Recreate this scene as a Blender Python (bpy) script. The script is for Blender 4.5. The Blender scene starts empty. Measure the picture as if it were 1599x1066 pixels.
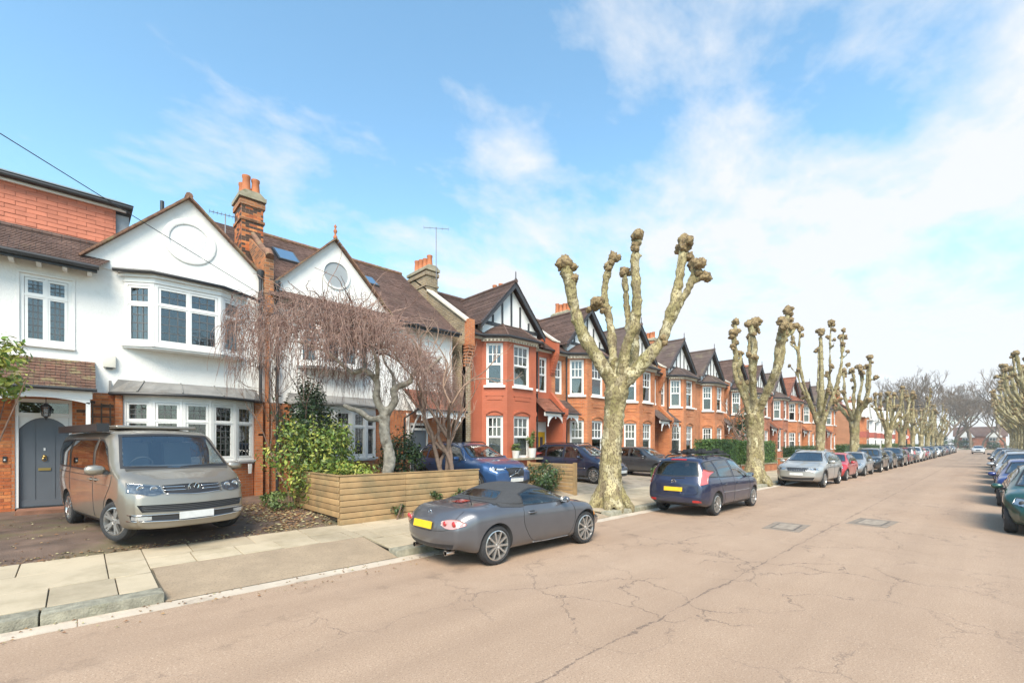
import bpy, bmesh, math, random
import numpy as np
from mathutils import Vector, Matrix, noise
from mathutils.bvhtree import BVHTree
R = math.radians
random.seed(7)
S = bpy.context.scene
COL = S.collection

# ------------------------------------------------------------------ camera
cam_d = bpy.data.cameras.new('camera')
cam = bpy.data.objects.new('camera', cam_d)
COL.objects.link(cam)
cam.location = (0, 0, 1.95)
YAW = 46.36                                  # street axis (+X) lies this far right of the view
cam.rotation_euler = (R(90), 0, R(YAW - 90))
cam_d.sensor_width = 36
cam_d.lens = 16.0
cam_d.shift_y = 160 / 1599
cam_d.clip_start = 0.1
cam_d.clip_end = 3000
S.camera = cam

# ------------------------------------------------------------------ sky and sun
SUN_EL, SUN_AZ = 47.0, 222.0                 # azimuth measured from +X counter-clockwise: behind the viewer
w = bpy.data.worlds.new('World'); S.world = w; w.use_nodes = True
nt = w.node_tree; nt.nodes.clear()
def N(t, kind, **kw):
    n = t.nodes.new(kind)
    for k, v in kw.items(): setattr(n, k, v)
    return n
def L(t, a, b): t.links.new(a, b)
def math_node(t, op, a, b=None, clamp=False):
    n = N(t, 'ShaderNodeMath', operation=op, use_clamp=clamp)
    for i, x in enumerate((a, b)):
        if x is None: continue
        if isinstance(x, (int, float)): n.inputs[i].default_value = x
        else: L(t, x, n.inputs[i])
    return n.outputs[0]
def mixc(t, fac, a, b, mode='MIX'):
    n = N(t, 'ShaderNodeMix', data_type='RGBA', blend_type=mode)
    for s, x in ((n.inputs[0], fac), (n.inputs[6], a), (n.inputs[7], b)):
        if isinstance(x, (int, float)): s.default_value = x
        elif isinstance(x, (tuple, list)): s.default_value = (*x[:3], 1)
        else: L(t, x, s)
    return n.outputs[2]
def ramp(t, fac, stops):
    n = N(t, 'ShaderNodeValToRGB'); e = n.color_ramp.elements
    while len(e) < len(stops): e.new(0.5)
    for i, (p, c) in enumerate(stops):
        e[i].position = p
        e[i].color = (c, c, c, 1) if isinstance(c, (int, float)) else (*c[:3], 1)
    L(t, fac, n.inputs[0]); return n.outputs[0]
sky = N(nt, 'ShaderNodeTexSky', sky_type='NISHITA', sun_disc=False, sun_elevation=R(SUN_EL),
        sun_rotation=R(90 - SUN_AZ), altitude=60, air_density=1.0, dust_density=0.6, ozone_density=2.2)
tc = N(nt, 'ShaderNodeTexCoord')
sep = N(nt, 'ShaderNodeSeparateXYZ'); L(nt, tc.outputs['Generated'], sep.inputs[0])
zz = math_node(nt, 'MAXIMUM', sep.outputs[2], 0.0)
zd = math_node(nt, 'ADD', zz, 0.16)
cx = math_node(nt, 'DIVIDE', sep.outputs[0], zd); cy = math_node(nt, 'DIVIDE', sep.outputs[1], zd)
cmb = N(nt, 'ShaderNodeCombineXYZ'); L(nt, cx, cmb.inputs[0]); L(nt, cy, cmb.inputs[1])
mp = N(nt, 'ShaderNodeMapping'); L(nt, cmb.outputs[0], mp.inputs[0])
mp.inputs['Rotation'].default_value = (0, 0, R(-62)); mp.inputs['Scale'].default_value = (1.0, 1.45, 1)
mp.inputs['Location'].default_value = (1.9, 6.6, 0)
n1 = N(nt, 'ShaderNodeTexNoise'); L(nt, mp.outputs[0], n1.inputs['Vector'])
n1.inputs['Scale'].default_value = 1.5; n1.inputs['Detail'].default_value = 12; n1.inputs['Roughness'].default_value = 0.60
n1.inputs['Distortion'].default_value = 0.15
n2 = N(nt, 'ShaderNodeTexNoise'); L(nt, mp.outputs[0], n2.inputs['Vector'])
n2.inputs['Scale'].default_value = 0.42; n2.inputs['Detail'].default_value = 2
# cloud bank over the far end of the street thins out towards the houses
bank = math_node(nt, 'MULTIPLY', math_node(nt, 'SUBTRACT', sep.outputs[0], math_node(nt, 'MULTIPLY', sep.outputs[2], 1.25)), 0.27)
dens = math_node(nt, 'ADD', math_node(nt, 'ADD', n1.outputs[0], math_node(nt, 'MULTIPLY', math_node(nt, 'SUBTRACT', n2.outputs[0], 0.5), 0.5)), bank)
cl = ramp(nt, dens, [(0.475, 0.0), (0.56, 0.42), (0.67, 0.97)])
hz = ramp(nt, sep.outputs[2], [(0.0, 0.85), (0.12, 0.45), (0.36, 0.0)])
cov = math_node(nt, 'MAXIMUM', cl, hz)
SKY_CLOUD = (4.1, 4.2, 4.35)
skb = mixc(nt, 1.0, sky.outputs[0], (1.38, 1.66, 1.48), 'MULTIPLY')
skc = mixc(nt, cov, skb, SKY_CLOUD)
bg = N(nt, 'ShaderNodeBackground'); L(nt, skc, bg.inputs[0]); bg.inputs[1].default_value = 0.12
wo = N(nt, 'ShaderNodeOutputWorld'); L(nt, bg.outputs[0], wo.inputs[0])

sun_d = bpy.data.lights.new('sun', 'SUN'); sun_d.energy = 3.2; sun_d.angle = R(30); sun_d.color = (1.0, 0.89, 0.75)
sun = bpy.data.objects.new('sun', sun_d); COL.objects.link(sun)
sd = Vector((math.cos(R(SUN_EL)) * math.cos(R(SUN_AZ)), math.cos(R(SUN_EL)) * math.sin(R(SUN_AZ)), math.sin(R(SUN_EL))))
sun.rotation_euler = sd.to_track_quat('Z', 'Y').to_euler(); sun.location = sd * 60
S.view_settings.view_transform = 'Standard'; S.view_settings.look = 'None'
S.view_settings.exposure = 0.97; S.view_settings.gamma = 1
S.cycles.max_bounces = 8; S.cycles.transparent_max_bounces = 12

# ------------------------------------------------------------------ mesh builder
ORG = {}
def _cr(P, n):
    """Catmull-Rom resample of a polyline to n points."""
    P = np.array(P, float); m = len(P)
    if m < 3:
        return P[0] + (P[-1] - P[0]) * np.linspace(0, 1, n)[:, None]
    E = np.vstack([2 * P[0] - P[1], P, 2 * P[-1] - P[-2]])
    out = []
    for t in np.linspace(0, m - 1, n):
        i = min(int(t), m - 2); f = t - i
        a, b, c, d = E[i], E[i + 1], E[i + 2], E[i + 3]
        out.append(0.5 * ((2 * b) + (-a + c) * f + (2 * a - 5 * b + 4 * c - d) * f * f + (-a + 3 * b - 3 * c + d) * f ** 3))
    return np.array(out)
class MB:
    def __init__(s): s.v = []; s.f = []; s.m = []
    def add(s, vs, fs, m=0):
        o = len(s.v); s.v.extend([tuple(map(float, p)) for p in vs])
        s.f.extend([tuple(i + o for i in f) for f in fs]); s.m.extend([m] * len(fs)); return s
    def box(s, x0, x1, y0, y1, z0, z1, m=0):
        return s.add([(x0, y0, z0), (x1, y0, z0), (x1, y1, z0), (x0, y1, z0), (x0, y0, z1), (x1, y0, z1), (x1, y1, z1), (x0, y1, z1)],
                     [(0, 3, 2, 1), (4, 5, 6, 7), (0, 1, 5, 4), (1, 2, 6, 5), (2, 3, 7, 6), (3, 0, 4, 7)], m)
    def bar(s, p, q, wdt, hgt, m=0, up=(0, 0, 1)):
        p, q = Vector(p), Vector(q); d = (q - p).normalized(); upv = Vector(up)
        if abs(d.dot(upv)) > .98: upv = Vector((0, 1, 0))
        a = d.cross(upv).normalized() * wdt / 2; b = a.cross(d).normalized() * hgt / 2
        vs = [c + x * a + y * b for c in (p, q) for x, y in ((-1, -1), (1, -1), (1, 1), (-1, 1))]
        return s.add(vs, [(0, 1, 2, 3), (7, 6, 5, 4), (0, 4, 5, 1), (1, 5, 6, 2), (2, 6, 7, 3), (3, 7, 4, 0)], m)
    def prism(s, pts, ax, a0, a1, m=0):
        k = {'x': lambda p, a: (a, p[0], p[1]), 'y': lambda p, a: (p[0], a, p[1]), 'z': lambda p, a: (p[0], p[1], a)}[ax]
        n = len(pts); a0, a1 = min(a0, a1), max(a0, a1)
        if sum(pts[i][0] * pts[(i + 1) % n][1] - pts[(i + 1) % n][0] * pts[i][1] for i in range(n)) < 0: pts = list(pts)[::-1]
        vs = [k(p, a0) for p in pts] + [k(p, a1) for p in pts]
        fs = [tuple(range(n - 1, -1, -1)), tuple(range(n, 2 * n))] + [(i, (i + 1) % n, n + (i + 1) % n, n + i) for i in range(n)]
        if ax == 'y': fs = [f[::-1] for f in fs]
        return s.add(vs, fs, m)
    def quad(s, a, b, c, d, m=0): return s.add([a, b, c, d], [(0, 1, 2, 3)], m)
    def tube(s, path, r, n=8, cap=True, m=0):
        P = [Vector(p) for p in path]; k = len(P)
        if isinstance(r, (int, float)): r = [r] * k
        vs = []; ref = None
        for i, p in enumerate(P):
            d = (P[min(i + 1, k - 1)] - P[max(i - 1, 0)]).normalized()
            if ref is None:
                ref = Vector((0, 0, 1)) if abs(d.z) < .9 else Vector((1, 0, 0))
            a = d.cross(ref).normalized(); b = a.cross(d).normalized(); ref = b
            for j in range(n):
                t = 2 * math.pi * j / n
                vs.append(p + (a * math.cos(t) + b * math.sin(t)) * r[i])
        fs = [(i * n + j, i * n + (j + 1) % n, (i + 1) * n + (j + 1) % n, (i + 1) * n + j) for i in range(k - 1) for j in range(n)]
        if cap: fs += [tuple(range(n - 1, -1, -1)), tuple(range((k - 1) * n, k * n))]
        return s.add(vs, fs, m)
    def lathe(s, prof, n=16, c=(0, 0, 0), ax='z', m=0, a0=0, a1=2 * math.pi):
        full = abs(a1 - a0 - 2 * math.pi) < 1e-6; cols = n if full else n + 1; vs = []
        for r, z in prof:
            for j in range(cols):
                t = a0 + (a1 - a0) * j / n; x, y = r * math.cos(t), r * math.sin(t)
                p = {'z': (x, y, z), 'y': (x, z, y), 'x': (z, x, y)}[ax]
                vs.append((p[0] + c[0], p[1] + c[1], p[2] + c[2]))
        fs = []
        for i in range(len(prof) - 1):
            for j in range(n):
                q = (i * cols + j, i * cols + (j + 1) % cols, (i + 1) * cols + (j + 1) % cols, (i + 1) * cols + j)
                fs.append(q if ax != 'y' else q[::-1])
        return s.add(vs, fs, m)
    def xf(s, M4, start=0):
        for i in range(start, len(s.v)): s.v[i] = tuple(M4 @ Vector(s.v[i]))
        return s
    def mesh(s, name, mats, org=(0, 0, 0), smooth=None):
        me = bpy.data.meshes.new(name)
        V = np.array(s.v, float).reshape(-1, 3) - np.array(org)
        me.from_pydata(V.tolist(), [], s.f)
        for mt in (mats if isinstance(mats, (list, tuple)) else [mats]): me.materials.append(mt)
        if len(set(s.m)) > 1 or (s.m and s.m[0]): me.polygons.foreach_set('material_index', s.m)
        me.update()
        uvproject(me)
        if smooth is not None:
            me.shade_smooth()
            if smooth < 180: me.set_sharp_from_angle(angle=R(smooth))
        return me
    def build(s, name, mats, parent=None, smooth=None, org=None):
        o0 = ORG.get(parent.name, (0, 0, 0)) if parent else (org or (0, 0, 0))
        ob = bpy.data.objects.new(name, s.mesh(name, mats, o0, smooth)); COL.objects.link(ob)
        if parent: ob.parent = parent; ORG[ob.name] = o0
        else: ob.location = o0; ORG[ob.name] = o0
        return ob
def uvproject(me):
    """UVs in metres, laid out in the plane of every face (u level, v up the slope)."""
    uvl = me.uv_layers.new(name='UVMap'); n = len(me.loops)
    if n == 0: return
    co = np.empty(len(me.vertices) * 3); me.vertices.foreach_get('co', co); co = co.reshape(-1, 3)
    vi = np.empty(n, int); me.loops.foreach_get('vertex_index', vi)
    nr = np.empty(len(me.polygons) * 3); me.polygons.foreach_get('normal', nr); nr = nr.reshape(-1, 3)
    tot = np.empty(len(me.polygons), int); me.polygons.foreach_get('loop_total', tot)
    ln = np.repeat(nr, tot, 0)
    t = np.cross([0, 0, 1], ln); l = np.linalg.norm(t, axis=1); flat = l < .05
    t[flat] = (1, 0, 0); l[flat] = 1; t /= l[:, None]; b = np.cross(ln, t)
    p = co[vi]
    uvl.data.foreach_set('uv', np.stack([(p * t).sum(1), (p * b).sum(1)], 1).ravel())
def tag(o, label=None, cat=None, group=None, kind=None):
    for k, v in (('label', label), ('category', cat), ('group', group), ('kind', kind)):
        if v: o[k] = v
    return o
def thing(name, label, cat, org=(0, 0, 0), group=None, rotz=0):
    o = bpy.data.objects.new(name, None); COL.objects.link(o); o.empty_display_size = .2
    o.location = org; o.rotation_euler = (0, 0, rotz); ORG[o.name] = tuple(org)
    return tag(o, label, cat, group)
def struct(name, mb, mats, smooth=None): return tag(mb.build(name, mats, None, smooth), kind='structure')
def piece(name, me, parent, loc, rot=None, scale=None):
    """a repeated piece that shares its mesh; loc in world coordinates of the parent's frame"""
    o = bpy.data.objects.new(name, me); COL.objects.link(o); o.parent = parent
    g = ORG.get(parent.name, (0, 0, 0)); o.location = (loc[0] - g[0], loc[1] - g[1], loc[2] - g[2])
    if rot: o.rotation_euler = rot
    if scale: o.scale = scale
    return o
def copy_tree(o, parent=None):
    c = o.copy(); COL.objects.link(c); c.parent = parent
    for ch in o.children: copy_tree(ch, c)
    return c

# ------------------------------------------------------------------ materials
MATS = {}
def mat(name, col, rough=.8, var=.12, vs=2.0, bump=0.0, bs=30.0, metal=0.0, col2=None, orand=0.0, spec=.5, coat=0.0, streak=0.0, vdet=4, uv=True, dirt=None, dirts=.6, dlo=.52, dhi=.7):
    if name in MATS: return MATS[name]
    m = bpy.data.materials.new(name); m.use_nodes = True; t = m.node_tree
    bs_ = t.nodes['Principled BSDF']; bs_.inputs['Roughness'].default_value = rough; bs_.inputs['Metallic'].default_value = metal
    bs_.inputs['Specular IOR Level'].default_value = spec; bs_.inputs['Coat Weight'].default_value = coat; bs_.inputs['Coat Roughness'].default_value = .03
    g = N(t, 'ShaderNodeNewGeometry') if uv != 'obj' else N(t, 'ShaderNodeTexCoord')
    P = g.outputs['Position'] if uv != 'obj' else g.outputs['Object']
    n = N(t, 'ShaderNodeTexNoise'); L(t, P, n.inputs['Vector']); n.inputs['Scale'].default_value = vs; n.inputs['Detail'].default_value = vdet
    f = ramp(t, n.outputs[0], [(.3, 0.0), (.7, 1.0)])
    a = tuple(c * (1 - var) for c in col); b = col2 or tuple(min(1, c * (1 + var)) for c in col)
    c = mixc(t, f, a, b)
    if dirt:
        n3 = N(t, 'ShaderNodeTexNoise'); L(t, P, n3.inputs['Vector']); n3.inputs['Scale'].default_value = dirts; n3.inputs['Detail'].default_value = 7; n3.inputs['Roughness'].default_value = .65
        c = mixc(t, ramp(t, n3.outputs[0], [(dlo, 0.0), (dhi, 1.0)]), c, dirt)
    if orand:
        oi = N(t, 'ShaderNodeObjectInfo')
        k = math_node(t, 'ADD', math_node(t, 'MULTIPLY', oi.outputs['Random'], 2 * orand), 1 - orand)
        vm = N(t, 'ShaderNodeVectorMath', operation='SCALE'); L(t, c, vm.inputs[0]); L(t, k, vm.inputs['Scale']); c = vm.outputs[0]
    L(t, c, bs_.inputs['Base Color'])
    if bump:
        n4 = N(t, 'ShaderNodeTexNoise'); L(t, P, n4.inputs['Vector']); n4.inputs['Scale'].default_value = bs; n4.inputs['Detail'].default_value = 5
        bp = N(t, 'ShaderNodeBump'); bp.inputs['Strength'].default_value = bump; bp.inputs['Distance'].default_value = .02
        L(t, n4.outputs[0], bp.inputs['Height']); L(t, bp.outputs[0], bs_.inputs['Normal'])
    MATS[name] = m; return m
def mat_units(name, c1, c2, mortar, bw, rh, ms, bump=.5, rough=.85, off=.5, dirt=None, var=.25, dlo=.5, dhi=.75, dsc=.8, third=None):
    """brick, tile or slab courses on the metre UVs"""
    m = bpy.data.materials.new(name); m.use_nodes = True; t = m.node_tree; p = t.nodes['Principled BSDF']; p.inputs['Roughness'].default_value = rough
    u = N(t, 'ShaderNodeTexCoord'); b = N(t, 'ShaderNodeTexBrick'); b.offset = off
    L(t, u.outputs['UV'], b.inputs['Vector'])
    b.inputs['Color1'].default_value = (*c1, 1); b.inputs['Color2'].default_value = (*c2, 1); b.inputs['Mortar'].default_value = (*mortar, 1)
    b.inputs['Scale'].default_value = 1; b.inputs['Mortar Size'].default_value = ms; b.inputs['Brick Width'].default_value = bw; b.inputs['Row Height'].default_value = rh
    b.inputs['Mortar Smooth'].default_value = .2; b.inputs['Bias'].default_value = 0
    g = N(t, 'ShaderNodeNewGeometry'); n = N(t, 'ShaderNodeTexNoise'); L(t, g.outputs['Position'], n.inputs['Vector']); n.inputs['Scale'].default_value = 1.3; n.inputs['Detail'].default_value = 6
    v = ramp(t, n.outputs[0], [(.3, 1 - var), (.7, 1 + var)])
    c = mixc(t, 1.0, b.outputs['Color'], v, 'MULTIPLY')
    if dirt:
        n3 = N(t, 'ShaderNodeTexNoise'); L(t, g.outputs['Position'], n3.inputs['Vector']); n3.inputs['Scale'].default_value = dsc; n3.inputs['Detail'].default_value = 8; n3.inputs['Roughness'].default_value = .7
        c = mixc(t, ramp(t, n3.outputs[0], [(dlo, 0.0), (dhi, .85)]), c, dirt)
    L(t, c, p.inputs['Base Color'])
    bp = N(t, 'ShaderNodeBump'); bp.inputs['Strength'].default_value = bump; bp.inputs['Distance'].default_value = .012; bp.invert = True
    L(t, b.outputs['Fac'], bp.inputs['Height']); L(t, bp.outputs[0], p.inputs['Normal'])
    MATS[name] = m; return m
def mat_glass(name, tint=(.5, .55, .55), refl=.12, rough=.02):
    if name in MATS: return MATS[name]
    m = bpy.data.materials.new(name); m.use_nodes = True; t = m.node_tree; t.nodes.remove(t.nodes['Principled BSDF'])
    tr = N(t, 'ShaderNodeBsdfTransparent'); tr.inputs[0].default_value = (*tint, 1)
    gl = N(t, 'ShaderNodeBsdfGlossy'); gl.inputs['Roughness'].default_value = rough; gl.inputs[0].default_value = (1, 1, 1, 1)
    fr = N(t, 'ShaderNodeLayerWeight'); fr.inputs[0].default_value = .5
    f = math_node(t, 'ADD', math_node(t, 'MULTIPLY', math_node(t, 'POWER', fr.outputs['Facing'], 3.5), .85), refl, True)
    mx = N(t, 'ShaderNodeMixShader'); L(t, f, mx.inputs[0]); L(t, tr.outputs[0], mx.inputs[1]); L(t, gl.outputs[0], mx.inputs[2])
    L(t, mx.outputs[0], t.nodes['Material Output'].inputs[0]); MATS[name] = m; return m

WHITE = mat('white_paint', (.74, .73, .70), .45, .03, 2, dirt=(.55, .53, .48), dirts=1.5, dlo=.58, dhi=.85)
RENDER = mat('roughcast_render', (.77, .75, .71), .9, .03, 1.2, bump=.36, bs=26, dirt=(.58, .54, .46), dirts=1.1, dlo=.54, dhi=.85)
BLACK = mat('black_plastic', (.025, .026, .028), .45, .1)
BRICK_O = mat_units('orange_brick', (.51, .175, .058), (.40, .118, .04), (.36, .22, .14), .225, .075, .008, .6, var=.2, dirt=(.26, .09, .04))
BRICK_RED = mat_units('painted_red_brick', (.42, .115, .055), (.40, .106, .050), (.37, .098, .046), .225, .075, .006, .35, var=.08, rough=.7)
BRICK_Y = mat_units('stock_brick', (.30, .22, .12), (.20, .14, .085), (.42, .37, .28), .225, .075, .009, .6, var=.3)
BRICK_C = mat_units('chimney_brick', (.46, .16, .05), (.10, .055, .035), (.30, .2, .12), .225, .075, .009, .6, var=.35)
TILE = mat_units('clay_roof_tiles', (.150, .088, .066), (.105, .062, .050), (.045, .032, .028), .165, .105, .006, .5, var=.3, dirt=(.21, .165, .10), dlo=.58, dhi=.82, dsc=1.2)
TILE_R = mat_units('red_clay_tiles', (.32, .125, .072), (.24, .085, .05), (.09, .045, .03), .165, .105, .006, .5, var=.25, dirt=(.25, .19, .12), dlo=.6, dhi=.85, dsc=1.6)
MORTAR = mat('mortar', (.34, .24, .17), .95, .15, 5, bump=.3, bs=60)
BRK = [mat('brick_face_a', (.47, .14, .042), .85, .18, 14, bump=.3, bs=70, orand=.18), mat('brick_face_b', (.40, .108, .034), .85, .18, 14, bump=.3, bs=70, orand=.18), mat('brick_face_c', (.52, .19, .065), .85, .18, 14, bump=.3, bs=70, orand=.18)]
BRKD = mat('brick_face_sooty', (.085, .05, .034), .9, .3, 14, bump=.3, bs=70, orand=.25)
STONE = mat('weathered_stone', (.31, .275, .195), .9, .25, 5, bump=.4, bs=40, dirt=(.17, .16, .085), dirts=3)
POT = mat('terracotta_pot', (.44, .15, .06), .8, .15, 4)
LEAD = mat('lead_sheet', (.20, .195, .185), .6, .2, 2.5, bump=.2, bs=12, dirt=(.11, .10, .085))
TIMBER = mat('black_timber', (.045, .045, .05), .6, .2, 4)
GLASS = mat_glass('window_glass', (.55, .58, .58), .10)
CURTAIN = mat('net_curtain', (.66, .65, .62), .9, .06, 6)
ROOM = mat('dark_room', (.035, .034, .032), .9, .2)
LEADING = mat('window_leading', (.10, .10, .10), .6, .1)
# ------------------------------------------------------------------ the ground
def zg(y):
    """height of the ground on the house side, rising from the kerb to the doors"""
    return float(np.interp(y, [7.0, 7.3, 9.65, 10.3, 13, 15, 40], [.12, .125, .22, .32, .37, .45, .45]))
def road_material():
    m = bpy.data.materials.new('worn_pink_asphalt'); m.use_nodes = True; t = m.node_tree; p = t.nodes['Principled BSDF']; p.inputs['Roughness'].default_value = .88
    g = N(t, 'ShaderNodeNewGeometry'); P = g.outputs['Position']
    def noise_(sc, det=4, rg=.5, v=None):
        n = N(t, 'ShaderNodeTexNoise'); L(t, v or P, n.inputs['Vector']); n.inputs['Scale'].default_value = sc; n.inputs['Detail'].default_value = det; n.inputs['Roughness'].default_value = rg; return n
    big = noise_(.35, 5, .6); mid = noise_(2.2, 5, .6); fine = noise_(70, 4, .75); fine2 = noise_(40, 5, .8)
    c = mixc(t, ramp(t, big.outputs[0], [(.3, 0.0), (.7, 1.0)]), (.36, .246, .166), (.42, .296, .206))
    c = mixc(t, ramp(t, mid.outputs[0], [(.35, 0.0), (.75, .35)]), c, (.30, .198, .128))
    c = mixc(t, ramp(t, fine.outputs[0], [(.36, .8), (.5, 0.0)]), c, (.15, .10, .066))
    c = mixc(t, ramp(t, fine2.outputs[0], [(.54, 0.0), (.67, .8)]), c, (.58, .45, .33))
    sp = N(t, 'ShaderNodeSeparateXYZ'); L(t, P, sp.inputs[0])
    mpx = N(t, 'ShaderNodeMapping'); L(t, P, mpx.inputs[0]); mpx.inputs['Scale'].default_value = (.05, 1.1, 1)
    c = mixc(t, ramp(t, noise_(1.0, 4, .55, mpx.outputs[0]).outputs[0], [(.42, 0.0), (.62, .32)]), c, (.235, .158, .108))
    st = math_node(t, 'MULTIPLY', ramp(t, noise_(1.7, 4, .6).outputs[0], [(.56, 0.0), (.72, .6)]), ramp(t, math_node(t, 'MULTIPLY', sp.outputs[1], .1), [(.40, 0.0), (.50, 1.0)]))
    c = mixc(t, st, c, (.17, .115, .078))
    # dust that gathers along the kerb
    dk = ramp(t, math_node(t, 'ADD', math_node(t, 'SUBTRACT', sp.outputs[1], 5.2), math_node(t, 'MULTIPLY', mid.outputs[0], .9)), [(.0, 0.0), (1.0, .0), (1.0, .0)])
    # crazed cracks
    wob = noise_(1.6, 5, .65); sc = N(t, 'ShaderNodeVectorMath', operation='SCALE'); L(t, wob.outputs[1], sc.inputs[0]); sc.inputs['Scale'].default_value = .8
    ad = N(t, 'ShaderNodeVectorMath', operation='ADD'); L(t, P, ad.inputs[0]); L(t, sc.outputs[0], ad.inputs[1])
    vo = N(t, 'ShaderNodeTexVoronoi', feature='DISTANCE_TO_EDGE'); L(t, ad.outputs[0], vo.inputs['Vector']); vo.inputs['Scale'].default_value = .8
    cr = ramp(t, vo.outputs['Distance'], [(.0, 1.0), (.004, .8), (.010, 0.0)])
    msk = noise_(.42, 3, .5); mk = ramp(t, msk.outputs[0], [(.40, 0.0), (.52, 1.0)])
    brk = ramp(t, noise_(5, 3).outputs[0], [(.33, 0.0), (.46, 1.0)])
    near = math_node(t, 'SUBTRACT', 1.0, math_node(t, 'DIVIDE', math_node(t, 'ABSOLUTE', math_node(t, 'SUBTRACT', sp.outputs[1], 2.6)), 3.2), True)
    c1 = math_node(t, 'MULTIPLY', math_node(t, 'MULTIPLY', cr, mk), math_node(t, 'MULTIPLY', brk, ramp(t, near, [(0.0, .15), (.35, 1.0)])))
    # the paving joint down the middle, and a few across
    wv = noise_(2.5, 6, .75); off = math_node(t, 'MULTIPLY', math_node(t, 'SUBTRACT', wv.outputs[0], .5), .22)
    dj = math_node(t, 'ABSOLUTE', math_node(t, 'ADD', math_node(t, 'SUBTRACT', sp.outputs[1], 2.56), off))
    wd = ramp(t, noise_(1.1, 4).outputs[0], [(.35, .003), (.65, .022)])
    c2 = math_node(t, 'MULTIPLY', math_node(t, 'LESS_THAN', dj, wd), ramp(t, noise_(14, 3).outputs[0], [(.38, .15), (.55, 1.0)]))
    tot = math_node(t, 'MAXIMUM', c1, c2)
    for xj in (17.5, 29.0, 43.0, 60.0):
        d = math_node(t, 'ABSOLUTE', math_node(t, 'ADD', math_node(t, 'SUBTRACT', sp.outputs[0], xj), math_node(t, 'MULTIPLY', off, 2.0)))
        tot = math_node(t, 'MAXIMUM', tot, math_node(t, 'MULTIPLY', math_node(t, 'LESS_THAN', d, .03 if xj > 20 else .012), .7))
    c = mixc(t, math_node(t, 'MULTIPLY', tot, .6), c, (.085, .062, .052))
    L(t, c, p.inputs['Base Color'])
    h = math_node(t, 'SUBTRACT', math_node(t, 'MULTIPLY', fine.outputs[0], .5), tot)
    bp = N(t, 'ShaderNodeBump'); bp.inputs['Strength'].default_value = .45; bp.inputs['Distance'].default_value = .012
    L(t, h, bp.inputs['Height']); L(t, bp.outputs[0], p.inputs['Normal']); return m
ROAD = road_material()
TARMAC = mat('crossover_tarmac', (.35, .262, .175), .92, .12, 3, bump=.7, bs=90, dirt=(.24, .18, .12), dirts=38, dlo=.5, dhi=.66)
DRIVE = mat('mossy_brown_drive', (.125, .082, .060), .95, .35, 2.4, bump=.6, bs=50, dirt=(.115, .10, .045), dirts=.8, dlo=.5, dhi=.68)
SOIL = mat('garden_soil', (.085, .06, .042), .95, .3, 4, bump=.7, bs=25, dirt=(.10, .115, .04), dirts=1.0)
SLAB = mat('paving_slab', (.42, .345, .24), .88, .10, 1.3, bump=.25, bs=60, orand=.12, dirt=(.30, .245, .16), dirts=1.6, dlo=.46, dhi=.72)
SLAB_FAR = mat_units('paving_far', (.45, .38, .275), (.41, .34, .25), (.2, .17, .12), .75, .8, .012, .3, var=.12)
GRANITE = mat('granite_kerb', (.28, .26, .195), .85, .3, 9, bump=.7, bs=45, orand=.12, dirt=(.20, .195, .13), dirts=2.5)
GUTTER = mat('concrete_channel', (.50, .42, .33), .9, .12, 2, bump=.4, bs=60, dirt=(.30, .235, .18), dirts=2.2)
JOINT = mat('joint_dirt', (.14, .115, .075), .95, .3, 6)
GRASS_G = mat('rough_ground', (.10, .11, .045), .95, .3, .5, bump=.4, bs=8)

struct('ground', MB().box(-400, 900, -600, 600, -.5, -.03), GRASS_G)
struct('road', MB().quad((-60, -2.3, 0), (232, -2.3, 0), (232, 7.0, 0), (-60, 7.0, 0)), ROAD)
# side street beyond the terrace, and the cross road at the far end
struct('side_road', MB().quad((77.5, 7.0, .004), (83.5, 7.0, .004), (83.5, 60, .3), (77.5, 60, .3)), ROAD)
gm = MB()
for x in range(-60, 200, 20): gm.box(x, x + 19.99, 6.72, 6.998, -.02, .006)
struct('gutter_channel', gm, GUTTER)

# kerb: separate granite stones near by, one run far off
def bevel_mesh(mb, name, mats, wdt, seg=2, smooth=40):
    me = mb.mesh(name, mats); bm = bmesh.new(); bm.from_mesh(me)
    bmesh.ops.bevel(bm, geom=[e for e in bm.edges], offset=wdt, segments=seg, affect='EDGES', profile=.6)
    bm.to_mesh(me); bm.free()
    for u in list(me.uv_layers): me.uv_layers.remove(u)
    uvproject(me); me.shade_smooth(); me.set_sharp_from_angle(angle=R(smooth)); return me
kerb = struct('kerb', MB().box(45, 77, 7.0, 7.3, -.1, .125).box(84, 300, 7.0, 7.3, -.1, .125).box(-60, -6, 7.0, 7.3, -.1, .125).box(.8, 3.95, 7.02, 7.28, -.12, .012).box(8.7, 10.3, 7.02, 7.28, -.12, .012), GRANITE)
stone = bevel_mesh(MB().box(0, 1, -.15, .15, -.12, .125), 'kerb_stone', GRANITE, .022)
x = -6.0
while x < 45:
    ln = random.choice((.9, 1.05, 1.2)) if x > .7 or x < -.7 else 1.25
    for a, b in ((.0, .8), (3.95, 8.7)):
        if x < a < x + ln and a: ln = a - x
    if x < .78 < x + ln: ln = .78 - x
    if x < 8.7 < x + ln: ln = 8.7 - x
    if ln > .12 and not (.77 < x < 3.9) and not (8.65 < x < 10.25):
        piece('kerb_stone', stone, kerb, (x + .006, 7.15 + random.uniform(-.008, .008), random.uniform(-.006, .006)), scale=(ln - .014, 1, 1))
    x += max(ln, .1)
    if .7 < x < 3.9: x = 3.95
    if 8.6 < x < 10.2: x = 10.3
rk = struct('kerb_opposite', MB().box(-60, 300, -2.6, -2.3, -.1, .12), GRANITE)
struct('pavement_opposite', MB().box(-60, 300, -5.4, -2.6, -.1, .115), SLAB_FAR)

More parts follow.
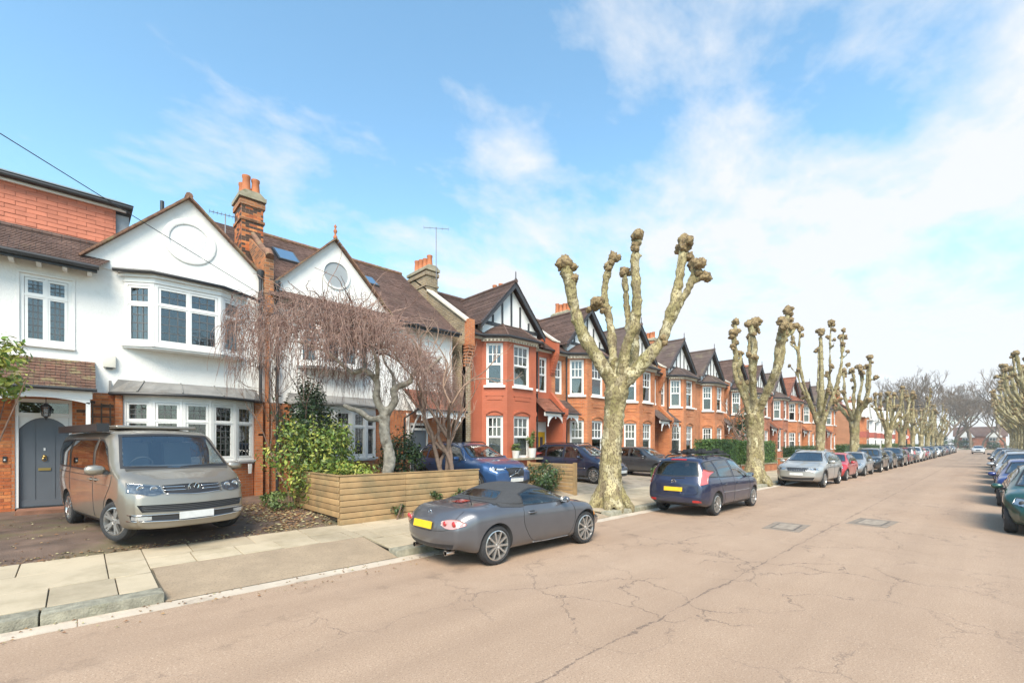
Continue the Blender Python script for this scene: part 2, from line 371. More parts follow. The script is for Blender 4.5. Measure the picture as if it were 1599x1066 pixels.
# pavement on the house side: bedding sheet with slabs laid one by one
pm = MB()
def strip(mb, x0, x1, y0, y1, dz=0, m=0, n=1):
    ys = [y for y in (y0, 7.3, 9.65, 10.3, 13, 15, y1) if y0 <= y <= y1]; ys = sorted(set(ys))
    for a, b in zip(ys, ys[1:]):
        mb.quad((x0, a, zg(a) + dz), (x1, a, zg(a) + dz), (x1, b, zg(b) + dz), (x0, b, zg(b) + dz), m)
strip(pm, -8, .78, 7.3, 9.65, -.03, 0); strip(pm, .78, 3.97, 8.35, 9.65, -.03, 0); strip(pm, 3.97, 8.7, 7.3, 9.65, -.03, 0); strip(pm, 8.7, 10.28, 8.35, 9.65, -.03, 0); strip(pm, 10.28, 45, 7.3, 9.65, -.03, 0); strip(pm, 45, 77.5, 7.3, 9.65, -.002, 1); strip(pm, 83.5, 300, 7.3, 9.65, -.002, 1); strip(pm, -60, -8, 7.3, 9.65, -.002, 1)
pave = struct('pavement', pm, [JOINT, SLAB_FAR])
slab = bevel_mesh(MB().box(-.5, .5, -.5, .5, -.05, 0), 'paving_slab', SLAB, .006, 1)
tilt = math.atan2(.095, 2.35)
def slabs(x0, x1, y0, y1, size, phase):
    x = x0 - phase
    while x < x1:
        a, b = max(x, x0), min(x + size, x1)
        if b - a > .08:
            yc = (y0 + y1) / 2
            piece('paving_slab', slab, pave, ((a + b) / 2, yc, zg(yc) + random.uniform(-.003, .004)), (tilt + random.uniform(-.004, .004), random.uniform(-.004, .004), 0), (b - a - .012, y1 - y0 - .012, 1))
        x += size
rows = [(7.3, 8.1), (8.1, 8.88), (8.88, 9.65)]
for k, (a, b) in enumerate(rows):
    slabs(-5.5, .75, a, b, [.62, 1.18, .9][k], [.34, .1, .5][k]); slabs(4.0, 8.7, a, b, .9, [.2, .6, .4][k]); slabs(10.3, 45, a, b, .9, [.2, .65, .4][k])
slabs(.75, 4.0, 8.35, 8.98, .62, .05); slabs(.75, 4.0, 8.98, 9.65, .92, .3)
slabs(8.7, 10.3, 8.35, 8.98, .8, .0); slabs(8.7, 10.3, 8.98, 9.65, .8, .4)
for a, b in ((.78, 3.97), (8.7, 10.28)):       # tarmac crossovers ramping down to the channel
    m = MB(); n = 8
    for i in range(n):
        y0, y1 = 6.99 + i * 1.36 / n, 6.99 + (i + 1) * 1.36 / n
        f = lambda y: .014 + (zg(8.35) - .02) * min(1, ((y - 6.99) / 1.36) ** .8)
        m.quad((a, y0, f(y0)), (b, y0, f(y0)), (b, y1, f(y1)), (a, y1, f(y1)))
    m.quad((a, 7.3, -.1), (a, 8.35, -.1), (a, 8.35, .15), (a, 7.3, .05))
    struct('dropped_crossing', m, TARMAC, 180)
m = MB(); strip(m, -14, 4.02, 9.65, 24, -.006); struct('driveway', m, DRIVE)
m = MB(); strip(m, 4.02, 8.0, 9.65, 24, -.01); struct('garden_bed', m, SOIL)
PAVER = mat('drive_paving', (.30, .25, .19), .9, .2, 2.5, bump=.4, bs=40, dirt=(.16, .15, .09), dirts=1.0)
m = MB(); strip(m, 8.0, 77.5, 9.65, 24, -.008); strip(m, 83.5, 300, 9.65, 30, -.008); struct('front_gardens', m, PAVER)
m = MB(); m.box(-.98, .22, 14.35, 14.99, .30, .50); struct('door_step', m, mat('terracotta_step', (.24, .115, .07), .8, .25, 6, dirt=(.16, .12, .07)))
# two utility covers set in patched tarmac
def cover(x, y, w_, d_, rot, label):
    c = thing('utility_cover', label, 'manhole cover', (x, y, 0), 'covers in the road', R(rot)); ORG[c.name] = (0, 0, 0)
    MB().box(-w_ / 2, w_ / 2, -d_ / 2, d_ / 2, -.02, .005).build('tarmac_patch', mat('dark_patch', (.24, .19, .145), .9, .2, 5, bump=.5, bs=70), c)
    MB().box(-w_ * .36, w_ * .36, -d_ * .33, d_ * .33, -.01, .009).build('frame', mat('cast_iron', (.15, .125, .10), .6, .2, 6, metal=.4), c)
    MB().box(-w_ * .32, w_ * .32, -d_ * .28, d_ * .28, -.01, .012).build('lid', mat('lid_concrete', (.29, .235, .18), .8, .25, 9, bump=.5, bs=60), c)
cover(12.1, 3.3, 1.25, .75, 3, 'square iron cover in road behind the dark blue people carrier')
cover(14.3, 2.0, 1.35, .8, -4, 'pale patched cover out in the middle of the road')
# dry leaves and twig litter by the fence corner and along the kerb
def litter(name, n, xr, yr, zf, mats, size, label, seed):
    rnd = random.Random(seed); m = MB()
    for i in range(n):
        x = rnd.gauss(*xr) if len(xr) == 2 and xr[1] < 1.5 else rnd.uniform(*xr); y = rnd.uniform(*yr); s_ = size * rnd.uniform(.5, 1.3)
        st = len(m.v); m.add([(-s_, 0, .004), (0, -s_ * .5, .012), (s_, 0, .004), (0, s_ * .5, .016)], [(0, 1, 2), (0, 2, 3)], rnd.randrange(len(mats)))
        m.xf(Matrix.Translation((x, y, zf(y) + .004)) @ Matrix.Rotation(rnd.uniform(0, 6.3), 4, 'Z') @ Matrix.Rotation(rnd.uniform(-.5, .5), 4, 'X'), st)
    return tag(m.build(name, mats), label, 'leaves', kind='stuff')
DEAD = [mat('dead_leaf_a', (.20, .10, .045), .9), mat('dead_leaf_b', (.30, .19, .09), .9), mat('dead_leaf_c', (.38, .33, .18), .9)]
litter('leaf_litter', 1150, (3.4, .5), (9.75, 13.4), lambda y: zg(y), DEAD, .045, 'brown dead leaves heaped against the timber fence corner', 3)
litter('leaf_litter', 420, (-3.5, 3.9), (9.6, 9.9), lambda y: zg(y), DEAD, .03, 'pale leaf debris along the back edge of the pavement', 4)
litter('leaf_litter', 260, (-2, 9), (6.35, 7.0), lambda y: .006, DEAD, .022, 'scattered leaf fragments along the gutter', 5)
litter('leaf_litter', 300, (-3.5, 4), (9.9, 14.5), lambda y: zg(y), DEAD, .028, 'sparse pale leaves scattered over the brown driveway', 6)
# ------------------------------------------------------------------ building helpers
def wall_cells(mb, x0, x1, z0, z1, y0, y1, holes=(), m=0):
    xs = sorted({x0, x1, *[min(max(h[i], x0), x1) for h in holes for i in (0, 1)]}); zs = sorted({z0, z1, *[min(max(h[i], z0), z1) for h in holes for i in (2, 3)]})
    for i in range(len(xs) - 1):
        run = None
        for k in range(len(zs) - 1):
            cx_, cz_ = (xs[i] + xs[i + 1]) / 2, (zs[k] + zs[k + 1]) / 2
            if any(h[0] < cx_ < h[1] and h[2] < cz_ < h[3] for h in holes):
                if run is not None: mb.box(xs[i], xs[i + 1], y0, y1, run, zs[k], m); run = None
            elif run is None: run = zs[k]
        if run is not None: mb.box(xs[i], xs[i + 1], y0, y1, run, z1, m)
    return mb
def courses(mb, A, B, C, D, c=.105, tw=.165, tiles=True, m=0, seed=1, lift=.016):
    """overlapping courses of plain tiles: A,B eave left/right, C,D top right/left"""
    A, B, C, D = map(Vector, (A, B, C, D)); rnd = random.Random(seed)
    n = (B - A).cross(D - A)
    if n.length < 1e-6: n = (B - A).cross(C - A)
    n.normalize()
    if n.z < 0: n = -n
    rows_ = max(1, int(round(max((D - A).length, (C - B).length) / c)))
    for i in range(rows_):
        f0, f1 = i / rows_, min(1, (i + 1.15) / rows_)
        l0, r0, l1, r1 = A.lerp(D, f0), B.lerp(C, f0), A.lerp(D, f1), B.lerp(C, f1)
        k = max(1, int(round((r0 - l0).length / tw))) if tiles else 1
        off = .5 / k if (i % 2 and k > 1) else 0
        cuts = [0] + [min(1, max(0, j / k + off)) for j in range(0 if off else 1, k)] + [1]
        for a, b in zip(cuts, cuts[1:]):
            if b - a < 1e-4: continue
            h = lift * (1 + rnd.uniform(-.25, .45)); s_ = Vector((0, 0, 0))
            p0, p1, p2, p3 = l0.lerp(r0, a), l0.lerp(r0, b), l1.lerp(r1, b), l1.lerp(r1, a)
            g = (p1 - p0) * .01 if tiles else s_
            mb.add([p0 + n * h + g, p1 + n * h - g, p2 - g, p3 + g, p0 + g - n * .004, p1 - g - n * .004], [(0, 1, 2, 3), (4, 5, 1, 0)], m)
    return mb
def ridge_tiles(mb, p, q, r=.11, n=None, m=0, step=.4):
    p, q = Vector(p), Vector(q); k = max(1, int((q - p).length / step))
    for i in range(k):
        a, b = p.lerp(q, i / k), p.lerp(q, (i + .99) / k)
        mb.tube([a, b], [r, r * .96], 8, True, m)
def xform(org, ang): return Matrix.Translation(org) @ Matrix.Rotation(ang, 4, 'Z')
def window(parent, M4, w_, h_, cols=(1,), trans=None, lead=None, curtain='side', frame=.05, sash=.035, sill=True, arch=0, bars=None, name='window', room=True, fm=None):
    """a framed window in local x (width), z (height), facing -y; cols = relative light widths, trans = transom height fraction"""
    fm = fm or WHITE; f = MB(); d0, d1 = -.02, .07
    f.box(0, frame, d0, d1, 0, h_).box(w_ - frame, w_, d0, d1, 0, h_).box(frame, w_ - frame, d0, d1, 0, frame).box(frame, w_ - frame, d0, d1, h_ - frame, h_)
    if sill: f.box(-.05, w_ + .05, -.09, .05, -.055, -.002)
    tot = sum(cols); xs = [frame]; 
    for c in cols: xs.append(xs[-1] + (w_ - 2 * frame) * c / tot)
    zs = [frame, h_ - frame] if not trans else [frame, trans * h_, h_ - frame]
    lights = []
    for i in range(len(cols)):
        for k in range(len(zs) - 1): lights.append((xs[i], xs[i + 1], zs[k], zs[k + 1], k == len(zs) - 2))
    for x in xs[1:-1]: f.box(x - .022, x + .022, d0 + .004, d1 - .004, frame, h_ - frame)
    if trans: f.box(frame, w_ - frame, d0 + .002, d1 - .002, zs[1] - .022, zs[1] + .022)
    ld = MB(); pm_ = []
    for (a, b, c, d, top) in lights:
        e = sash
        f.box(a + .006, a + e, d0 + .012, d1 - .01, c + .006, d - .006).box(b - e, b - .006, d0 + .012, d1 - .01, c + .006, d - .006)
        f.box(a + e, b - e, d0 + .013, d1 - .011, c + .006, c + e).box(a + e, b - e, d0 + .013, d1 - .011, d - e, d - .006)
        pm_.append(MB().box(a + e - .004, b - e + .004, .028, .034, c + e - .004, d - e + .004))
        bb = bars if (bars and top) else lead
        if bb:
            nx, nz = bb; nz = max(2, int(round(nz * (d - c) / (h_ - 2 * frame)))) if (lead and not bars) else nz
            tw = .009 if not bars else .02; tgt = ld if not bars else f
            for i in range(1, nx):
                x = a + e + (b - a - 2 * e) * i / nx; tgt.box(x - tw, x + tw, .016, .0275, c + e, d - e)
            for k in range(1, nz):
                z = c + e + (d - c - 2 * e) * k / nz; tgt.box(a + e, b - e, .017, .0265, z - tw, z + tw)
    if arch:                                         # segmental brick head: white infill corners hide nothing, just curve the top rail
        n = 10; pts = [(0, h_ - .002)] + [(w_ * i / n, h_ + arch * (1 - (2 * i / n - 1) ** 2)) for i in range(n + 1)] + [(w_, h_ - .002)]
        f.prism(pts[1:-1] if arch else pts, 'y', d0, d1)
    ob = f.xf(M4).build(name, fm, parent)
    for pmb in pm_: pmb.xf(M4).build('pane', GLASS, ob)
    if ld.v: ld.xf(M4).build('leading', LEADING, ob)
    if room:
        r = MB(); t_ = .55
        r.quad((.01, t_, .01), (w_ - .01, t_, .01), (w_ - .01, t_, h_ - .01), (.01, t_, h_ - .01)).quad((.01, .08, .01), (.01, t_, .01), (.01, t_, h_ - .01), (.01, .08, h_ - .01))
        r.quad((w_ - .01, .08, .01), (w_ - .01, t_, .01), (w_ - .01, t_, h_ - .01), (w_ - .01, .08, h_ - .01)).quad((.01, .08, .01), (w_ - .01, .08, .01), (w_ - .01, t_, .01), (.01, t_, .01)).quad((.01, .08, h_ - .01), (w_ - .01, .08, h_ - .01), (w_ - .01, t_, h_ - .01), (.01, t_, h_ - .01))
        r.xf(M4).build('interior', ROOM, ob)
    if curtain:
        cu = MB(); spans = {'side': [(.02, .24), (.76, .98)], 'full': [(.03, .97)], 'left': [(.02, .4)], 'right': [(.6, .98)], 'half': [(.03, .97)]}[curtain]
        for a, b in spans:
            n = max(6, int((b - a) * w_ / .035)); top = h_ - .03 if curtain != 'half' else h_ * .52
            for i in range(n):
                x0, x1 = (a + (b - a) * i / n) * w_, (a + (b - a) * (i + 1) / n) * w_
                y0, y1 = .13 + .025 * math.sin(i * 2.1) + .01 * math.sin(i * .7), .13 + .025 * math.sin((i + 1) * 2.1) + .01 * math.sin((i + 1) * .7)
                cu.quad((x0, y0, .03), (x1, y1, .03), (x1, y1, top), (x0, y0, top))
        cu.xf(M4).build('curtain', CURTAIN, ob, 180)
    return ob
def gutter(mb, pts, r=.06, m=0): mb.tube(pts, r, 8, True, m)
def chimney_pot(mb, x, y, z, h, r, m=0):
    mb.lathe([(r * 1.12, z), (r * 1.12, z + .06), (r, z + .09), (r * .82, z + h - .1), (r * .95, z + h - .06), (r * .95, z + h), (r * .72, z + h), (r * .70, z + h - .2)], 14, (x, y, 0), 'z', m)
def brick_panel(parent, x0, x1, z0, z1, y, mats, dark=0.0, face='y', seed=1, holes=()):
    """bricks laid one by one in stretcher bond, 4 mm proud of the mortar"""
    rnd = random.Random(seed); bw, rh = .225, .075
    meshes = [brick_mesh(m, face) for m in mats]; dk = brick_mesh(BRKD, face)
    k = 0; z = z0
    while z < z1 - .03:
        x = x0 - (bw / 2 if k % 2 else 0)
        while x < x1 - .01:
            a, b = max(x, x0), min(x + bw, x1); cx_, cz_ = (a + b) / 2, z + rh / 2
            if b - a > .03 and not any(h[0] < cx_ < h[1] and h[2] < cz_ < h[3] for h in holes):
                me = dk if rnd.random() < dark else rnd.choice(meshes); j = rnd.uniform(-.002, .002)
                if face == 'y': piece('brick', me, parent, (cx_, y + j, cz_), scale=(b - a - .01, 1, 1))
                else: piece('brick', me, parent, (y + j, cx_, cz_), scale=(1, b - a - .01, 1))
            x += bw
        z += rh; k += 1
_bm = {}
def brick_mesh(m, face):
    if (m.name, face) not in _bm:
        mb = MB().box(-.5, .5, -.006, .03, -.0325, .0325) if face == 'y' else MB().box(-.006, .03, -.5, .5, -.0325, .0325)
        _bm[(m.name, face)] = mb.mesh('brick', m)
    return _bm[(m.name, face)]

# ------------------------------------------------------------------ the white house by the van
F = 15.0
h1 = thing('semi_detached_house', 'white roughcast house with round gable roundel, grey arched door and van on its drive', 'house', (1.2, F, .45))
W_UP = (-.95, -.10, 4.22, 5.80)
lw = wall_cells(MB(), -5, 4.1, .1, 3.2, F, F + .25, [(-1.02, -.10, .2, 2.98), (.95, 3.55, 1.45, 3.08)]).build('brick_wall', BRICK_O, h1)
wall_cells(MB(), -5, 4.1, 3.2, 6.25, F - .012, F + .25, [W_UP, (1.0, 3.3, 4.45, 6.08)]).build('rendered_wall', RENDER, h1)
MB().prism([(.0, 6.25), (4.02, 6.25), (4.02, 6.86), (2.17, 8.56), (.10, 6.46), (.0, 6.46)], 'y', F - .035, F + .25).build('gable_wall', RENDER, h1)
brick_panel(lw, -2.2, -1.075, .45, 3.15, F, BRK, .03, seed=2)
brick_panel(lw, -.03, .66, 1.2, 3.15, F, BRK, .03, seed=3)
# roundel in the gable
m = MB(); m.lathe([(.60, 0), (.60, -.03), (.585, -.038), (.47, -.038), (.455, -.03), (.455, .0)], 40, (2.2, F - .034, 7.42), 'y'); rd = m.build('roundel_ring', RENDER, h1, 40)
MB().lathe([(.46, -.006), (.30, -.018), (0.001, -.022)], 40, (2.2, F - .034, 7.42), 'y').build('roundel_face', mat('shell_render', (.72, .715, .70), .9, .04, 3, bump=1.0, bs=22), rd, 40)
# verge and gable roof
m = MB(); yb = 19.0
courses(m, (.02, yb, 6.40), (.02, F - .12, 6.40), (2.17, F - .12, 8.60), (2.17, yb, 8.60), seed=3)
courses(m, (4.06, F - .12, 6.82), (4.06, yb, 6.82), (2.17, yb, 8.60), (2.17, F - .12, 8.60), seed=4)
g1 = m.build('gable_roof', TILE, h1); g1['kind'] = 'stuff'
m = MB(); VERGE = mat('verge_tiles', (.20, .105, .065), .85, .35, 9, bump=.4, bs=30, dirt=(.22, .19, .09), dirts=3)
for a, b in (((.02, 6.42), (2.17, 8.60)), ((2.17, 8.60), (4.04, 6.86))):
    n = 22
    for i in range(n):
        p = Vector((a[0] + (b[0] - a[0]) * i / n, F - .10, a[1] + (b[1] - a[1]) * i / n)); q = Vector((a[0] + (b[0] - a[0]) * (i + .97) / n, F - .10, a[1] + (b[1] - a[1]) * (i + .97) / n))
        m.bar(p + Vector((0, 0, random.uniform(-.008, .008))), q, .2, .045)
m.build('verge', VERGE, h1)
m = MB(); ridge_tiles(m, (2.17, F - .15, 8.63), (2.17, yb, 8.63), .09); m.build('ridge', VERGE, h1, 40)
# main roof on the left with its own low ridge, soffit brackets and gutter
m = MB(); courses(m, (-6, 14.58, 6.15), (.35, 14.58, 6.15), (.95, 15.62, 6.97), (-6, 15.62, 6.97), seed=5)
m.quad((-6, 15.62, 6.95), (1.4, 15.62, 6.95), (2.2, 17, 7.4), (-6, 17, 7.4)); rf = m.build('front_roof', TILE, h1); rf['kind'] = 'stuff'
m = MB(); ridge_tiles(m, (-6, 15.64, 6.97), (.98, 15.64, 6.99), .085); m.build('ridge', TILE, h1, 40)
m = MB(); m.box(-6, .33, 14.56, 14.60, 6.0, 6.13).box(-6, .33, 14.60, F, 6.10, 6.13); m.build('fascia', BLACK, h1)
m = MB(); gutter(m, [(-6, 14.50, 6.12), (.36, 14.50, 6.10)], .058); m.build('gutter', BLACK, h1, 40)
for i in range(9):
    MB().box(-3.2 + i * .42, -3.12 + i * .42, 14.62, 14.99, 5.98, 6.09).build('eaves_bracket', WHITE, h1)
# main roof behind the gable and up to the chimney
m = MB(); courses(m, (2.6, 15.6, 7.10), (4.1, 15.6, 7.10), (4.1, 19, 9.85), (2.9, 19, 9.85), seed=6, tiles=False); m.quad((2.9, 19, 9.85), (4.1, 19, 9.85), (4.1, 23, 6.5), (1, 23, 6.5)); m.quad((2.6, 15.6, 7.1), (2.9, 19, 9.85), (1, 23, 6.5), (-1, 17, 6.9))
m.build('main_roof', TILE, h1)
MB().box(-5, 4.1, F + .25, 23, .1, 6.5).build('house_body', RENDER, h1)
# loft extension with hung tiles
DY = 16.3
HUNG = mat('hung_tile', (.50, .165, .095), .75, .10, 5, bump=.2, bs=40, orand=.10)
lo = MB().box(-6, .74, DY + .02, 19.5, 6.6, 8.24).build('loft_wall', mat('loft_backing', (.16, .05, .03), .9), h1)
ht = bevel_mesh(MB().box(-.5, .5, -.014, .014, -.056, .056), 'tile', HUNG, .004, 1)
for k in range(13):
    z = 6.93 + k * .107; x = -2.9 - (.18 if k % 2 else 0)
    while x < .74:
        a, b = x, min(x + .36, .74)
        if b - a > .04: piece('tile', ht, lo, ((a + b) / 2, DY + .0 + random.uniform(-.003, .003), z), (R(-5), 0, 0), (b - a - .006, 1, 1))
        x += .36
MB().box(.74, 1.02, DY + .1, 19.5, 6.8, 8.2).build('flashing', mat('grey_flashing', (.33, .35, .36), .5, .2, 5), h1)
m = MB(); m.box(-6, .95, DY - .10, DY - .02, 8.24, 8.33); m.build('loft_fascia', WHITE, h1)
m = MB(); m.box(-6, 1.05, DY - .16, DY - .1, 8.30, 8.42); gutter(m, [(-6, DY - .2, 8.36), (1.08, DY - .2, 8.34)], .055); m.build('loft_gutter', BLACK, h1)
GREYROOF = mat('grey_membrane', (.17, .185, .175), .6, .12, 2)
MB().add([(-6, DY - .22, 8.42), (1.1, DY - .22, 8.42), (1.1, 19.6, 8.45), (-6, 19.6, 8.45), (-6, DY + .1, 8.58), (.8, DY + .1, 8.58), (.8, 19.3, 8.6), (-6, 19.3, 8.6)], [(0, 1, 5, 4), (1, 2, 6, 5), (4, 5, 6, 7), (0, 3, 2, 1), (2, 3, 7, 6)]).build('loft_roof', GREYROOF, h1)
# upper left window
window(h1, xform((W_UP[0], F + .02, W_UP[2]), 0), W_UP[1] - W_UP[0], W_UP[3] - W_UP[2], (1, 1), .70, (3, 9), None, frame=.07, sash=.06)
MB().box(W_UP[0] - .05, W_UP[1] + .05, F - .05, F - .012, W_UP[3], W_UP[3] + .04).box(W_UP[0] - .05, W_UP[0], F - .03, F - .012, W_UP[2], W_UP[3]).box(W_UP[1], W_UP[1] + .05, F - .03, F - .012, W_UP[2], W_UP[3]).build('window_surround', RENDER, h1)
def plan_prism(mb, pts, z0, z1, back, m=0, grow=0):
    P = [(x, y - grow) for x, y in pts]; mb.prism(P + [(P[-1][0] + grow, back), (P[0][0] - grow, back)], 'z', z0, z1, m)
def bay(parent, pts, z0, z1, cols, trans, lead, curtains, frame=.06, sash=.045):
    for k, ((xa, ya), (xb, yb_)) in enumerate(zip(pts, pts[1:])):
        ln = math.hypot(xb - xa, yb_ - ya); an = math.atan2(yb_ - ya, xb - xa)
        window(parent, xform((xa, ya, z0), an), ln, z1 - z0, cols[k], trans, lead, curtains[k], frame, sash, name='bay_window')
# upper canted bay
ub = [(.85, F - .02), (1.40, 14.62), (2.85, 14.62), (3.45, F - .02)]
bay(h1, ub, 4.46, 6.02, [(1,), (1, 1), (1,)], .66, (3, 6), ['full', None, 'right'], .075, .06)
m = MB(); plan_prism(m, ub, 4.36, 4.455, F, grow=.06); m.build('bay_sill', WHITE, h1); m = MB(); plan_prism(m, ub, 6.022, 6.14, F, grow=.05); plan_prism(m, ub, 6.142, 6.22, F, grow=.12); m.build('bay_head', WHITE, h1)
m = MB(); plan_prism(m, ub, 6.222, 6.25, F, grow=.16); m.build('bay_flashing', LEAD, h1)
m = MB(); gutter(m, [(.62, 14.90, 6.26), (1.32, 14.44, 6.25), (2.9, 14.44, 6.23), (3.75, 14.86, 6.2), (3.98, 14.86, 6.1)], .045); m.build('bay_gutter', BLACK, h1, 40)
# ground floor bow window
def arc(x0, x1, y0, sag, n):
    c = (x1 - x0) / 2; r = (c * c + sag * sag) / (2 * sag); cx_, cy_ = (x0 + x1) / 2, y0 - sag + r; t = math.asin(c / r)
    return [(cx_ + r * math.sin(-t + 2 * t * i / n), cy_ - r * math.cos(-t + 2 * t * i / n)) for i in range(n + 1)]
gb = arc(.82, 3.72, F - .12, .52, 5)
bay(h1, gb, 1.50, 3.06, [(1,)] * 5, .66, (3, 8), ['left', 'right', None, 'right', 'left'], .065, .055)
m = MB(); plan_prism(m, gb, 1.40, 1.496, F, grow=.07); m.build('bay_sill', WHITE, h1); m = MB(); plan_prism(m, gb, 3.062, 3.18, F, grow=.04); m.build('bay_head', WHITE, h1)
m = MB(); plan_prism(m, gb, .1, 1.398, F, grow=.0); m.box(.66, .80, 14.8, F, .3, 3.15).box(3.74, 3.95, 14.8, F, .3, 3.15); m.build('bay_brickwork', BRICK_O, h1)
m = MB()
for xx in (1.1, 2.27, 3.5): m.prism([(14.38, 1.39), (14.28, 1.39), (14.36, 1.12)], 'x', xx - .04, xx + .04)
m.build('sill_bracket', WHITE, h1)
m = MB(); oa = arc(.55, 3.95, F - .12, .66, 12); ia = arc(.72, 3.78, F + .0, .12, 12)
for i in range(12): m.add([(*oa[i], 3.24), (*oa[i + 1], 3.24), (ia[i + 1][0], F - .02, 3.56), (ia[i][0], F - .02, 3.56), (*oa[i], 3.185), (*oa[i + 1], 3.185)], [(0, 1, 2, 3), (4, 5, 1, 0)])
for i in (2, 5, 8, 11): m.bar((oa[i][0], oa[i][1], 3.25), (ia[i][0], F - .02, 3.57), .03, .03)
m.prism([(F - .13, 3.185), (F, 3.185), (F, 3.55)], 'x', .55, .6).prism([(F - .13, 3.185), (F, 3.185), (F, 3.55)], 'x', 3.9, 3.95)
m.build('bay_roof', LEAD, h1)
m = MB(); gutter(m, [(p[0], p[1] - .05, 3.19) for p in oa], .04); m.build('bay_gutter', BLACK, h1, 40)
# door, fanlight, canopy
DOORG = mat('slate_grey_paint', (.105, .118, .135), .45, .05, 3)
m = MB(); dx0, dx1, dz0, dz1 = -.96, -.16, .52, 2.56
archp = [(dx0, dz0), (dx1, dz0), (dx1, 2.30)] + [(dx1 + (dx0 - dx1) * t, 2.30 + .26 * (1 - abs(2 * t - 1) ** 2.2)) for t in np.linspace(.04, .96, 11)] + [(dx0, 2.30)]
door = m.prism(archp, 'y', F + .10, F + .15).build('door', DOORG, h1)
m = MB()
for xx in (-.72, -.40): m.box(xx - .012, xx + .012, F + .088, F + .101, .6, 2.42)
m.box(-.95, -.17, F + .085, F + .10, .53, .68); m.build('door_batten', DOORG, door)
BRASS = mat('brass', (.42, .29, .10), .35, .1, 5, metal=.9)
m = MB(); m.box(-.66, -.46, F + .08, F + .10, 1.34, 1.40); m.build('letter_plate', BRASS, door)
m = MB(); m.lathe([(.001, 0), (.035, -.01), (.04, -.03), (.025, -.045), (.001, -.05)], 12, (-.56, F + .10, 1.66), 'y'); m.lathe([(.03, -.02), (.045, -.03), (.03, -.04)], 12, (-.56, F + .10, 1.60), 'y'); m.build('door_knocker', BRASS, door, 60)
MB().box(-.575, -.545, F + .085, F + .10, 1.80, 1.86).build('number_plate', WHITE, door)
m = MB(); m.box(-1.02, -.965, F + .02, F + .16, .5, 2.98).box(-.155, -.10, F + .02, F + .16, .5, 2.98).box(-.965, -.155, F + .02, F + .16, 2.90, 2.98).box(-.965, -.155, F + .03, F + .16, 2.58, 2.66)
cor = [(dx0 - .0, 2.58), (dx0, 2.30)] + archp[3:-1][::-1] + [(dx1, 2.30), (dx1, 2.58)]
m.prism(cor, 'y', F + .07, F + .14); m.build('door_frame', WHITE, h1)
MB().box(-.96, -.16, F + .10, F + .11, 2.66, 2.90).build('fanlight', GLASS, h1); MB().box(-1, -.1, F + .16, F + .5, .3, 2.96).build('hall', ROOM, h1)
MB().box(-1.0, -.12, F - .0, F + .16, .44, .52).build('threshold', BLACK, h1)
m = MB(); courses(m, (-3, 14.18, 3.20), (.30, 14.18, 3.20), (.30, F - .02, 3.93), (-3, F - .02, 3.93), seed=8); cr_ = m.build('canopy_roof', mat_units('mossy_tiles', (.155, .075, .05), (.11, .062, .042), (.05, .03, .025), .165, .105, .006, .5, var=.3, dirt=(.23, .21, .10), dlo=.5, dhi=.66, dsc=3.2), h1); cr_['kind'] = 'stuff'
m = MB(); m.prism([(14.24, 3.14), (F, 3.14), (F, 3.86), (14.24, 3.22)], 'x', -3, .26); m.box(-3, .24, 14.26, 14.32, 2.98, 3.14)
n = 14; ac = [(-1.35 + 1.55 * i / n, 2.86 + .12 * (1 - (2 * i / n - 1) ** 2)) for i in range(n + 1)]
m.prism([(-1.35, 3.0)] + ac + [(.20, 3.0)], 'y', 14.27, 14.31); m.box(.12, .22, 14.3, F, 2.98, 3.13); m.build('canopy_frame', WHITE, h1)
m = MB(); m.box(.13, .21, 14.27, 14.35, .46, 2.9); m.build('canopy_post', WHITE, h1)
m = MB(); gutter(m, [(-3, 14.13, 3.20), (.32, 14.13, 3.18)], .04); m.build('canopy_gutter', BLACK, h1, 40)
la = thing('porch_lantern', 'black six sided lantern hanging in the porch above the grey door', 'lantern', (-.52, 14.62, 2.6))
m = MB(); m.tube([(-.52, 14.62, 2.86), (-.52, 14.62, 3.1)], .008, 6); m.lathe([(.001, 2.88), (.03, 2.86), (.09, 2.80), (.10, 2.78)], 6, (-.52, 14.62, 0)); m.lathe([(.07, 2.58), (.03, 2.55), (.012, 2.5), (.001, 2.48)], 6, (-.52, 14.62, 0))
for i in range(6):
    t = i * math.pi / 3; m.bar((-.52 + .065 * math.cos(t), 14.62 + .065 * math.sin(t), 2.58), (-.52 + .095 * math.cos(t), 14.62 + .095 * math.sin(t), 2.79), .012, .012)
m.build('cage', BLACK, la); MB().lathe([(.06, 2.585), (.088, 2.785)], 6, (-.52, 14.62, 0)).build('glass', GLASS, la)
tr = thing('wall_trellis', 'small brown wooden trellis fixed to brickwork beside the bow window', 'trellis', (.42, F - .03, 2.3)); m = MB()
for xx in (.24, .40, .56): m.box(xx, xx + .03, F - .035, F - .015, 2.0, 2.95)
for zz_ in (2.1, 2.35, 2.6, 2.85): m.box(.2, .63, F - .05, F - .035, zz_, zz_ + .03)
m.build('laths', mat('old_wood', (.13, .085, .055), .85, .3, 8), tr)
al = thing('alarm_box', 'cream burglar alarm box on the white wall above the lead roof', 'alarm box', (.5, F - .06, 3.9)); bo = bevel_mesh(MB().box(-.12, .12, -.045, .045, -.15, .15), 'cover', mat('cream_plastic', (.66, .62, .53), .5, .04), .02); piece('cover', bo, al, (.56, F - .06, 3.98))
MB().box(.5, .62, F - .1, F - .02, 3.80, 3.832).build('base', BLACK, al)
db = thing('door_bell', 'small black video doorbell on brick left of the grey door', 'doorbell', (-1.17, F - .02, 1.6)); MB().box(-1.2, -1.14, F - .035, F, 1.55, 1.68).build('case', BLACK, db); MB().lathe([(.018, 0), (.001, -.004)], 10, (-1.17, F - .035, 1.60), 'y').build('button', WHITE, db)
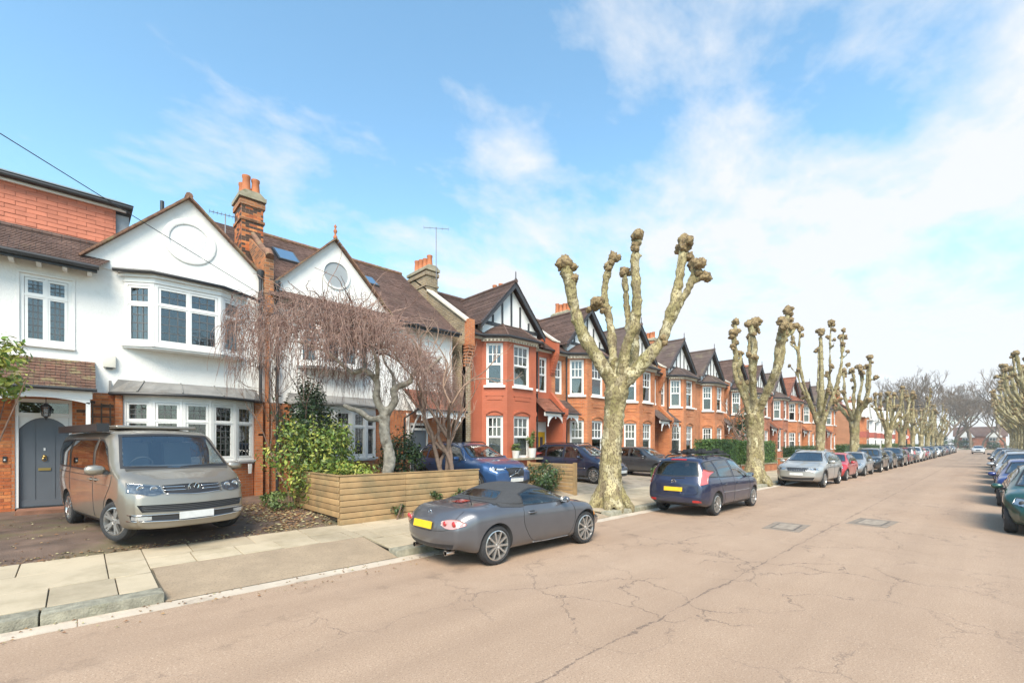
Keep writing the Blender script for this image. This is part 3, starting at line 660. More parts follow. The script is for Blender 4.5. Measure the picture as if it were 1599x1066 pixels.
# flue, aerial, chimney between the two houses
MB().tube([(1.75, 16.4, 8.1), (1.75, 16.4, 8.92)], .05, 10).build('flue_pipe', BLACK, h1, 40)
def chimney(parent, x0, x1, y0, y1, z0, z1, pots, bricks=None, cap=STONE, matl=None, name='chimney'):
    m = MB().box(x0, x1, y0, y1, z0, z1 - .42); ch = m.build(name, matl or BRICK_C, parent)
    m = MB().box(x0 - .05, x1 + .05, y0 - .05, y1 + .05, z1 - .42, z1 - .26).box(x0 + .0, x1 + .0, y0, y1, z1 - .26, z1 - .18).box(x0 - .04, x1 + .04, y0 - .04, y1 + .04, z1 - .9, z1 - .82); m.build('string_course', BRICK_C if matl in (None, MORTAR) else matl, ch)
    m = MB().box(x0 - .08, x1 + .08, y0 - .08, y1 + .08, z1 - .18, z1 - .06); m.prism([(x0 - .06, z1 - .06), (x1 + .06, z1 - .06), (x1 - .1, z1 + .08), (x0 + .1, z1 + .08)], 'y', y0 - .05, y1 + .05); m.build('cap', cap, ch)
    for (px_, py_, hh) in pots:
        m = MB(); chimney_pot(m, px_, py_, z1 + .02, hh, .135); m.build('chimney_pot', POT, ch, 40)
    return ch
c1 = chimney(h1, 3.78, 4.42, 16.5, 17.35, 6.4, 10.05, [(3.98, 16.75, .62), (3.96, 17.1, .5), (4.25, 16.75, .58), (4.24, 17.12, .4)], matl=MORTAR)
brick_panel(c1, 3.78, 4.42, 7.65, 9.62, 16.5, BRK, .45, 'y', 11); brick_panel(c1, 16.5, 17.35, 7.95, 9.62, 3.78, BRK, .5, 'x', 12)
m = MB(); m.prism([(14.78, 5.85), (15.2, 5.85), (15.2, 6.9), (16.5, 8.2), (16.5, 7.9), (17, 8.9), (14.9, 7.62), (14.78, 7.5)], 'x', 4.0, 4.24); m.build('party_parapet', BRICK_C, h1)
m = MB(); m.tube([(4.12, 14.72, 7.5), (4.12, 14.86, 7.68), (4.12, 15.3, 7.86), (4.12, 16.5, 8.75)], [.12, .12, .1, .08], 10); m.build('parapet_coping', VERGE, h1, 50)
m = MB()
for xx, zt in ((3.90, 6.95), (4.36, 6.75)):
    m.tube([(xx, 14.86, zt), (xx, 14.86, .4)], .045, 8); m.lathe([(.10, zt + .12), (.10, zt), (.05, zt - .15)], 8, (xx, 14.86, 0))
    for zz_ in (2.2, 4.2, 5.6): m.box(xx - .07, xx + .07, 14.8, 14.97, zz_, zz_ + .05)
m.build('downpipe', BLACK, h1, 40)
def aerial(x, y, z0, z1, ax, ln, n, label, stays=True):
    a = thing('tv_aerial', label, 'aerial', (x, y, z0), 'roof aerials'); AL = mat('dull_aluminium', (.22, .22, .23), .5, .1, metal=.5)
    MB().tube([(x, y, z0), (x, y, z1)], .018, 6).build('mast', AL, a)
    m = MB(); c, s_ = math.cos(ax), math.sin(ax); m.tube([(x - c * ln / 2, y - s_ * ln / 2, z1 - .03), (x + c * ln / 2, y + s_ * ln / 2, z1 - .03)], .012, 6)
    for i in range(n):
        t = -ln / 2 + ln * i / (n - 1); m.tube([(x + c * t - s_ * .16, y + s_ * t + c * .16, z1 - .03), (x + c * t + s_ * .16, y + s_ * t - c * .16, z1 - .03)], .006, 5)
    m.build('antenna', AL, a)
aerial(3.62, 17.9, 8.9, 9.75, R(-8), .9, 9, 'small tv aerial on the roof just left of the tall brick chimney')

# ------------------------------------------------------------------ the second white house, behind the weeping tree
h2 = thing('semi_detached_house', 'white roughcast house with grey oval gable window behind the weeping tree', 'house', (7.5, F, .45))
XE = 10.95
wall_cells(MB(), 4.1, XE, .1, 3.2, F, F + .25, [(4.95, 7.45, 1.45, 3.08), (9.02, 9.82, .3, 2.75)]).build('brick_wall', BRICK_O, h2)
wall_cells(MB(), 4.1, XE, 3.2, 6.35, F - .012, F + .25, [(5.1, 7.3, 4.45, 6.0)]).build('rendered_wall', RENDER, h2)
MB().prism([(4.22, 6.25), (8.35, 6.25), (8.35, 6.36), (6.15, 8.66), (4.22, 6.8)], 'y', F - .035, F + .25).build('gable_wall', RENDER, h2)
MB().box(4.1, XE, F + .25, 23, .1, 6.4).build('house_body', BRICK_Y, h2)
MB().prism([(F - .2, 6.3), (23.4, 6.3), (19, 9.8)], 'x', XE - .2, XE).build('end_gable', BRICK_Y, h2)
m = MB(); RX = lambda y: 6.35 + (y - 14.6) * .795
courses(m, (4.1, 14.6, 6.35), (XE + .08, 14.6, 6.35), (XE + .05, 19, 9.85), (4.1, 19, 9.85), seed=15); m.quad((4.1, 19, 9.85), (XE, 19, 9.85), (XE, 23.4, 6.35), (4.1, 23.4, 6.35))
r2 = m.build('main_roof', mat_units('brown_red_tiles', (.185, .108, .082), (.135, .078, .06), (.06, .04, .035), .165, .105, .006, .5, var=.25, dirt=(.22, .15, .11), dlo=.55, dhi=.85, dsc=.9), h2); r2['kind'] = 'stuff'
m = MB(); ridge_tiles(m, (4.1, 19, 9.88), (XE, 19, 9.88), .1); m.build('ridge', VERGE, h2, 40)
m = MB(); courses(m, (4.18, yb, 6.72), (4.18, F - .12, 6.72), (6.15, F - .12, 8.70), (6.15, yb, 8.70), seed=13); courses(m, (8.42, F - .12, 6.32), (8.42, yb, 6.32), (6.15, yb, 8.70), (6.15, F - .12, 8.70), seed=14); g2 = m.build('gable_roof', TILE, h2); g2['kind'] = 'stuff'
m = MB()
for a, b in (((4.2, 6.76), (6.15, 8.72)), ((6.15, 8.72), (8.44, 6.32))):
    n = 24
    for i in range(n): m.bar((a[0] + (b[0] - a[0]) * i / n, F - .10, a[1] + (b[1] - a[1]) * i / n + random.uniform(-.008, .008)), (a[0] + (b[0] - a[0]) * (i + .97) / n, F - .10, a[1] + (b[1] - a[1]) * (i + .97) / n), .2, .045)
m.build('verge', VERGE, h2)
m = MB(); m.lathe([(.06, 8.72), (.07, 8.78), (.03, 8.84), (.035, 8.9), (.065, 8.96), (.04, 9.02), (.02, 9.06), (.05, 9.12), (.001, 9.2)], 10, (6.15, F - .1, 0)); m.build('finial', POT, h2, 60)
m = MB(); m.lathe([(.47, 0), (.47, -.04), (.41, -.045), (.40, .0)], 36, (6.2, F - .033, 7.55), 'y'); ov = m.build('round_window', WHITE, h2, 40); MB().lathe([(.41, -.012), (.001, -.014)], 36, (6.2, F - .033, 7.55), 'y').build('pane', mat('frosted_pane', (.33, .345, .35), .3, .05, 2), ov)
for (xx, yy, w_, l_) in ((5.45, 17.55, .75, 1.05), (8.55, 17.3, .5, .8), (6.95, 18.2, .4, .5)):
    sl = math.atan(.795); M4 = Matrix.Translation((xx, yy, RX(yy) + .03)) @ Matrix.Rotation(sl, 4, 'X')
    o = MB().box(-w_ / 2, w_ / 2, -l_ / 2, l_ / 2, -.02, .06).xf(M4).build('rooflight', mat('dark_frame', (.08, .08, .08), .5), h2); MB().box(-w_ / 2 + .06, w_ / 2 - .06, -l_ / 2 + .06, l_ / 2 - .06, .05, .066).xf(M4).build('pane', mat_glass('rooflight_glass', (.3, .32, .33), .55), o)
ub2 = [(5.0, F - .02), (5.55, 14.62), (6.85, 14.62), (7.4, F - .02)]
bay(h2, ub2, 4.46, 6.0, [(1,), (1, 1), (1,)], .66, (3, 6), [None, 'side', None], .075, .06)
m = MB(); plan_prism(m, ub2, 4.36, 4.455, F, grow=.06); m.build('bay_sill', WHITE, h2); m = MB(); plan_prism(m, ub2, 6.002, 6.14, F, grow=.08); m.build('bay_head', WHITE, h2)
m = MB(); gutter(m, [(4.45, 14.9, 6.22), (5.5, 14.46, 6.2), (6.9, 14.46, 6.2), (7.8, 14.9, 6.18)], .05); gutter(m, [(8.3, 14.52, 6.33), (XE + .1, 14.52, 6.31)], .055); m.build('gutter', BLACK, h2, 40)
m = MB(); m.box(8.4, XE + .05, 14.56, 14.6, 6.2, 6.33); m.build('fascia', BLACK, h2)
gb2 = arc(4.85, 7.55, F - .12, .5, 5)
bay(h2, gb2, 1.50, 3.06, [(1,)] * 5, .66, (3, 8), ['right', None, 'right', None, 'full'], .065, .055)
m = MB(); plan_prism(m, gb2, 1.40, 1.496, F, grow=.07); m.build('bay_sill', WHITE, h2); m = MB(); plan_prism(m, gb2, 3.062, 3.18, F, grow=.04); m.build('bay_head', WHITE, h2)
m = MB(); plan_prism(m, gb2, .1, 1.398, F); m.build('bay_brickwork', BRICK_O, h2)
m = MB(); oa = arc(4.6, 7.8, F - .12, .64, 12); ia = arc(4.75, 7.65, F, .12, 12)
for i in range(12): m.add([(*oa[i], 3.24), (*oa[i + 1], 3.24), (ia[i + 1][0], F - .02, 3.54), (ia[i][0], F - .02, 3.54), (*oa[i], 3.185), (*oa[i + 1], 3.185)], [(0, 1, 2, 3), (4, 5, 1, 0)])
m.build('bay_roof', LEAD, h2)
dr = MB().box(9.05, 9.79, F + .1, F + .15, .5, 2.5).build('door', DOORG, h2); MB().lathe([(.001, -.04), (.03, -.03), (.03, 0)], 10, (9.7, F + .1, 1.5), 'y').build('door_knob', BRASS, dr)
MB().box(9.02, 9.06, F + .02, F + .16, .45, 2.75).box(9.78, 9.82, F + .02, F + .16, .45, 2.75).box(9.06, 9.78, F + .02, F + .16, 2.66, 2.75).box(9.06, 9.78, F + .04, F + .16, 2.48, 2.56).build('door_frame', WHITE, h2); MB().box(9.0, 9.84, F + .2, F + .5, .3, 2.8).build('hall', ROOM, h2)
m = MB(); courses(m, (8.72, 14.05, 3.22), (10.92, 14.05, 3.22), (10.92, F - .02, 4.0), (8.72, F - .02, 4.0), seed=18); cp = m.build('canopy_roof', TILE_R, h2); cp['kind'] = 'stuff'
m = MB(); m.prism([(14.1, 3.1), (14.1, 3.2), (F, 3.95), (F, 3.85), (14.3, 3.1)], 'x', 8.74, 8.82).prism([(14.1, 3.1), (14.1, 3.2), (F, 3.95), (F, 3.85), (14.3, 3.1)], 'x', 10.8, 10.88).box(8.74, 10.88, 14.06, 14.14, 3.0, 3.17)
for xx in (8.84, 10.72):
    m.box(xx, xx + .09, F - .1, F, 1.9, 3.1); m.tube([(xx + .045, F - .05, 2.0), (xx + .045, F - .3, 2.3), (xx + .045, F - .6, 2.75), (xx + .045, F - .85, 3.02)], .04, 6)
ac = [(8.95 + 1.75 * i / 14, 2.80 + .16 * (1 - (2 * i / 14 - 1) ** 2)) for i in range(15)]; m.prism([(8.95, 3.0)] + ac + [(10.7, 3.0)], 'y', 14.08, 14.12); m.build('canopy_frame', WHITE, h2)
m = MB(); gutter(m, [(8.7, 14.0, 3.2), (10.95, 14.0, 3.18)], .04); m.tube([(8.72, 14.0, 3.18), (8.72, 14.9, 2.9), (8.72, 14.93, .5)], .035, 6); m.build('canopy_gutter', BLACK, h2, 40)
MB().box(4.05, 4.15, 14.9, 15.02, .2, 6.2).build('party_joint', BRICK_O, h2)
# ------------------------------------------------------------------ the brick terrace
UW, TY, TZ = 5.3, 14.9, .45
CORN = mat('cream_cornice', (.60, .55, .46), .6, .08, 3)
CONC = mat('concrete_tiles', (.125, .088, .075), .85, .2, 2, dirt=(.20, .17, .10), dirts=1.0)
BLIND = mat('white_blind', (.70, .69, .66), .7, .03)
def terrace_house(bx, side, label, bm_, door_col, corbel, roof=None, chim=False, org=(0, 0, 0), cur=('full', 'full', None, None, None)):
    """two-storey bay-fronted house; bx = bay centre, side = +1 when the porch lies right of the bay"""
    roof = roof or TILE
    h = thing('terraced_house', label, 'house', org, 'brick terrace'); ORG[h.name] = (0, 0, 0)
    p0, p1 = (bx + 1.65, UW) if side > 0 else (0, bx - 1.65); pc = (p0 + p1) / 2
    nw = (pc - .30, pc + .28, 4.0, 5.7)
    wall_cells(MB(), 0, UW, -.4, 6.1, 0, .25, [(bx - 1.5, bx + 1.5, .2, 6.0), nw, (p0 + .03, p1 - .03, -.05, 2.62)]).build('brick_wall', bm_, h)
    MB().box(.01, UW - .01, 1.6, 8, -.4, 6.2).build('house_body', BRICK_Y, h)
    P = [(bx - 1.65, 0), (bx - .9, -.75), (bx + .9, -.75), (bx + 1.65, 0)]
    bw = MB(); bands = MB(); wins = []
    for k, ((xa, ya), (xb, yb_)) in enumerate(zip(P, P[1:])):
        ln = math.hypot(xb - xa, yb_ - ya); an = math.atan2(yb_ - ya, xb - xa); M4 = xform((xa, ya, 0), an)
        w0, w1 = (ln / 2 - .50, ln / 2 + .50) if k == 1 else (ln / 2 - .36, ln / 2 + .36)
        st = len(bw.v); wall_cells(bw, 0, ln, -.4, 5.86, 0, .2, [(w0, w1, .9, 2.72), (w0, w1, 4.0, 5.82)])
        n = 10; sp = [(w0, 2.72)] + [(w0 + (w1 - w0) * i / n, 2.60 + .14 * (1 - (2 * i / n - 1) ** 2)) for i in range(n + 1)] + [(w1, 2.72)]
        bw.xf(M4, st)
        hood = MB(); st = 0
        for i in range(n):                                              # arched brick hood over the ground floor light
            a, b = sp[1 + i], sp[2 + i]; hood.prism([(a[0], a[1] + .16), (b[0], b[1] + .16), (b[0], b[1] + .245), (a[0], a[1] + .245)], 'y', -.045, .0)
        hood.prism([(w0 - .03, 3.55), (w1 + .03, 3.55), (w1 + .03, 3.62), (w0 - .03, 3.62)], 'y', -.03, 0).prism([(w0 + .05, 3.38), (w1 - .05, 3.38), (w1 - .05, 3.56), (w0 + .05, 3.56)], 'y', -.02, 0)
        hood.xf(M4, st); hood.build('brick_moulding', bm_, h)
        st = len(bands.v)
        bands.box(w0 - .10, w1 + .10, -.10, .02, 3.90, 3.995).box(w0 - .08, w1 + .08, -.08, .02, .80, .895); bands.xf(M4, st)
        wins.append((M4, w0, w1))
    bw.build('bay_brickwork', bm_, h); bands.build('sill', WHITE, h)
    for k, (M4, w0, w1) in enumerate(wins):
        for lev, (z0, z1, tr_) in enumerate(((.9, 2.72, .5), (4.0, 5.82, .5))):
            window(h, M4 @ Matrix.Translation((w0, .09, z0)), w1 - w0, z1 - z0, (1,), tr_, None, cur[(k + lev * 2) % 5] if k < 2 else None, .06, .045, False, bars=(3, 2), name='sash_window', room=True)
    window(h, xform((nw[0], .1, nw[2]), 0), nw[1] - nw[0], nw[3] - nw[2], (1,), .5, None, None, .06, .045, True, bars=(2, 2), name='sash_window')
    m = MB(); plan_prism(m, P, 5.862, 5.93, 0, grow=.05)
    plan_prism(m, P, 5.932, 6.02, 0, grow=.14); m.box(0, bx - 1.75, -.14, 0, 5.93, 6.02).box(bx + 1.75, UW, -.14, 0, 5.93, 6.02)
    for k, ((xa, ya), (xb, yb_)) in enumerate(zip(P, P[1:])):
        ln = math.hypot(xb - xa, yb_ - ya); an = math.atan2(yb_ - ya, xb - xa); st = len(m.v)
        for i in range(int(ln / .16)): m.box(.05 + i * .16, .11 + i * .16, -.13, -.01, 5.855, 5.931)
        m.xf(xform((xa, ya, 0), an), st)
    m.build('cornice', CORN, h)
    # bay roof, gutters
    E = [(bx - 1.95, 0, 6.06), (bx - 1.02, -.97, 6.06), (bx + 1.02, -.97, 6.06), (bx + 1.95, 0, 6.06)]; T = [(bx - .75, 0, 6.80), (bx - .5, -.06, 6.80), (bx + .5, -.06, 6.80), (bx + .75, 0, 6.80)]
    m = MB()
    for i in range(3): courses(m, E[i], E[i + 1], T[i + 1], T[i], .11, tiles=False, lift=.02)
    for i in (1, 2): m.tube([E[i], T[i]], .05, 6)
    m.build('bay_roof', roof, h)
    m = MB(); gutter(m, [(0, -.30, 6.04), (bx - 1.95, -.30, 6.04), (bx - 1.06, -1.03, 6.03), (bx + 1.06, -1.03, 6.03), (bx + 1.95, -.30, 6.04), (UW, -.30, 6.04)], .055)
    m.tube([(p0 + .06 if side > 0 else p1 - .06, -.06, 5.95), (p0 + .06 if side > 0 else p1 - .06, -.06, 0)], .04, 6); m.build('gutter', BLACK, h, 40)
    # timbered gable
    gx, gz, gb_ = 1.68, 8.5, 6.68
    MB().prism([(bx - gx, 6.1), (bx + gx, 6.1), (bx + gx, gb_), (bx, gz), (bx - gx, gb_)], 'y', -.06, .25).build('gable_wall', WHITE, h)
    m = MB(); m.box(bx - gx, bx + gx, -.10, -.062, gb_ - .05, gb_ + .09)
    for i in range(-2, 3): m.box(bx + i * .55 - .045, bx + i * .55 + .045, -.095, -.06, gb_ + .09, gz - abs(i * .55) * 1.16 - .12)
    m.build('gable_timber', TIMBER, h)
    for s_ in (-1, 1):
        MB().prism([(bx + s_ * (gx + .28), gb_ - .34), (bx + s_ * (gx + .28), gb_ - .08), (bx, gz + .22), (bx, gz - .06)], 'y', -.36, -.30).build('bargeboard', TIMBER, h)
    m = MB(); courses(m, (bx - gx - .3, 3.6, gb_ - .16), (bx - gx - .3, -.40, gb_ - .16), (bx, -.40, gz + .22), (bx, 3.7, gz + .22), .12, tiles=False, lift=.02)
    courses(m, (bx + gx + .3, -.40, gb_ - .16), (bx + gx + .3, 3.6, gb_ - .16), (bx, 3.7, gz + .22), (bx, -.40, gz + .22), .12, tiles=False, lift=.02); m.build('gable_roof', roof, h)
    m = MB(); ridge_tiles(m, (bx, -.42, gz + .24), (bx, 3.7, gz + .24), .085); m.build('ridge', roof, h, 40)
    MB().lathe([(.05, gz + .2), (.05, gz + .34), (.025, gz + .4), (.025, gz + .62), (.001, gz + .7)], 8, (bx, -.36, 0)).build('finial', TIMBER, h, 50)
    m = MB(); courses(m, (0, -.28, 6.08), (UW, -.28, 6.08), (UW, 3.7, 8.82), (0, 3.7, 8.82), .12, tiles=False, lift=.02); m.quad((0, 3.7, 8.82), (UW, 3.7, 8.82), (UW, 8, 6.1), (0, 8, 6.1)); m.build('main_roof', roof, h)
    m = MB(); ridge_tiles(m, (0, 3.7, 8.86), (UW, 3.7, 8.86), .1); m.build('ridge', roof, h, 40)
    # porch with lean-to roof and fretted brackets
    m = MB(); courses(m, (p0 - .25, -.88, 2.98), (p1, -.88, 2.98), (p1, 0, 3.72), (p0 - .25, 0, 3.72), .11, tiles=False, lift=.02); m.build('porch_roof', TILE_R if bm_ is BRICK_RED else roof, h)
    m = MB(); m.box(p0 - .22, p1 - .06, -.82, -.76, 2.80, 2.97); n = 12
    for a, b in ((p0 + .02, p1 - .06),):
        ac = [(a + (b - a) * i / n, 2.42 + .38 * (1 - abs(2 * i / n - 1) ** 2.6)) for i in range(n + 1)]
        m.prism([(a, 2.81)] + ac + [(b, 2.81)], 'y', -.81, -.77)
        for i in (0, n // 2, n): m.lathe([(.001, 2.3), (.035, 2.34), (.02, 2.4), (.02, 2.45)], 8, (ac[i][0], -.79, .38 if i == n // 2 else 0))
    m.build('porch_fretwork', WHITE, h)
    m = MB(); gutter(m, [(p0 - .28, -.93, 2.97), (p1, -.93, 2.96)], .04); m.build('porch_gutter', BLACK, h, 40)
    dc = mat('door_' + label.split()[0] + str(round(door_col[0] * 100)), door_col, .4, .05)
    m = MB(); m.box(p0 + .03, p0 + .031, .02, 1.3, -.3, 2.62).box(p1 - .031, p1 - .03, .02, 1.3, -.3, 2.62).box(p0, p1, .0, 1.3, -.3, .02).box(p0 + .02, p1 - .02, .2, 1.3, 2.6, 2.64); m.build('porch_recess', bm_, h)
    d = MB().box(pc - .42, pc + .42, .3, .35, .02, 2.1).build('door', dc, h); m = MB(); m.box(pc - .25, pc - .05, .285, .30, 1.25, 1.85).box(pc + .05, pc + .25, .285, .30, 1.25, 1.85); m.build('door_light', mat('stained_glass', (.06, .06, .07), .2), d); MB().box(pc - .28, pc + .28, .285, .30, .3, 1.0).build('door_panel', dc, d)
    MB().box(p0 + .04, pc - .42, .32, .4, .02, 2.59).box(pc + .42, p1 - .04, .32, .4, .02, 2.59).box(pc - .42, pc + .42, .32, .4, 2.1, 2.59).build('door_frame', WHITE, h)
    if corbel:                                                          # party wall: coping up the roof, stepped corbel, wall between the porches
        x0, x1 = UW - .11, UW + .11
        m = MB(); m.prism([(-.05, 4.9), (-.30, 5.5), (-.42, 5.9), (-.42, 6.42), (-.2, 6.52), (3.7, 9.2), (3.7, 8.6), (.0, 6.0), (.0, 4.9)], 'x', x0, x1)
        for i in range(7): m.box(x0 - .02, x1 + .02, -.12 - i * .045, 0, 5.0 + i * .13, 5.08 + i * .13)
        m.prism([(0, 4.05), (-.85, 3.2), (-.98, 3.2), (-.98, 2.9), (-.85, 2.7), (-.80, -.4), (0, -.4)], 'x', x0, x1)
        for i in range(4): m.box(x0 - .02, x1 + .02, -.86 - i * .03, -.7, 2.55 + i * .1, 2.6 + i * .1)
        m.build('party_wall', bm_, h)
        MB().prism([(-.45, 6.44), (-.2, 6.54), (3.7, 9.22), (3.7, 9.30), (-.22, 6.62), (-.45, 6.5)], 'x', x0 - .04, x1 + .04).build('coping', CORN, h)
    if chim:
        chimney(h, -.35, .45, 3.2, 4.3, 8.0, 9.75, [(-.15, 3.45, .5), (.2, 3.45, .6), (-.15, 3.75, .5), (.22, 3.78, .55), (-.15, 4.05, .62), (.2, 4.08, .5)], matl=BRICK_Y if bm_ is BRICK_RED else BRICK_O)
    return h
BX = 2.5
YELLOW = (.62, .36, .02)
red_h = terrace_house(BX, 1, 'terraced house painted deep red with yellow front door next to the stock brick flank', BRICK_RED, YELLOW, True, chim=False, cur=('full', 'full', None, 'full', None))
red_h.location = (11.6, TY, TZ)
right = terrace_house(UW - BX, -1, 'orange brick terraced house sharing a porch wall with the red painted house', BRICK_O, (.05, .09, .06), False, chim=False, cur=('half', None, 'full', None, 'half'))
right.location = (16.9, TY, TZ)
left = terrace_house(BX, 1, 'orange brick terraced house whose bay stands behind the nearest plane tree', BRICK_O, (.16, .03, .03), True, CONC, True, cur=('full', 'full', None, None, 'full'))
left.location = (22.2, TY, TZ)
# flank wall of the terrace with raked parapet, and its chimney
fl = thing('flank_wall', 'tall stock brick flank wall with raked stone coping at the end of the terrace', 'wall', (11.5, 17, .45))
MB().prism([(14.62, .1), (14.62, 6.95), (18.6, 9.62), (22.8, 6.7), (22.8, .1)], 'x', 11.38, 11.60).build('brickwork', BRICK_Y, fl)
MB().prism([(14.58, 6.92), (14.58, 7.0), (18.6, 9.70), (18.6, 9.62)], 'x', 11.30, 11.66).build('coping', CORN, fl)
m = MB(); m.box(11.36, 11.66, 14.42, 14.70, 5.9, 7.0)
for i in range(8): m.box(11.34, 11.68, 14.62 - i * .03, 14.75, 5.1 + i * .12, 5.17 + i * .12)
m.box(11.38, 11.68, 14.66, 14.9, .1, 6.0); m.build('corbel', BRICK_O, fl)
chimney(fl, 11.3, 11.9, 17.4, 18.9, 8.2, 9.95, [(11.6, 17.6, .55), (11.6, 17.95, .5), (11.6, 18.3, .55), (11.6, 18.65, .6)], matl=BRICK_Y)
aerial(11.75, 17.3, 9.4, 11.75, R(-35), 1.1, 5, 'tall tv aerial on a mast beside the four pot chimney')
names_l = ['orange brick terraced house with dark tiled gable left of the second plane tree', 'orange brick terraced house behind the crown of the second plane tree', 'orange brick terraced house behind the slender third plane tree', 'orange brick terraced house last but one before the side street']
names_r = ['orange brick terraced house with bay above the dark car and low hedge', 'orange brick terraced house with porch behind the clipped hedge', 'orange brick terraced house half hidden between second and third plane trees', 'orange brick terraced house just beyond the third plane tree trunk', 'end terraced house of orange brick at the corner of the side street']
BRICK_O2 = mat_units('rose_brick', (.43, .14, .065), (.35, .105, .05), (.33, .21, .15), .225, .075, .008, .6, var=.2, dirt=(.24, .09, .05))
BRICK_O3 = mat_units('pale_orange_brick', (.53, .19, .07), (.45, .145, .05), (.38, .25, .17), .225, .075, .008, .6, var=.2, dirt=(.3, .12, .06))
def swap(t, old, new):
    for o in t.children_recursive:
        if o.type == 'MESH':
            for sl in o.material_slots:
                if sl.material == old: sl.link = 'OBJECT'; sl.material = new
for k in range(1, 6):
    if k > 1:
        c = copy_tree(left); c.location = (11.6 + 10.6 * k, TY, TZ); c['label'] = names_l[k - 2]; swap(c, BRICK_O, [BRICK_O3, BRICK_O2][k % 2]); swap(c, CONC, [TILE, TILE_R, CONC][k % 3])
    c = copy_tree(right); c.location = (16.9 + 10.6 * k, TY, TZ); c['label'] = names_r[k - 1]; swap(c, BRICK_O, [BRICK_O2, BRICK_O3, BRICK_O][k % 3]); swap(c, TILE, [TILE, CONC][k % 2])
# small chimneys over the first pair's shared ridge
chs = thing('ridge_chimney', 'brick chimney with four clay pots on the ridge behind the red painted house', 'chimney', (16.9, 18.6, 8)); chimney(chs, 16.5, 17.3, 18.2, 19.4, 8.4, 10.1, [(16.7, 18.4, .55), (17.1, 18.4, .5), (16.7, 18.9, .6), (17.1, 18.9, .62), (17.1, 19.2, .5)], matl=BRICK_Y, name='stack')

# ------------------------------------------------------------------ houses beyond the side street
PINKW = mat('pale_render', (.70, .68, .65), .85, .05, 1.5)
SHUT = mat('red_tile_hanging', (.33, .085, .06), .8, .2, 5)
def far_house(x0, wid, y0, z1, ridge, label, wallm, base=None, gables=1, band=True, flank=None):
    h = thing('far_house', label, 'house', (x0 + wid / 2, y0, .4), 'houses beyond the side street'); x1 = x0 + wid
    MB().box(x0, x1, y0, y0 + 8, 0, z1).build('wall', wallm, h)
    m = MB(); courses(m, (x0 - .2, y0 - .4, z1), (x1 + .2, y0 - .4, z1), (x1 + .2, y0 + 4, ridge), (x0 - .2, y0 + 4, ridge), .14, tiles=False, lift=.02); m.quad((x0 - .2, y0 + 4, ridge), (x1 + .2, y0 + 4, ridge), (x1 + .2, y0 + 8.4, z1), (x0 - .2, y0 + 8.4, z1)); m.build('roof', TILE_R, h)
    if flank: MB().prism([(y0, 0), (y0, z1), (y0 + 4, ridge - .1), (y0 + 8, z1), (y0 + 8, 0)], 'x', x0 - .06, x0).build('flank', flank, h)
    for g in range(gables):
        gx = x0 + wid * (g + .5) / gables; hw = min(1.9, wid / gables * .4)
        b = MB(); P = [(gx - hw, y0), (gx - hw * .6, y0 - .8), (gx + hw * .6, y0 - .8), (gx + hw, y0)]; plan_prism(b, P, .3, z1 - .2, y0); bay_ = b.build('bay', wallm, h)
        if band: b = MB(); plan_prism(b, P, 3.0, 3.9, y0, grow=.05); b.build('tile_band', SHUT, bay_)
        MB().prism([(gx - hw - .2, z1 - .2), (gx + hw + .2, z1 - .2), (gx, z1 + hw * 1.15)], 'y', y0 - .9, y0 + 3).build('gable', PINKW, h)
        for s_ in (-1, 1): MB().bar((gx + s_ * (hw + .35), y0 - .95, z1 - .35), (gx, y0 - .95, z1 + hw * 1.15 + .1), .2, .2).build('bargeboard', WHITE, h)
        for zz_ in (1.2, 4.2):
            wn = MB().box(gx - .62, gx + .62, y0 - .84, y0 - .79, zz_, zz_ + 1.5).build('window', WHITE, h)
            for i in range(3): MB().box(gx - .56 + i * .39, gx - .56 + i * .39 + .33, y0 - .86, y0 - .83, zz_ + .08, zz_ + 1.42).build('pane', mat('far_pane', (.06, .065, .07), .15), wn)
    for xx in (x0 + .5, x1 - .9):
        if gables < 2 or wid > 9:
            wn = MB().box(xx - .4, xx + .5, y0 - .05, y0 + .02, 4.2, 5.5).build('window', WHITE, h); MB().box(xx - .33, xx + .43, y0 - .07, y0 - .04, 4.28, 5.42).build('pane', mat('far_pane', (.06, .065, .07), .15), wn)
    chimney(h, x1 - .6, x1 + .3, y0 + 3.5, y0 + 4.6, ridge - 1, ridge + 1.2, [(x1 - .3, y0 + 3.8, .5), (x1, y0 + 3.8, .5), (x1 - .3, y0 + 4.3, .5)], matl=BRICK_O)
    return h
far_house(84.5, 8, 13.8, 6.3, 9.6, 'brick end house showing a blank orange flank across the side street', BRICK_O, gables=1, flank=mat_units('pale_flank_brick', (.44, .19, .09), (.38, .15, .07), (.36, .25, .17), .225, .075, .008, .4, var=.12))
far_house(95, 13, 14.2, 6.2, 9.4, 'white rendered semis with red tile hung bays past the brick flank', PINKW, gables=2)
far_house(111, 13, 14.2, 6.2, 9.4, 'white rendered semis with red bands farther down the street', PINKW, gables=2)
far_house(127, 13, 14.0, 6.4, 9.4, 'orange brick and white gabled semis far down the street', BRICK_O, gables=2, band=False)
far_house(143, 13, 14.0, 6.4, 9.4, 'last visible brick semis before the bare trees', BRICK_O, gables=2)
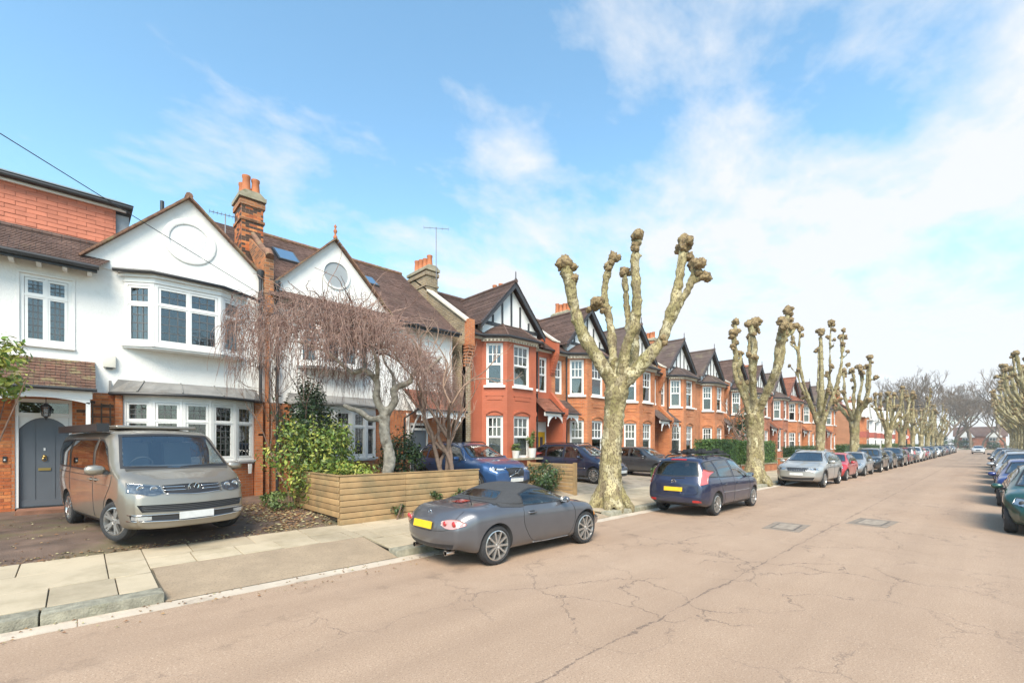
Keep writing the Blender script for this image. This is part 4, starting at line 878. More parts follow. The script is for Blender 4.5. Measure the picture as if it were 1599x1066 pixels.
# the house that closes the view at the end of the road
eh = thing('far_house', 'gabled house with dull red roof closing the end of the street', 'house', (250, 3, 0)); EX = 292
MB().box(EX, EX + 9, -5, 11, 0, 5.6).build('wall', BRICK_O2, eh)
MB().prism([(EX - .6, 5.4), (EX + 9.6, 5.4), (EX + 4.5, 9.8)], 'y', -5.6, 11.6).build('roof', TILE, eh)
for yy in (-1.5, 7):
    MB().prism([(yy - 2.6, 5.0), (yy + 2.6, 5.0), (yy, 8.6)], 'x', EX - 1, EX + 4).build('gable', PINKW, eh)
    for zz_ in (1.4, 3.4):
        wn = MB().box(EX - 1.1, EX + .1, yy - 1.5, yy + 1.5, zz_, zz_ + 1.4).build('window', WHITE, eh)
        for i in range(3): MB().box(EX - 1.14, EX - 1.09, yy - 1.4 + i * .97, yy - .52 + i * .97, zz_ + .12, zz_ + 1.28).build('pane', mat('far_pane', (.06, .065, .07), .15), wn)
# ------------------------------------------------------------------ vehicles
def paint(name, col, metal=.0, rough=.28):
    if name in MATS: return MATS[name]
    m = bpy.data.materials.new(name); m.use_nodes = True; t = m.node_tree; p = t.nodes['Principled BSDF']
    n = N(t, 'ShaderNodeTexNoise'); n.inputs['Scale'].default_value = 2.5; n.inputs['Detail'].default_value = 5
    tcx = N(t, 'ShaderNodeTexCoord'); L(t, tcx.outputs['Object'], n.inputs['Vector'])
    c = mixc(t, ramp(t, n.outputs[0], [(.3, 0.0), (.7, 1.0)]), tuple(x * .93 for x in col), tuple(min(1, x * 1.05) for x in col))
    # road film low down on the sills
    sp = N(t, 'ShaderNodeSeparateXYZ'); L(t, tcx.outputs['Object'], sp.inputs[0])
    f = math_node(t, 'MULTIPLY', ramp(t, sp.outputs[2], [(.15, .5), (.55, 0.0)]), ramp(t, n.outputs[0], [(.3, .3), (.7, 1.0)]))
    L(t, mixc(t, f, c, (.16, .13, .10)), p.inputs['Base Color'])
    p.inputs['Metallic'].default_value = metal; p.inputs['Roughness'].default_value = rough + .12 * (metal > 0); p.inputs['Coat Weight'].default_value = 1.0; p.inputs['Coat Roughness'].default_value = .04
    MATS[name] = m; return m
TYRE = mat('tyre_rubber', (.028, .028, .029), .85, .2, 20, bump=.2, bs=60, uv='obj')
ALLOY = mat('alloy', (.52, .51, .49), .32, .05, 5, metal=.85, uv='obj')
DISC = mat('wheel_dark', (.035, .035, .036), .6, .2)
CHROME = mat('chrome', (.70, .70, .70), .15, .02, metal=1.0)
TRIM = mat('black_trim', (.022, .022, .024), .5, .1)
LAMP = mat_glass('lamp_glass', (.80, .82, .83), .14)
LAMPW = mat('lamp_reflector', (.62, .63, .64), .18, .1, 30, metal=.7)
REDL = mat('red_lamp', (.42, .022, .022), .15, .1, 12, coat=1.0)
AMBER = mat('amber_lamp', (.60, .22, .03), .2, .05, coat=1.0)
PLATE_Y = mat('yellow_plate', (.72, .46, .02), .5, .06, 12)
PLATE_W = mat('white_plate', (.62, .62, .60), .5, .10, 9)
HEADLINER = mat('grey_headliner', (.34, .33, .31), .9, .1)
CABIN = mat('cabin_dark', (.075, .072, .068), .8, .15)
CARGLASS = mat_glass('car_glass', (.50, .56, .55), .10, .01)
SCREEN = mat_glass('windscreen_glass', (.84, .90, .88), .20, .02)
TINT = mat_glass('tinted_glass', (.12, .13, .13), .10, .01)
SOFT = mat('soft_top_fabric', (.045, .045, .047), .9, .12, 30, bump=.25, bs=160, uv='obj')
def crv(keys, xs, sig=.045):
    k = sorted(keys); v = np.interp(xs, [a for a, _ in k], [b for _, b in k]); dx = xs[1] - xs[0]
    r = max(1, int(sig * 3 / dx)); g = np.exp(-.5 * (np.arange(-r, r + 1) * dx / sig) ** 2); g /= g.sum()
    return np.convolve(np.pad(v, r, mode='edge'), g, 'valid')
def sstep(a, b, x): t = min(1, max(0, (x - a) / (b - a))); return t * t * (3 - 2 * t)
class Car:
    def __init__(s, name, label, cat, C, pm, group=None):
        s.C = C; s.pm = pm; s.t = thing(name, label, cat, (0, 0, 0), group); ORG[s.t.name] = (0, 0, 0); s.shell()
    def deform(s, p):
        C = s.C; x, y, z = p; h = C['L'] / 2; q = abs(y) / (C['W'] / 2)
        ff = sstep(h - .75, h, x); fr = sstep(h - .6, h, -x)
        x -= ff * (C.get('bowf', .22) * q ** 2.2 + np.interp(z, [a for a, _ in C['nose']], [b for _, b in C['nose']]))
        x += fr * (C.get('bowr', .14) * q ** 2.4 + np.interp(z, [a for a, _ in C['tail']], [b for _, b in C['tail']]))
        return (x, y, z)
    def shell(s):
        C = s.C; h = C['L'] / 2; nx, nh = int(C['L'] / .03), 66
        xs = np.linspace(-h, h, nx); top = crv(C['top'], xs, C.get('sig', .045)); belt = crv(C['belt'], xs, .08); bot = crv(C['bot'], xs, .08); hw = crv(C['hw'], xs, .05); rw = crv(C['rw'], xs, .12)
        V = []; F = []; ring = 2 * nh - 2
        for i in range(nx):
            zb, zt, w_, wr = bot[i], top[i], hw[i], rw[i]; zs = min(belt[i], zt - .035); k = min(1, (zt - zs) / .35); H = zs - zb; wb = w_ * C.get('tuck', .955)
            wr_ = min(wr, wb - .01); tm = C.get('tumble', .5)
            pts = [(0, zb), (.6 * w_, zb), (.86 * w_, zb + .01), (.955 * w_, zb + .07), (.985 * w_, zb + .3 * H), (w_, zb + .62 * H), (w_, zb + .80 * H), (.988 * w_, zs - .035), (wb, zs + .01 * k),
                   (wb + (wr_ - wb) * tm + .02 * k, zs + (zt - zs) * .5), (wr_, zt - .085 * k - .012), (wr_ * .90, zt - .035 * k), (wr_ * .5, zt - .008), (0, zt)]
            P = np.array(pts); d = np.r_[0, np.cumsum(np.hypot(*np.diff(P, axis=0).T))]; u = np.linspace(0, d[-1], nh)
            Q = np.stack([np.interp(u, d, P[:, 0]), np.interp(u, d, P[:, 1])], 1)
            for _ in range(C.get('sm', 3)): Q[1:-1] = .25 * Q[:-2] + .5 * Q[1:-1] + .25 * Q[2:]
            full = [(y, z) for y, z in Q] + [(-y, z) for y, z in Q[-2:0:-1]]
            V += [s.deform((xs[i], y, z)) for y, z in full]
        for i in range(nx - 1):
            for j in range(ring):
                a, b = i * ring + j, i * ring + (j + 1) % ring; F.append((a, a + ring, b + ring, b))
        for e, i0, sg in ((-h, 0, 1), (h, (nx - 1) * ring, -1)):           # closed ends, drawn in ring by ring
            base = np.array([(0, 0)] * ring, float); i = 0 if e < 0 else nx - 1
            src = V[i0:i0 + ring]; und = []
            c0 = np.mean([(p[1], p[2]) for p in src], axis=0); prev = list(range(i0, i0 + ring))
            for f in (.9, .75, .55, .3):
                st = len(V); V += [s.deform((e, c0[0] + (p[1] - c0[0]) * f, c0[1] + (p[2] - c0[1]) * f)) for p in src]
                cur = list(range(st, st + ring))
                for j in range(ring):
                    q = (prev[j], prev[(j + 1) % ring], cur[(j + 1) % ring], cur[j]); F.append(q if sg > 0 else q[::-1])
                prev = cur
            st = len(V); V.append(s.deform((e, c0[0], c0[1])))
            for j in range(ring):
                q = (prev[j], prev[(j + 1) % ring], st); F.append(q if sg > 0 else q[::-1])
        me = bpy.data.meshes.new('shell'); me.from_pydata(V, [], F); me.update()
        bm = bmesh.new(); bm.from_mesh(me); bmesh.ops.recalc_face_normals(bm, faces=bm.faces); bm.to_mesh(me); bm.free()
        me.materials.append(s.pm); me.materials.append(DISC)
        ob = bpy.data.objects.new('shell', me); COL.objects.link(ob)
        cut = []
        for xw in C['ax']:
            for sg in (-1, 1):
                m = MB(); n = 56; y0, y1 = sg * (C['W'] / 2 - .30), sg * (C['W'] / 2 + .3); m.lathe([(.0001, y0), (C['ra'], y0), (C['ra'], y1), (.0001, y1)], n, (xw, 0, C['r'] + C.get('az', 0)), 'y')
                cm = m.mesh('cut', [s.pm, DISC]); b2 = bmesh.new(); b2.from_mesh(cm); bmesh.ops.remove_doubles(b2, verts=b2.verts, dist=.0005); bmesh.ops.recalc_face_normals(b2, faces=b2.faces)
                for f in b2.faces: f.material_index = 1
                b2.to_mesh(cm); b2.free()
                co = bpy.data.objects.new('cut', cm); COL.objects.link(co); cut.append(co)
                md = ob.modifiers.new('b', 'BOOLEAN'); md.operation = 'DIFFERENCE'; md.solver = 'MANIFOLD'; md.object = co
        dg = bpy.context.evaluated_depsgraph_get(); dg.update(); nm = bpy.data.meshes.new_from_object(ob.evaluated_get(dg))
        for o in cut + [ob]: bpy.data.objects.remove(o)
        s.bm = bmesh.new(); s.bm.from_mesh(nm); s.bm.normal_update(); s.bm.faces.ensure_lookup_table()
        s.bvh = BVHTree.FromBMesh(s.bm); s.taken = set(); s.holes = set()
        s.vn = {v.index: v.normal.copy() for v in s.bm.verts}
        # sharp wheel-arch edge: side normals only from painted faces
        for v in s.bm.verts:
            ms = {f.material_index for f in v.link_faces}
            if len(ms) > 1:
                nn = Vector((0, 0, 0))
                for f in v.link_faces:
                    if f.material_index == 0: nn += f.normal * f.calc_area()
                s.vn[v.index] = nn.normalized()
    def hit(s, view, a, b, off=0.0):
        o, d = {'R': ((a, -4, b), (0, 1, 0)), 'L': ((a, 4, b), (0, -1, 0)), 'F': ((6, a, b), (-1, 0, 0)), 'B': ((-6, a, b), (1, 0, 0)), 'T': ((a, b, 5), (0, 0, -1))}[view]
        p, n, i, ds = s.bvh.ray_cast(Vector(o), Vector(d))
        if p is None: p, n, i, ds = s.bvh.find_nearest(Vector((a if view in 'RLT' else (2.2 if view == 'F' else -2.2), (-1 if view == 'R' else 1) * .85 if view in 'RL' else (b if view == 'T' else a), b if view != 'T' else 1)))
        if n.dot(Vector(d)) > 0: n = -n
        return p + n * off
    def patch(s, view, top, bot, off=.004, nu=None, nv=6, mb=None, m=0, rim=.012):
        """a skin laid on the body between two outline curves given in the view's plane"""
        nu = nu or 14; A, B = _cr(top, nu) if len(top) > 2 else np.linspace(top[0], top[-1], nu), _cr(bot, nu) if len(bot) > 2 else np.linspace(bot[0], bot[-1], nu)
        mb = mb or MB(); vs = []
        for k in range(nv):
            for i in range(nu):
                q = A[i] + (B[i] - A[i]) * k / (nv - 1); vs.append(s.hit(view, q[0], q[1], off))
        fs = [(k * nu + i, k * nu + i + 1, (k + 1) * nu + i + 1, (k + 1) * nu + i) for k in range(nv - 1) for i in range(nu - 1)]
        bd = [i for i in range(nu)] + [k * nu + nu - 1 for k in range(1, nv)] + [(nv - 1) * nu + i for i in range(nu - 2, -1, -1)] + [k * nu for k in range(nv - 2, 0, -1)]
        if rim:
            c = sum((Vector(v) for v in vs), Vector()) / len(vs); o = len(vs)
            d = {'R': Vector((0, 1, 0)), 'L': Vector((0, -1, 0)), 'F': Vector((-1, 0, 0)), 'B': Vector((1, 0, 0)), 'T': Vector((0, 0, -1))}[view]
            vs += [vs[b] + d * rim for b in bd]
            for j in range(len(bd)): fs.append((bd[j], bd[(j + 1) % len(bd)], o + (j + 1) % len(bd), o + j))
        mb.add(vs, fs, m); return mb
    def inset(s, top, bot, d):
        T, B = np.array(top, float), np.array(bot, float); c = (T.mean(0) + B.mean(0)) / 2; e = max(np.ptp(np.vstack([T, B])[:, 0]), .05), max(np.ptp(np.vstack([T, B])[:, 1]), .05)
        f = np.array([max(.1, 1 - 2 * d / e[0]), max(.1, 1 - 2 * d / e[1])]); return (c + (T - c) * f).tolist(), (c + (B - c) * f).tolist()
    def glaze(s, view, top, bot, glass=None, name='window', border=.04, frame=None):
        poly = _cr(top, 14).tolist() if len(top) > 2 else [list(p) for p in top]; poly2 = _cr(bot, 14).tolist() if len(bot) > 2 else [list(p) for p in bot]
        it, ib = s.inset(poly, poly2, .006); P = np.array(it + ib[::-1]); ax = (0, 2) if view in 'RL' else (1, 2)
        def inside(x, y):
            c = False; n = len(P); j = n - 1
            for i in range(n):
                if (P[i][1] > y) != (P[j][1] > y) and x < (P[j][0] - P[i][0]) * (y - P[i][1]) / (P[j][1] - P[i][1]) + P[i][0]: c = not c
                j = i
            return c
        lo, hi = P.min(0), P.max(0); sg = {'R': (1, -1), 'L': (1, 1), 'F': (0, 1), 'B': (0, -1)}[view]
        for f in s.bm.faces:
            c = f.calc_center_median()
            if f.normal[sg[0]] * sg[1] < .12: continue
            if view in 'RL' and c.y * sg[1] < .2: continue
            if not (lo[0] < c[ax[0]] < hi[0] and lo[1] < c[ax[1]] < hi[1]): continue
            if all(inside(v.co[ax[0]], v.co[ax[1]]) for v in f.verts): s.holes.add(f.index)
        w_ = s.patch(view, top, bot, .003, 22, 10, rim=0).build(name if view in 'RL' else ('windscreen' if view == 'F' else 'rear_window'), glass or (SCREEN if view == 'F' else CARGLASS), s.t, 180)
        it, ib = s.inset(top, bot, border); m = MB()
        if len(top) != len(bot): pass
        n = 22; T, B = _cr(top, n), _cr(bot, n); t2, b2 = _cr(it, n), _cr(ib, n)
        loop = list(T) + [B[-1] + (T[-1] - B[-1]) * (1 - k / 9) for k in range(1, 9)] + list(B[::-1]) + [T[0] + (B[0] - T[0]) * (1 - k / 9) for k in range(1, 9)]
        lin = list(t2) + [b2[-1] + (t2[-1] - b2[-1]) * (1 - k / 9) for k in range(1, 9)] + list(b2[::-1]) + [t2[0] + (b2[0] - t2[0]) * (1 - k / 9) for k in range(1, 9)]
        vs = []
        for f_ in (0, .5, 1.0): vs += [s.hit(view, *(np.array(p) + (np.array(q) - np.array(p)) * f_), .005) for p, q in zip(loop, lin)]
        k = len(loop); m.add(vs, [(r * k + j, r * k + (j + 1) % k, (r + 1) * k + (j + 1) % k, (r + 1) * k + j) for r in (0, 1) for j in range(k)])
        m.build('seal', frame or TRIM, w_, 180); return w_
    def both(s, fn): 
        for v in 'RL': fn(v)
    def seam(s, view, pts, w_=.009, name='panel_gap', n=30, mm=None):
        P = _cr(pts, n) if len(pts) > 2 else np.linspace(pts[0], pts[-1], n); m = MB()
        m.tube([s.hit(view, p[0], p[1], .0005) for p in P], w_ / 2, 5); return m.build(name, mm or TRIM, s.t, 180)
    def line(s, view, pts, r, mm, name, n=24, parent=None, off=.003):
        P = _cr(pts, n) if len(pts) > 2 else np.linspace(pts[0], pts[-1], n); m = MB(); m.tube([s.hit(view, p[0], p[1], off) for p in P], r, 6); return m.build(name, mm, parent or s.t, 180)
    def split(s, name, test, mm=None):
        """faces that belong to a panel of its own; same surface, own object"""
        for sg in ((-1, 1) if 'door' in name else (0,)):
            ids = [f.index for f in s.bm.faces if f.material_index == 0 and f.index not in s.taken and f.index not in s.holes and f.calc_center_median().y * sg >= 0 and test(f.calc_center_median())]
            s.taken.update(ids)
            if ids: s.emit(name, ids, [mm or s.pm])
    def emit(s, name, ids, mats, off=0, flip=False):
        vi = {}; vs = []; ns = []; fs = []; mi = []
        for i in ids:
            f = s.bm.faces[i]; q = []
            for v in f.verts:
                if v.index not in vi: vi[v.index] = len(vs); nn = s.vn[v.index]; vs.append(v.co + nn * off); ns.append(-nn if flip else nn)
                q.append(vi[v.index])
            fs.append(q[::-1] if flip else q); mi.append(min(f.material_index, len(mats) - 1))
        me = bpy.data.meshes.new(name); me.from_pydata(vs, [], fs)
        for m_ in mats: me.materials.append(m_)
        me.polygons.foreach_set('material_index', mi); me.update(); me.shade_smooth(); 
        if vs and not flip: me.normals_split_custom_set_from_vertices([tuple(n) for n in ns])
        o = bpy.data.objects.new(name, me); COL.objects.link(o); o.parent = s.t; return o
    def finish(s):
        C = s.C; rest = [f.index for f in s.bm.faces if f.index not in s.taken and f.index not in s.holes]
        s.emit('body', rest, [s.pm, DISC])
        zc = C['zc']; s.emit('cabin_lining', [f.index for f in s.bm.faces if f.index not in s.holes and f.calc_center_median().z > zc and -C['L'] / 2 + .05 < f.calc_center_median().x < C['cowl'] + .1], [HEADLINER], -.03, True)
        x0, x1 = C['cab']; hw_ = C['W'] / 2 - .16
        MB().box(x0, x1, -hw_, hw_, zc - .30, zc - .25).build('cabin_floor', CABIN, s.t)
        MB().prism([(C['cowl'] - .45, zc - .2), (C['cowl'] + .05, zc - .2), (C['cowl'] + .02, zc + .05), (C['cowl'] - .30, zc + .10), (C['cowl'] - .45, zc + .02)], 'y', -hw_, hw_).build('dashboard', CABIN, s.t)
        for xs_, n in C['seats']:
            for k in range(n):
                yy = (k - (n - 1) / 2) * (.72 if n == 2 else .44); m = MB(); m.box(xs_ - .05, xs_ + .42, yy - .23, yy + .23, zc - .28, zc - .12); m.bar((xs_ - .02, yy, zc - .15), (xs_ - .16, yy, zc + C.get('sh', .34)), .46 if n == 2 else .42, .13, up=(1, 0, 0)); m.bar((xs_ - .17, yy, zc + C.get('sh', .34) + .02), (xs_ - .20, yy, zc + C.get('sh', .34) + .18), .26, .09, up=(1, 0, 0)); m.build('seat', C.get('seatm', CABIN), s.t)
        m = MB(); ct = Vector((C['cowl'] - .62, C.get('drv', -.36), zc + .08)); R_ = .18; m.tube([ct + Vector((math.sin(R(25)) * R_ * math.sin(t), R_ * math.cos(t), R_ * math.sin(t) * math.cos(R(25)))) for t in np.linspace(0, 2 * math.pi, 20)], .014, 6); m.bar(ct + Vector((0, -.17, 0)), ct + Vector((0, .17, 0)), .05, .03); m.build('steering_wheel', CABIN, s.t)
        s.wheels(); s.bm.free(); return s.t
    def wheels(s):
        C = s.C; r = C['r']; w_ = C.get('tw', .215); rr = r * C.get('rim', .70); ns = C.get('spokes', 5)
        ty = MB(); ty.lathe([(rr, -w_ / 2 + .02), (rr + .02, -w_ / 2 + .004), (r - .055, -w_ / 2), (r - .02, -w_ / 2 + .015), (r - .003, -w_ / 2 + .05), (r, -w_ / 2 + .07), (r, w_ / 2 - .07), (r - .003, w_ / 2 - .05), (r - .02, w_ / 2 - .015), (r - .055, w_ / 2), (rr + .02, w_ / 2 - .004), (rr, w_ / 2 - .02)], 48, (0, 0, 0), 'y')
        for k in (-.05, -.017, .017, .05): ty.lathe([(r + .001, k - .004), (r - .004, k - .003), (r - .004, k + .003), (r + .001, k + .004)], 48, (0, 0, 0), 'y', m=1)
        tm = ty.mesh('tyre', [TYRE, DISC], smooth=35)
        rm = MB(); o = -w_ / 2                                              # outer face at -y
        rm.lathe([(rr + .006, o + .012), (rr - .012, o + .006), (rr - .022, o + .03), (rr - .03, w_ / 2 - .03)], 48, (0, 0, 0), 'y')
        for k in range(ns):
            a = 2 * math.pi * k / ns; 
            for da in ((-.10, .10) if ns == 5 else (0,)):
                u = Vector((math.cos(a + da * .35), 0, math.sin(a + da * .35))); v = Vector((math.cos(a + da * 1.6), 0, math.sin(a + da * 1.6))); rm.bar(u * .045 + Vector((0, o + .022, 0)), v * (rr - .01) + Vector((0, o + .016, 0)), .040 if ns == 5 else rr * .125, .035, up=(0, 1, 0))
        rm.lathe([(.001, o + .004), (.03, o + .004), (.034, o + .012), (.06, o + .016), (.066, o + .05)], 20, (0, 0, 0), 'y'); rme = rm.mesh('rim', C.get('rimm', ALLOY), smooth=35)
        dk = MB(); dk.lathe([(.05, o + .075), (rr * .72, o + .07), (rr * .74, o + .085), (.05, o + .09)], 32, (0, 0, 0), 'y'); dk.lathe([(rr - .02, o + .11), (.02, o + .115)], 32, (0, 0, 0), 'y', m=1); dkm = dk.mesh('brake_disc', [mat('disc_steel', (.20, .19, .18), .45, .1, metal=.6), DISC], smooth=35)
        for i, xw in enumerate(C['ax']):
            for sg in (-1, 1):
                t = bpy.data.objects.new('wheel', tm); COL.objects.link(t); t.parent = s.t; t.location = (xw, sg * (C['W'] / 2 - w_ / 2 - C.get('wi', .03)), r)
                t.rotation_euler = (0, random.uniform(0, 6), (0 if sg < 0 else math.pi) + (R(C.get('steer', 0)) if i == C.get('fi', 1) else 0))
                for nm_, me in (('rim', rme), ('brake_disc', dkm)):
                    q = bpy.data.objects.new(nm_, me); COL.objects.link(q); q.parent = t
    # common fittings
    def mirror(s, x, z, col=None, sz=1.0, y=None):
        for sg in (-1, 1):
            b = MB(); base_ = abs(s.hit('L', x, z - .07).y); yy = sg * (base_ + .135 * sz); b.lathe([(.001, -.11), (.045, -.105), (.075, -.07), (.085, 0), (.07, .07), (.035, .105), (.001, .11)], 14, (0, 0, 0), 'y')
            b.xf(Matrix.Translation((x, yy, z)) @ Matrix.Diagonal((.75 * sz, 1.0 * sz, .85 * sz, 1))); o = b.build('door_mirror', col or s.pm, s.t, 60)
            m = MB(); m.bar((x - .01, yy - sg * .06 * sz, z - .04), (x + .03, sg * (base_ - .03), z - .065), .07, .05); m.build('mirror_arm', TRIM, o)
            m = MB(); m.box(x - .066 * sz, x - .062 * sz, yy - .085 * sz, yy + .085 * sz, z - .05 * sz, z + .05 * sz); m.build('mirror_glass', CHROME, o)
    def handle(s, pts, w_=.18):
        for v in 'RL':
            for (x, z) in pts:
                a, b = s.hit(v, x - w_ / 2, z, .025), s.hit(v, x + w_ / 2, z, .025); m = MB(); m.tube([s.hit(v, x - w_ / 2, z, .0), a + (b - a) * .12, a + (b - a) * .5 + Vector((0, -.006 if v == 'R' else .006, 0)), a + (b - a) * .88, s.hit(v, x + w_ / 2, z, 0)], .014, 8); m.build('door_handle', s.C.get('hm', s.pm), s.t, 60)
                s.patch(v, [(x - .07, z + .03), (x, z + .035), (x + .07, z + .03)], [(x - .07, z - .03), (x, z - .035), (x + .07, z - .03)], .001, 8, 4, rim=0).build('handle_patch', TRIM, s.t, 180)  # flat black patch laid on the body behind the handle
    def plate(s, view, y, z, mm, w_=.52, h_=.11):
        c = s.hit(view, y, z, 0); m = MB(); ang = math.atan2((s.hit(view, y, z + .05).x - s.hit(view, y, z - .05).x), .1)
        M4 = Matrix.Translation(c + Vector((.018 if view == 'F' else -.018, 0, 0))) @ Matrix.Rotation(ang, 4, 'Y')
        return m.box(-.008, .008, -w_ / 2, w_ / 2, -h_ / 2, h_ / 2).xf(M4).build('number_plate', mm, s.t)
    def ring(s, view, y, z, r, mm=None, tube=.008, name='badge'):
        c = s.hit(view, y, z, .008); m = MB(); m.tube([c + Vector((0, r * math.cos(t), r * math.sin(t))) for t in np.linspace(0, 2 * math.pi, 25)], tube, 6, False); return m, c
def paint_copy(t, pm_old, pm_new):
    for o in t.children_recursive:
        if o.type != 'MESH': continue
        for i, sl in enumerate(o.material_slots):
            if sl.material == pm_old: sl.link = 'OBJECT'; sl.material = pm_new
def place(t, x, y, ang, z=0.0): t.location = (x, y, z); t.rotation_euler = (0, 0, R(ang)); return t

# ---- grey two-seat roadster with black soft top
GREY = paint('gunmetal_paint', (.120, .121, .134), .55, .30)
C = dict(L=4.0, W=1.72, ax=(-1.13, 1.20), r=.318, ra=.352, az=.012, zc=.66, cowl=.86, cab=(-.75, .9), seats=[(-.36, 2)], sh=.28, rim=.75, spokes=10, wi=.02, bowf=.30, bowr=.26, drv=-.36, sig=.05, tumble=.42, tw=.205, seatm=mat('tan_seat', (.16, .13, .10), .7),
    top=[(-2.0, .70), (-1.93, .86), (-1.75, .935), (-1.15, .965), (-.93, 1.0), (-.62, 1.15), (-.38, 1.225), (-.1, 1.245), (.18, 1.205), (.30, 1.165), (.88, .90), (1.3, .835), (1.65, .745), (1.88, .63), (2.0, .50)],
    belt=[(-2.0, .70), (-1.8, .83), (-1.2, .865), (-.6, .845), (.2, .82), (.9, .82), (1.25, .80), (1.6, .71), (2.0, .50)], bot=[(-2.0, .32), (-1.7, .24), (-1.2, .18), (1.3, .17), (1.8, .20), (2.0, .27)],
    hw=[(-2.0, .70), (-1.9, .76), (-1.6, .835), (-1.13, .862), (-.6, .832), (0, .822), (.6, .828), (1.2, .862), (1.6, .83), (1.9, .74), (2.0, .66)], rw=[(-2.0, .60), (-1.2, .66), (-.9, .66), (-.5, .56), (.2, .55), (.5, .60), (.9, .66), (2.0, .50)],
    nose=[(.2, .06), (.45, 0), (.6, .06), (.9, .12)], tail=[(.25, .10), (.45, .015), (.62, 0), (.80, .045), (1.0, .1)])
c = Car('sports_car', 'grey open-top roadster with black fabric roof parked at the near kerb', 'car', C, GREY)
c.both(lambda v: c.glaze(v, [(-.46, 1.085), (-.1, 1.165), (.25, 1.12), (.36, 1.09)], [(-.50, .895), (-.1, .885), (.4, .885), (.70, .90)], border=.022))
c.glaze('F', [(-.50, 1.155), (0, 1.185), (.50, 1.155)], [(-.63, .935), (0, .945), (.63, .935)], border=.03)
c.glaze('B', [(-.40, 1.135), (0, 1.15), (.40, 1.135)], [(-.52, 1.005), (0, 1.0), (.52, 1.005)], border=.02, frame=SOFT, glass=CARGLASS)
sp_ = lambda q: -1.02 < q.x < .26 and q.z > .885 + .09 * max(0, (-q.x - .55)) and (q.x < -.02 or q.z > 1.12 or q.x < .1) and (abs(q.y) < .78)
c.split('soft_top', sp_, SOFT)
zb_ = lambda x: .885 + .09 * max(0, (-x - .55))
for v in 'RL': c.patch(v, [(x, zb_(x) + .05) for x in (-.98, -.8, -.6, -.48)], [(x, zb_(x) - .012) for x in (-1.0, -.8, -.6, -.48)], .006, 20, 4).build('roof_seal', SOFT, c.t, 180)
c.patch('T', [(-.96, -.66), (-.96, 0), (-.96, .66)], [(-1.05, -.66), (-1.055, 0), (-1.05, .66)], .006, 20, 4).build('roof_seal', SOFT, c.t, 180)
c.split('door', lambda q: -.52 < q.x < .83 and .24 < q.z < .86 and abs(q.y) > .6)
c.both(lambda v: (c.seam(v, [(-.50, .85), (-.50, .60), (-.36, .36), (-.24, .26)], .010), c.seam(v, [(-.24, .26), (.2, .24), (.72, .245)], .009), c.seam(v, [(.72, .245), (.84, .45), (.86, .66), (.80, .84)], .010), c.line(v, [(-.24, .235), (.2, .215), (.75, .225)], .006, CHROME, 'sill_strip')))
c.seam('T', [(-1.12, -.62), (-1.12, 0), (-1.12, .62)], .009); c.seam('B', [(-.62, .89), (-.60, .76), (-.52, .62), (0, .585), (.52, .62), (.60, .76), (.62, .89)], .009)
c.handle([(-.30, .765)], .20)
for sg in (-1, 1):
    tl = c.patch('B', [(sg * .42, .745), (sg * .53, .775), (sg * .66, .77), (sg * .75, .72)], [(sg * .42, .69), (sg * .53, .645), (sg * .66, .645), (sg * .75, .69)], .012, 14, 6).build('tail_light', mat('clear_lens', (.42, .24, .22), .12, .06, coat=1.0), c.t, 180)
    for (yy, rr_) in ((.49, .040), (.64, .045)):
        p = c.hit('B', sg * yy, .715, .018); MB().lathe([(rr_, .0), (rr_ * .8, -.012), (.001, -.016)], 16, (0, 0, 0), 'x').xf(Matrix.Translation(p)).build('lamp', REDL, tl, 60)
    c.patch('F', [(sg * .40, .66), (sg * .55, .69), (sg * .66, .69)], [(sg * .40, .58), (sg * .55, .56), (sg * .68, .60)], .008).build('headlight', LAMP, c.t, 180)
c.patch('B', [(-.13, .968), (0, .97), (.13, .968)], [(-.13, .952), (0, .954), (.13, .952)], .012, 10, 4).build('brake_light', REDL, c.t)
c.plate('B', 0, .675, PLATE_Y, .50, .115)
c.patch('B', [(-.34, .76), (0, .775), (.34, .76)], [(-.34, .60), (0, .59), (.34, .60)], .002, 12, 5, rim=0).build('plate_recess', GREY, c.t, 180)
m, p = c.ring('B', 0, .845, .042, tube=.006); m.tube([p + Vector((0, -.035, .012)), p + Vector((0, -.018, .016)), p + Vector((0, 0, -.012)), p + Vector((0, .018, .016)), p + Vector((0, .035, .012))], .006, 5); m.build('badge', CHROME, c.t, 60)
c.patch('B', [(-.62, .40), (0, .375), (.62, .40)], [(-.55, .30), (0, .29), (.55, .30)], .004, 14, 4).build('rear_valance', TRIM, c.t)
for yy in (-.45, .45): MB().lathe([(.001, .02), (.036, .02), (.042, .0), (.042, -.14), (.036, -.14), (.034, -.02)], 16, (0, 0, 0), 'x').xf(Matrix.Translation((-1.74, yy, .25))).build('exhaust', CHROME, c.t, 50)
c.mirror(.52, .93, GREY, .8, .80)
MB().tube([(-1.33, -.42, .95), (-1.42, -.42, 1.19)], [.008, .003], 6).build('radio_aerial', TRIM, c.t)
for v in 'RL': c.patch(v, [(1.50, .60), (1.545, .60), (1.585, .60)], [(1.50, .535), (1.545, .535), (1.585, .535)], .008, 6, 4).build('side_repeater', AMBER, c.t)
c.patch('F', [(-.42, .46), (0, .49), (.42, .46)], [(-.36, .33), (0, .31), (.36, .33)], .005).build('grille', TRIM, c.t)
roadster = place(c.finish(), 6.02, 6.30, 0)

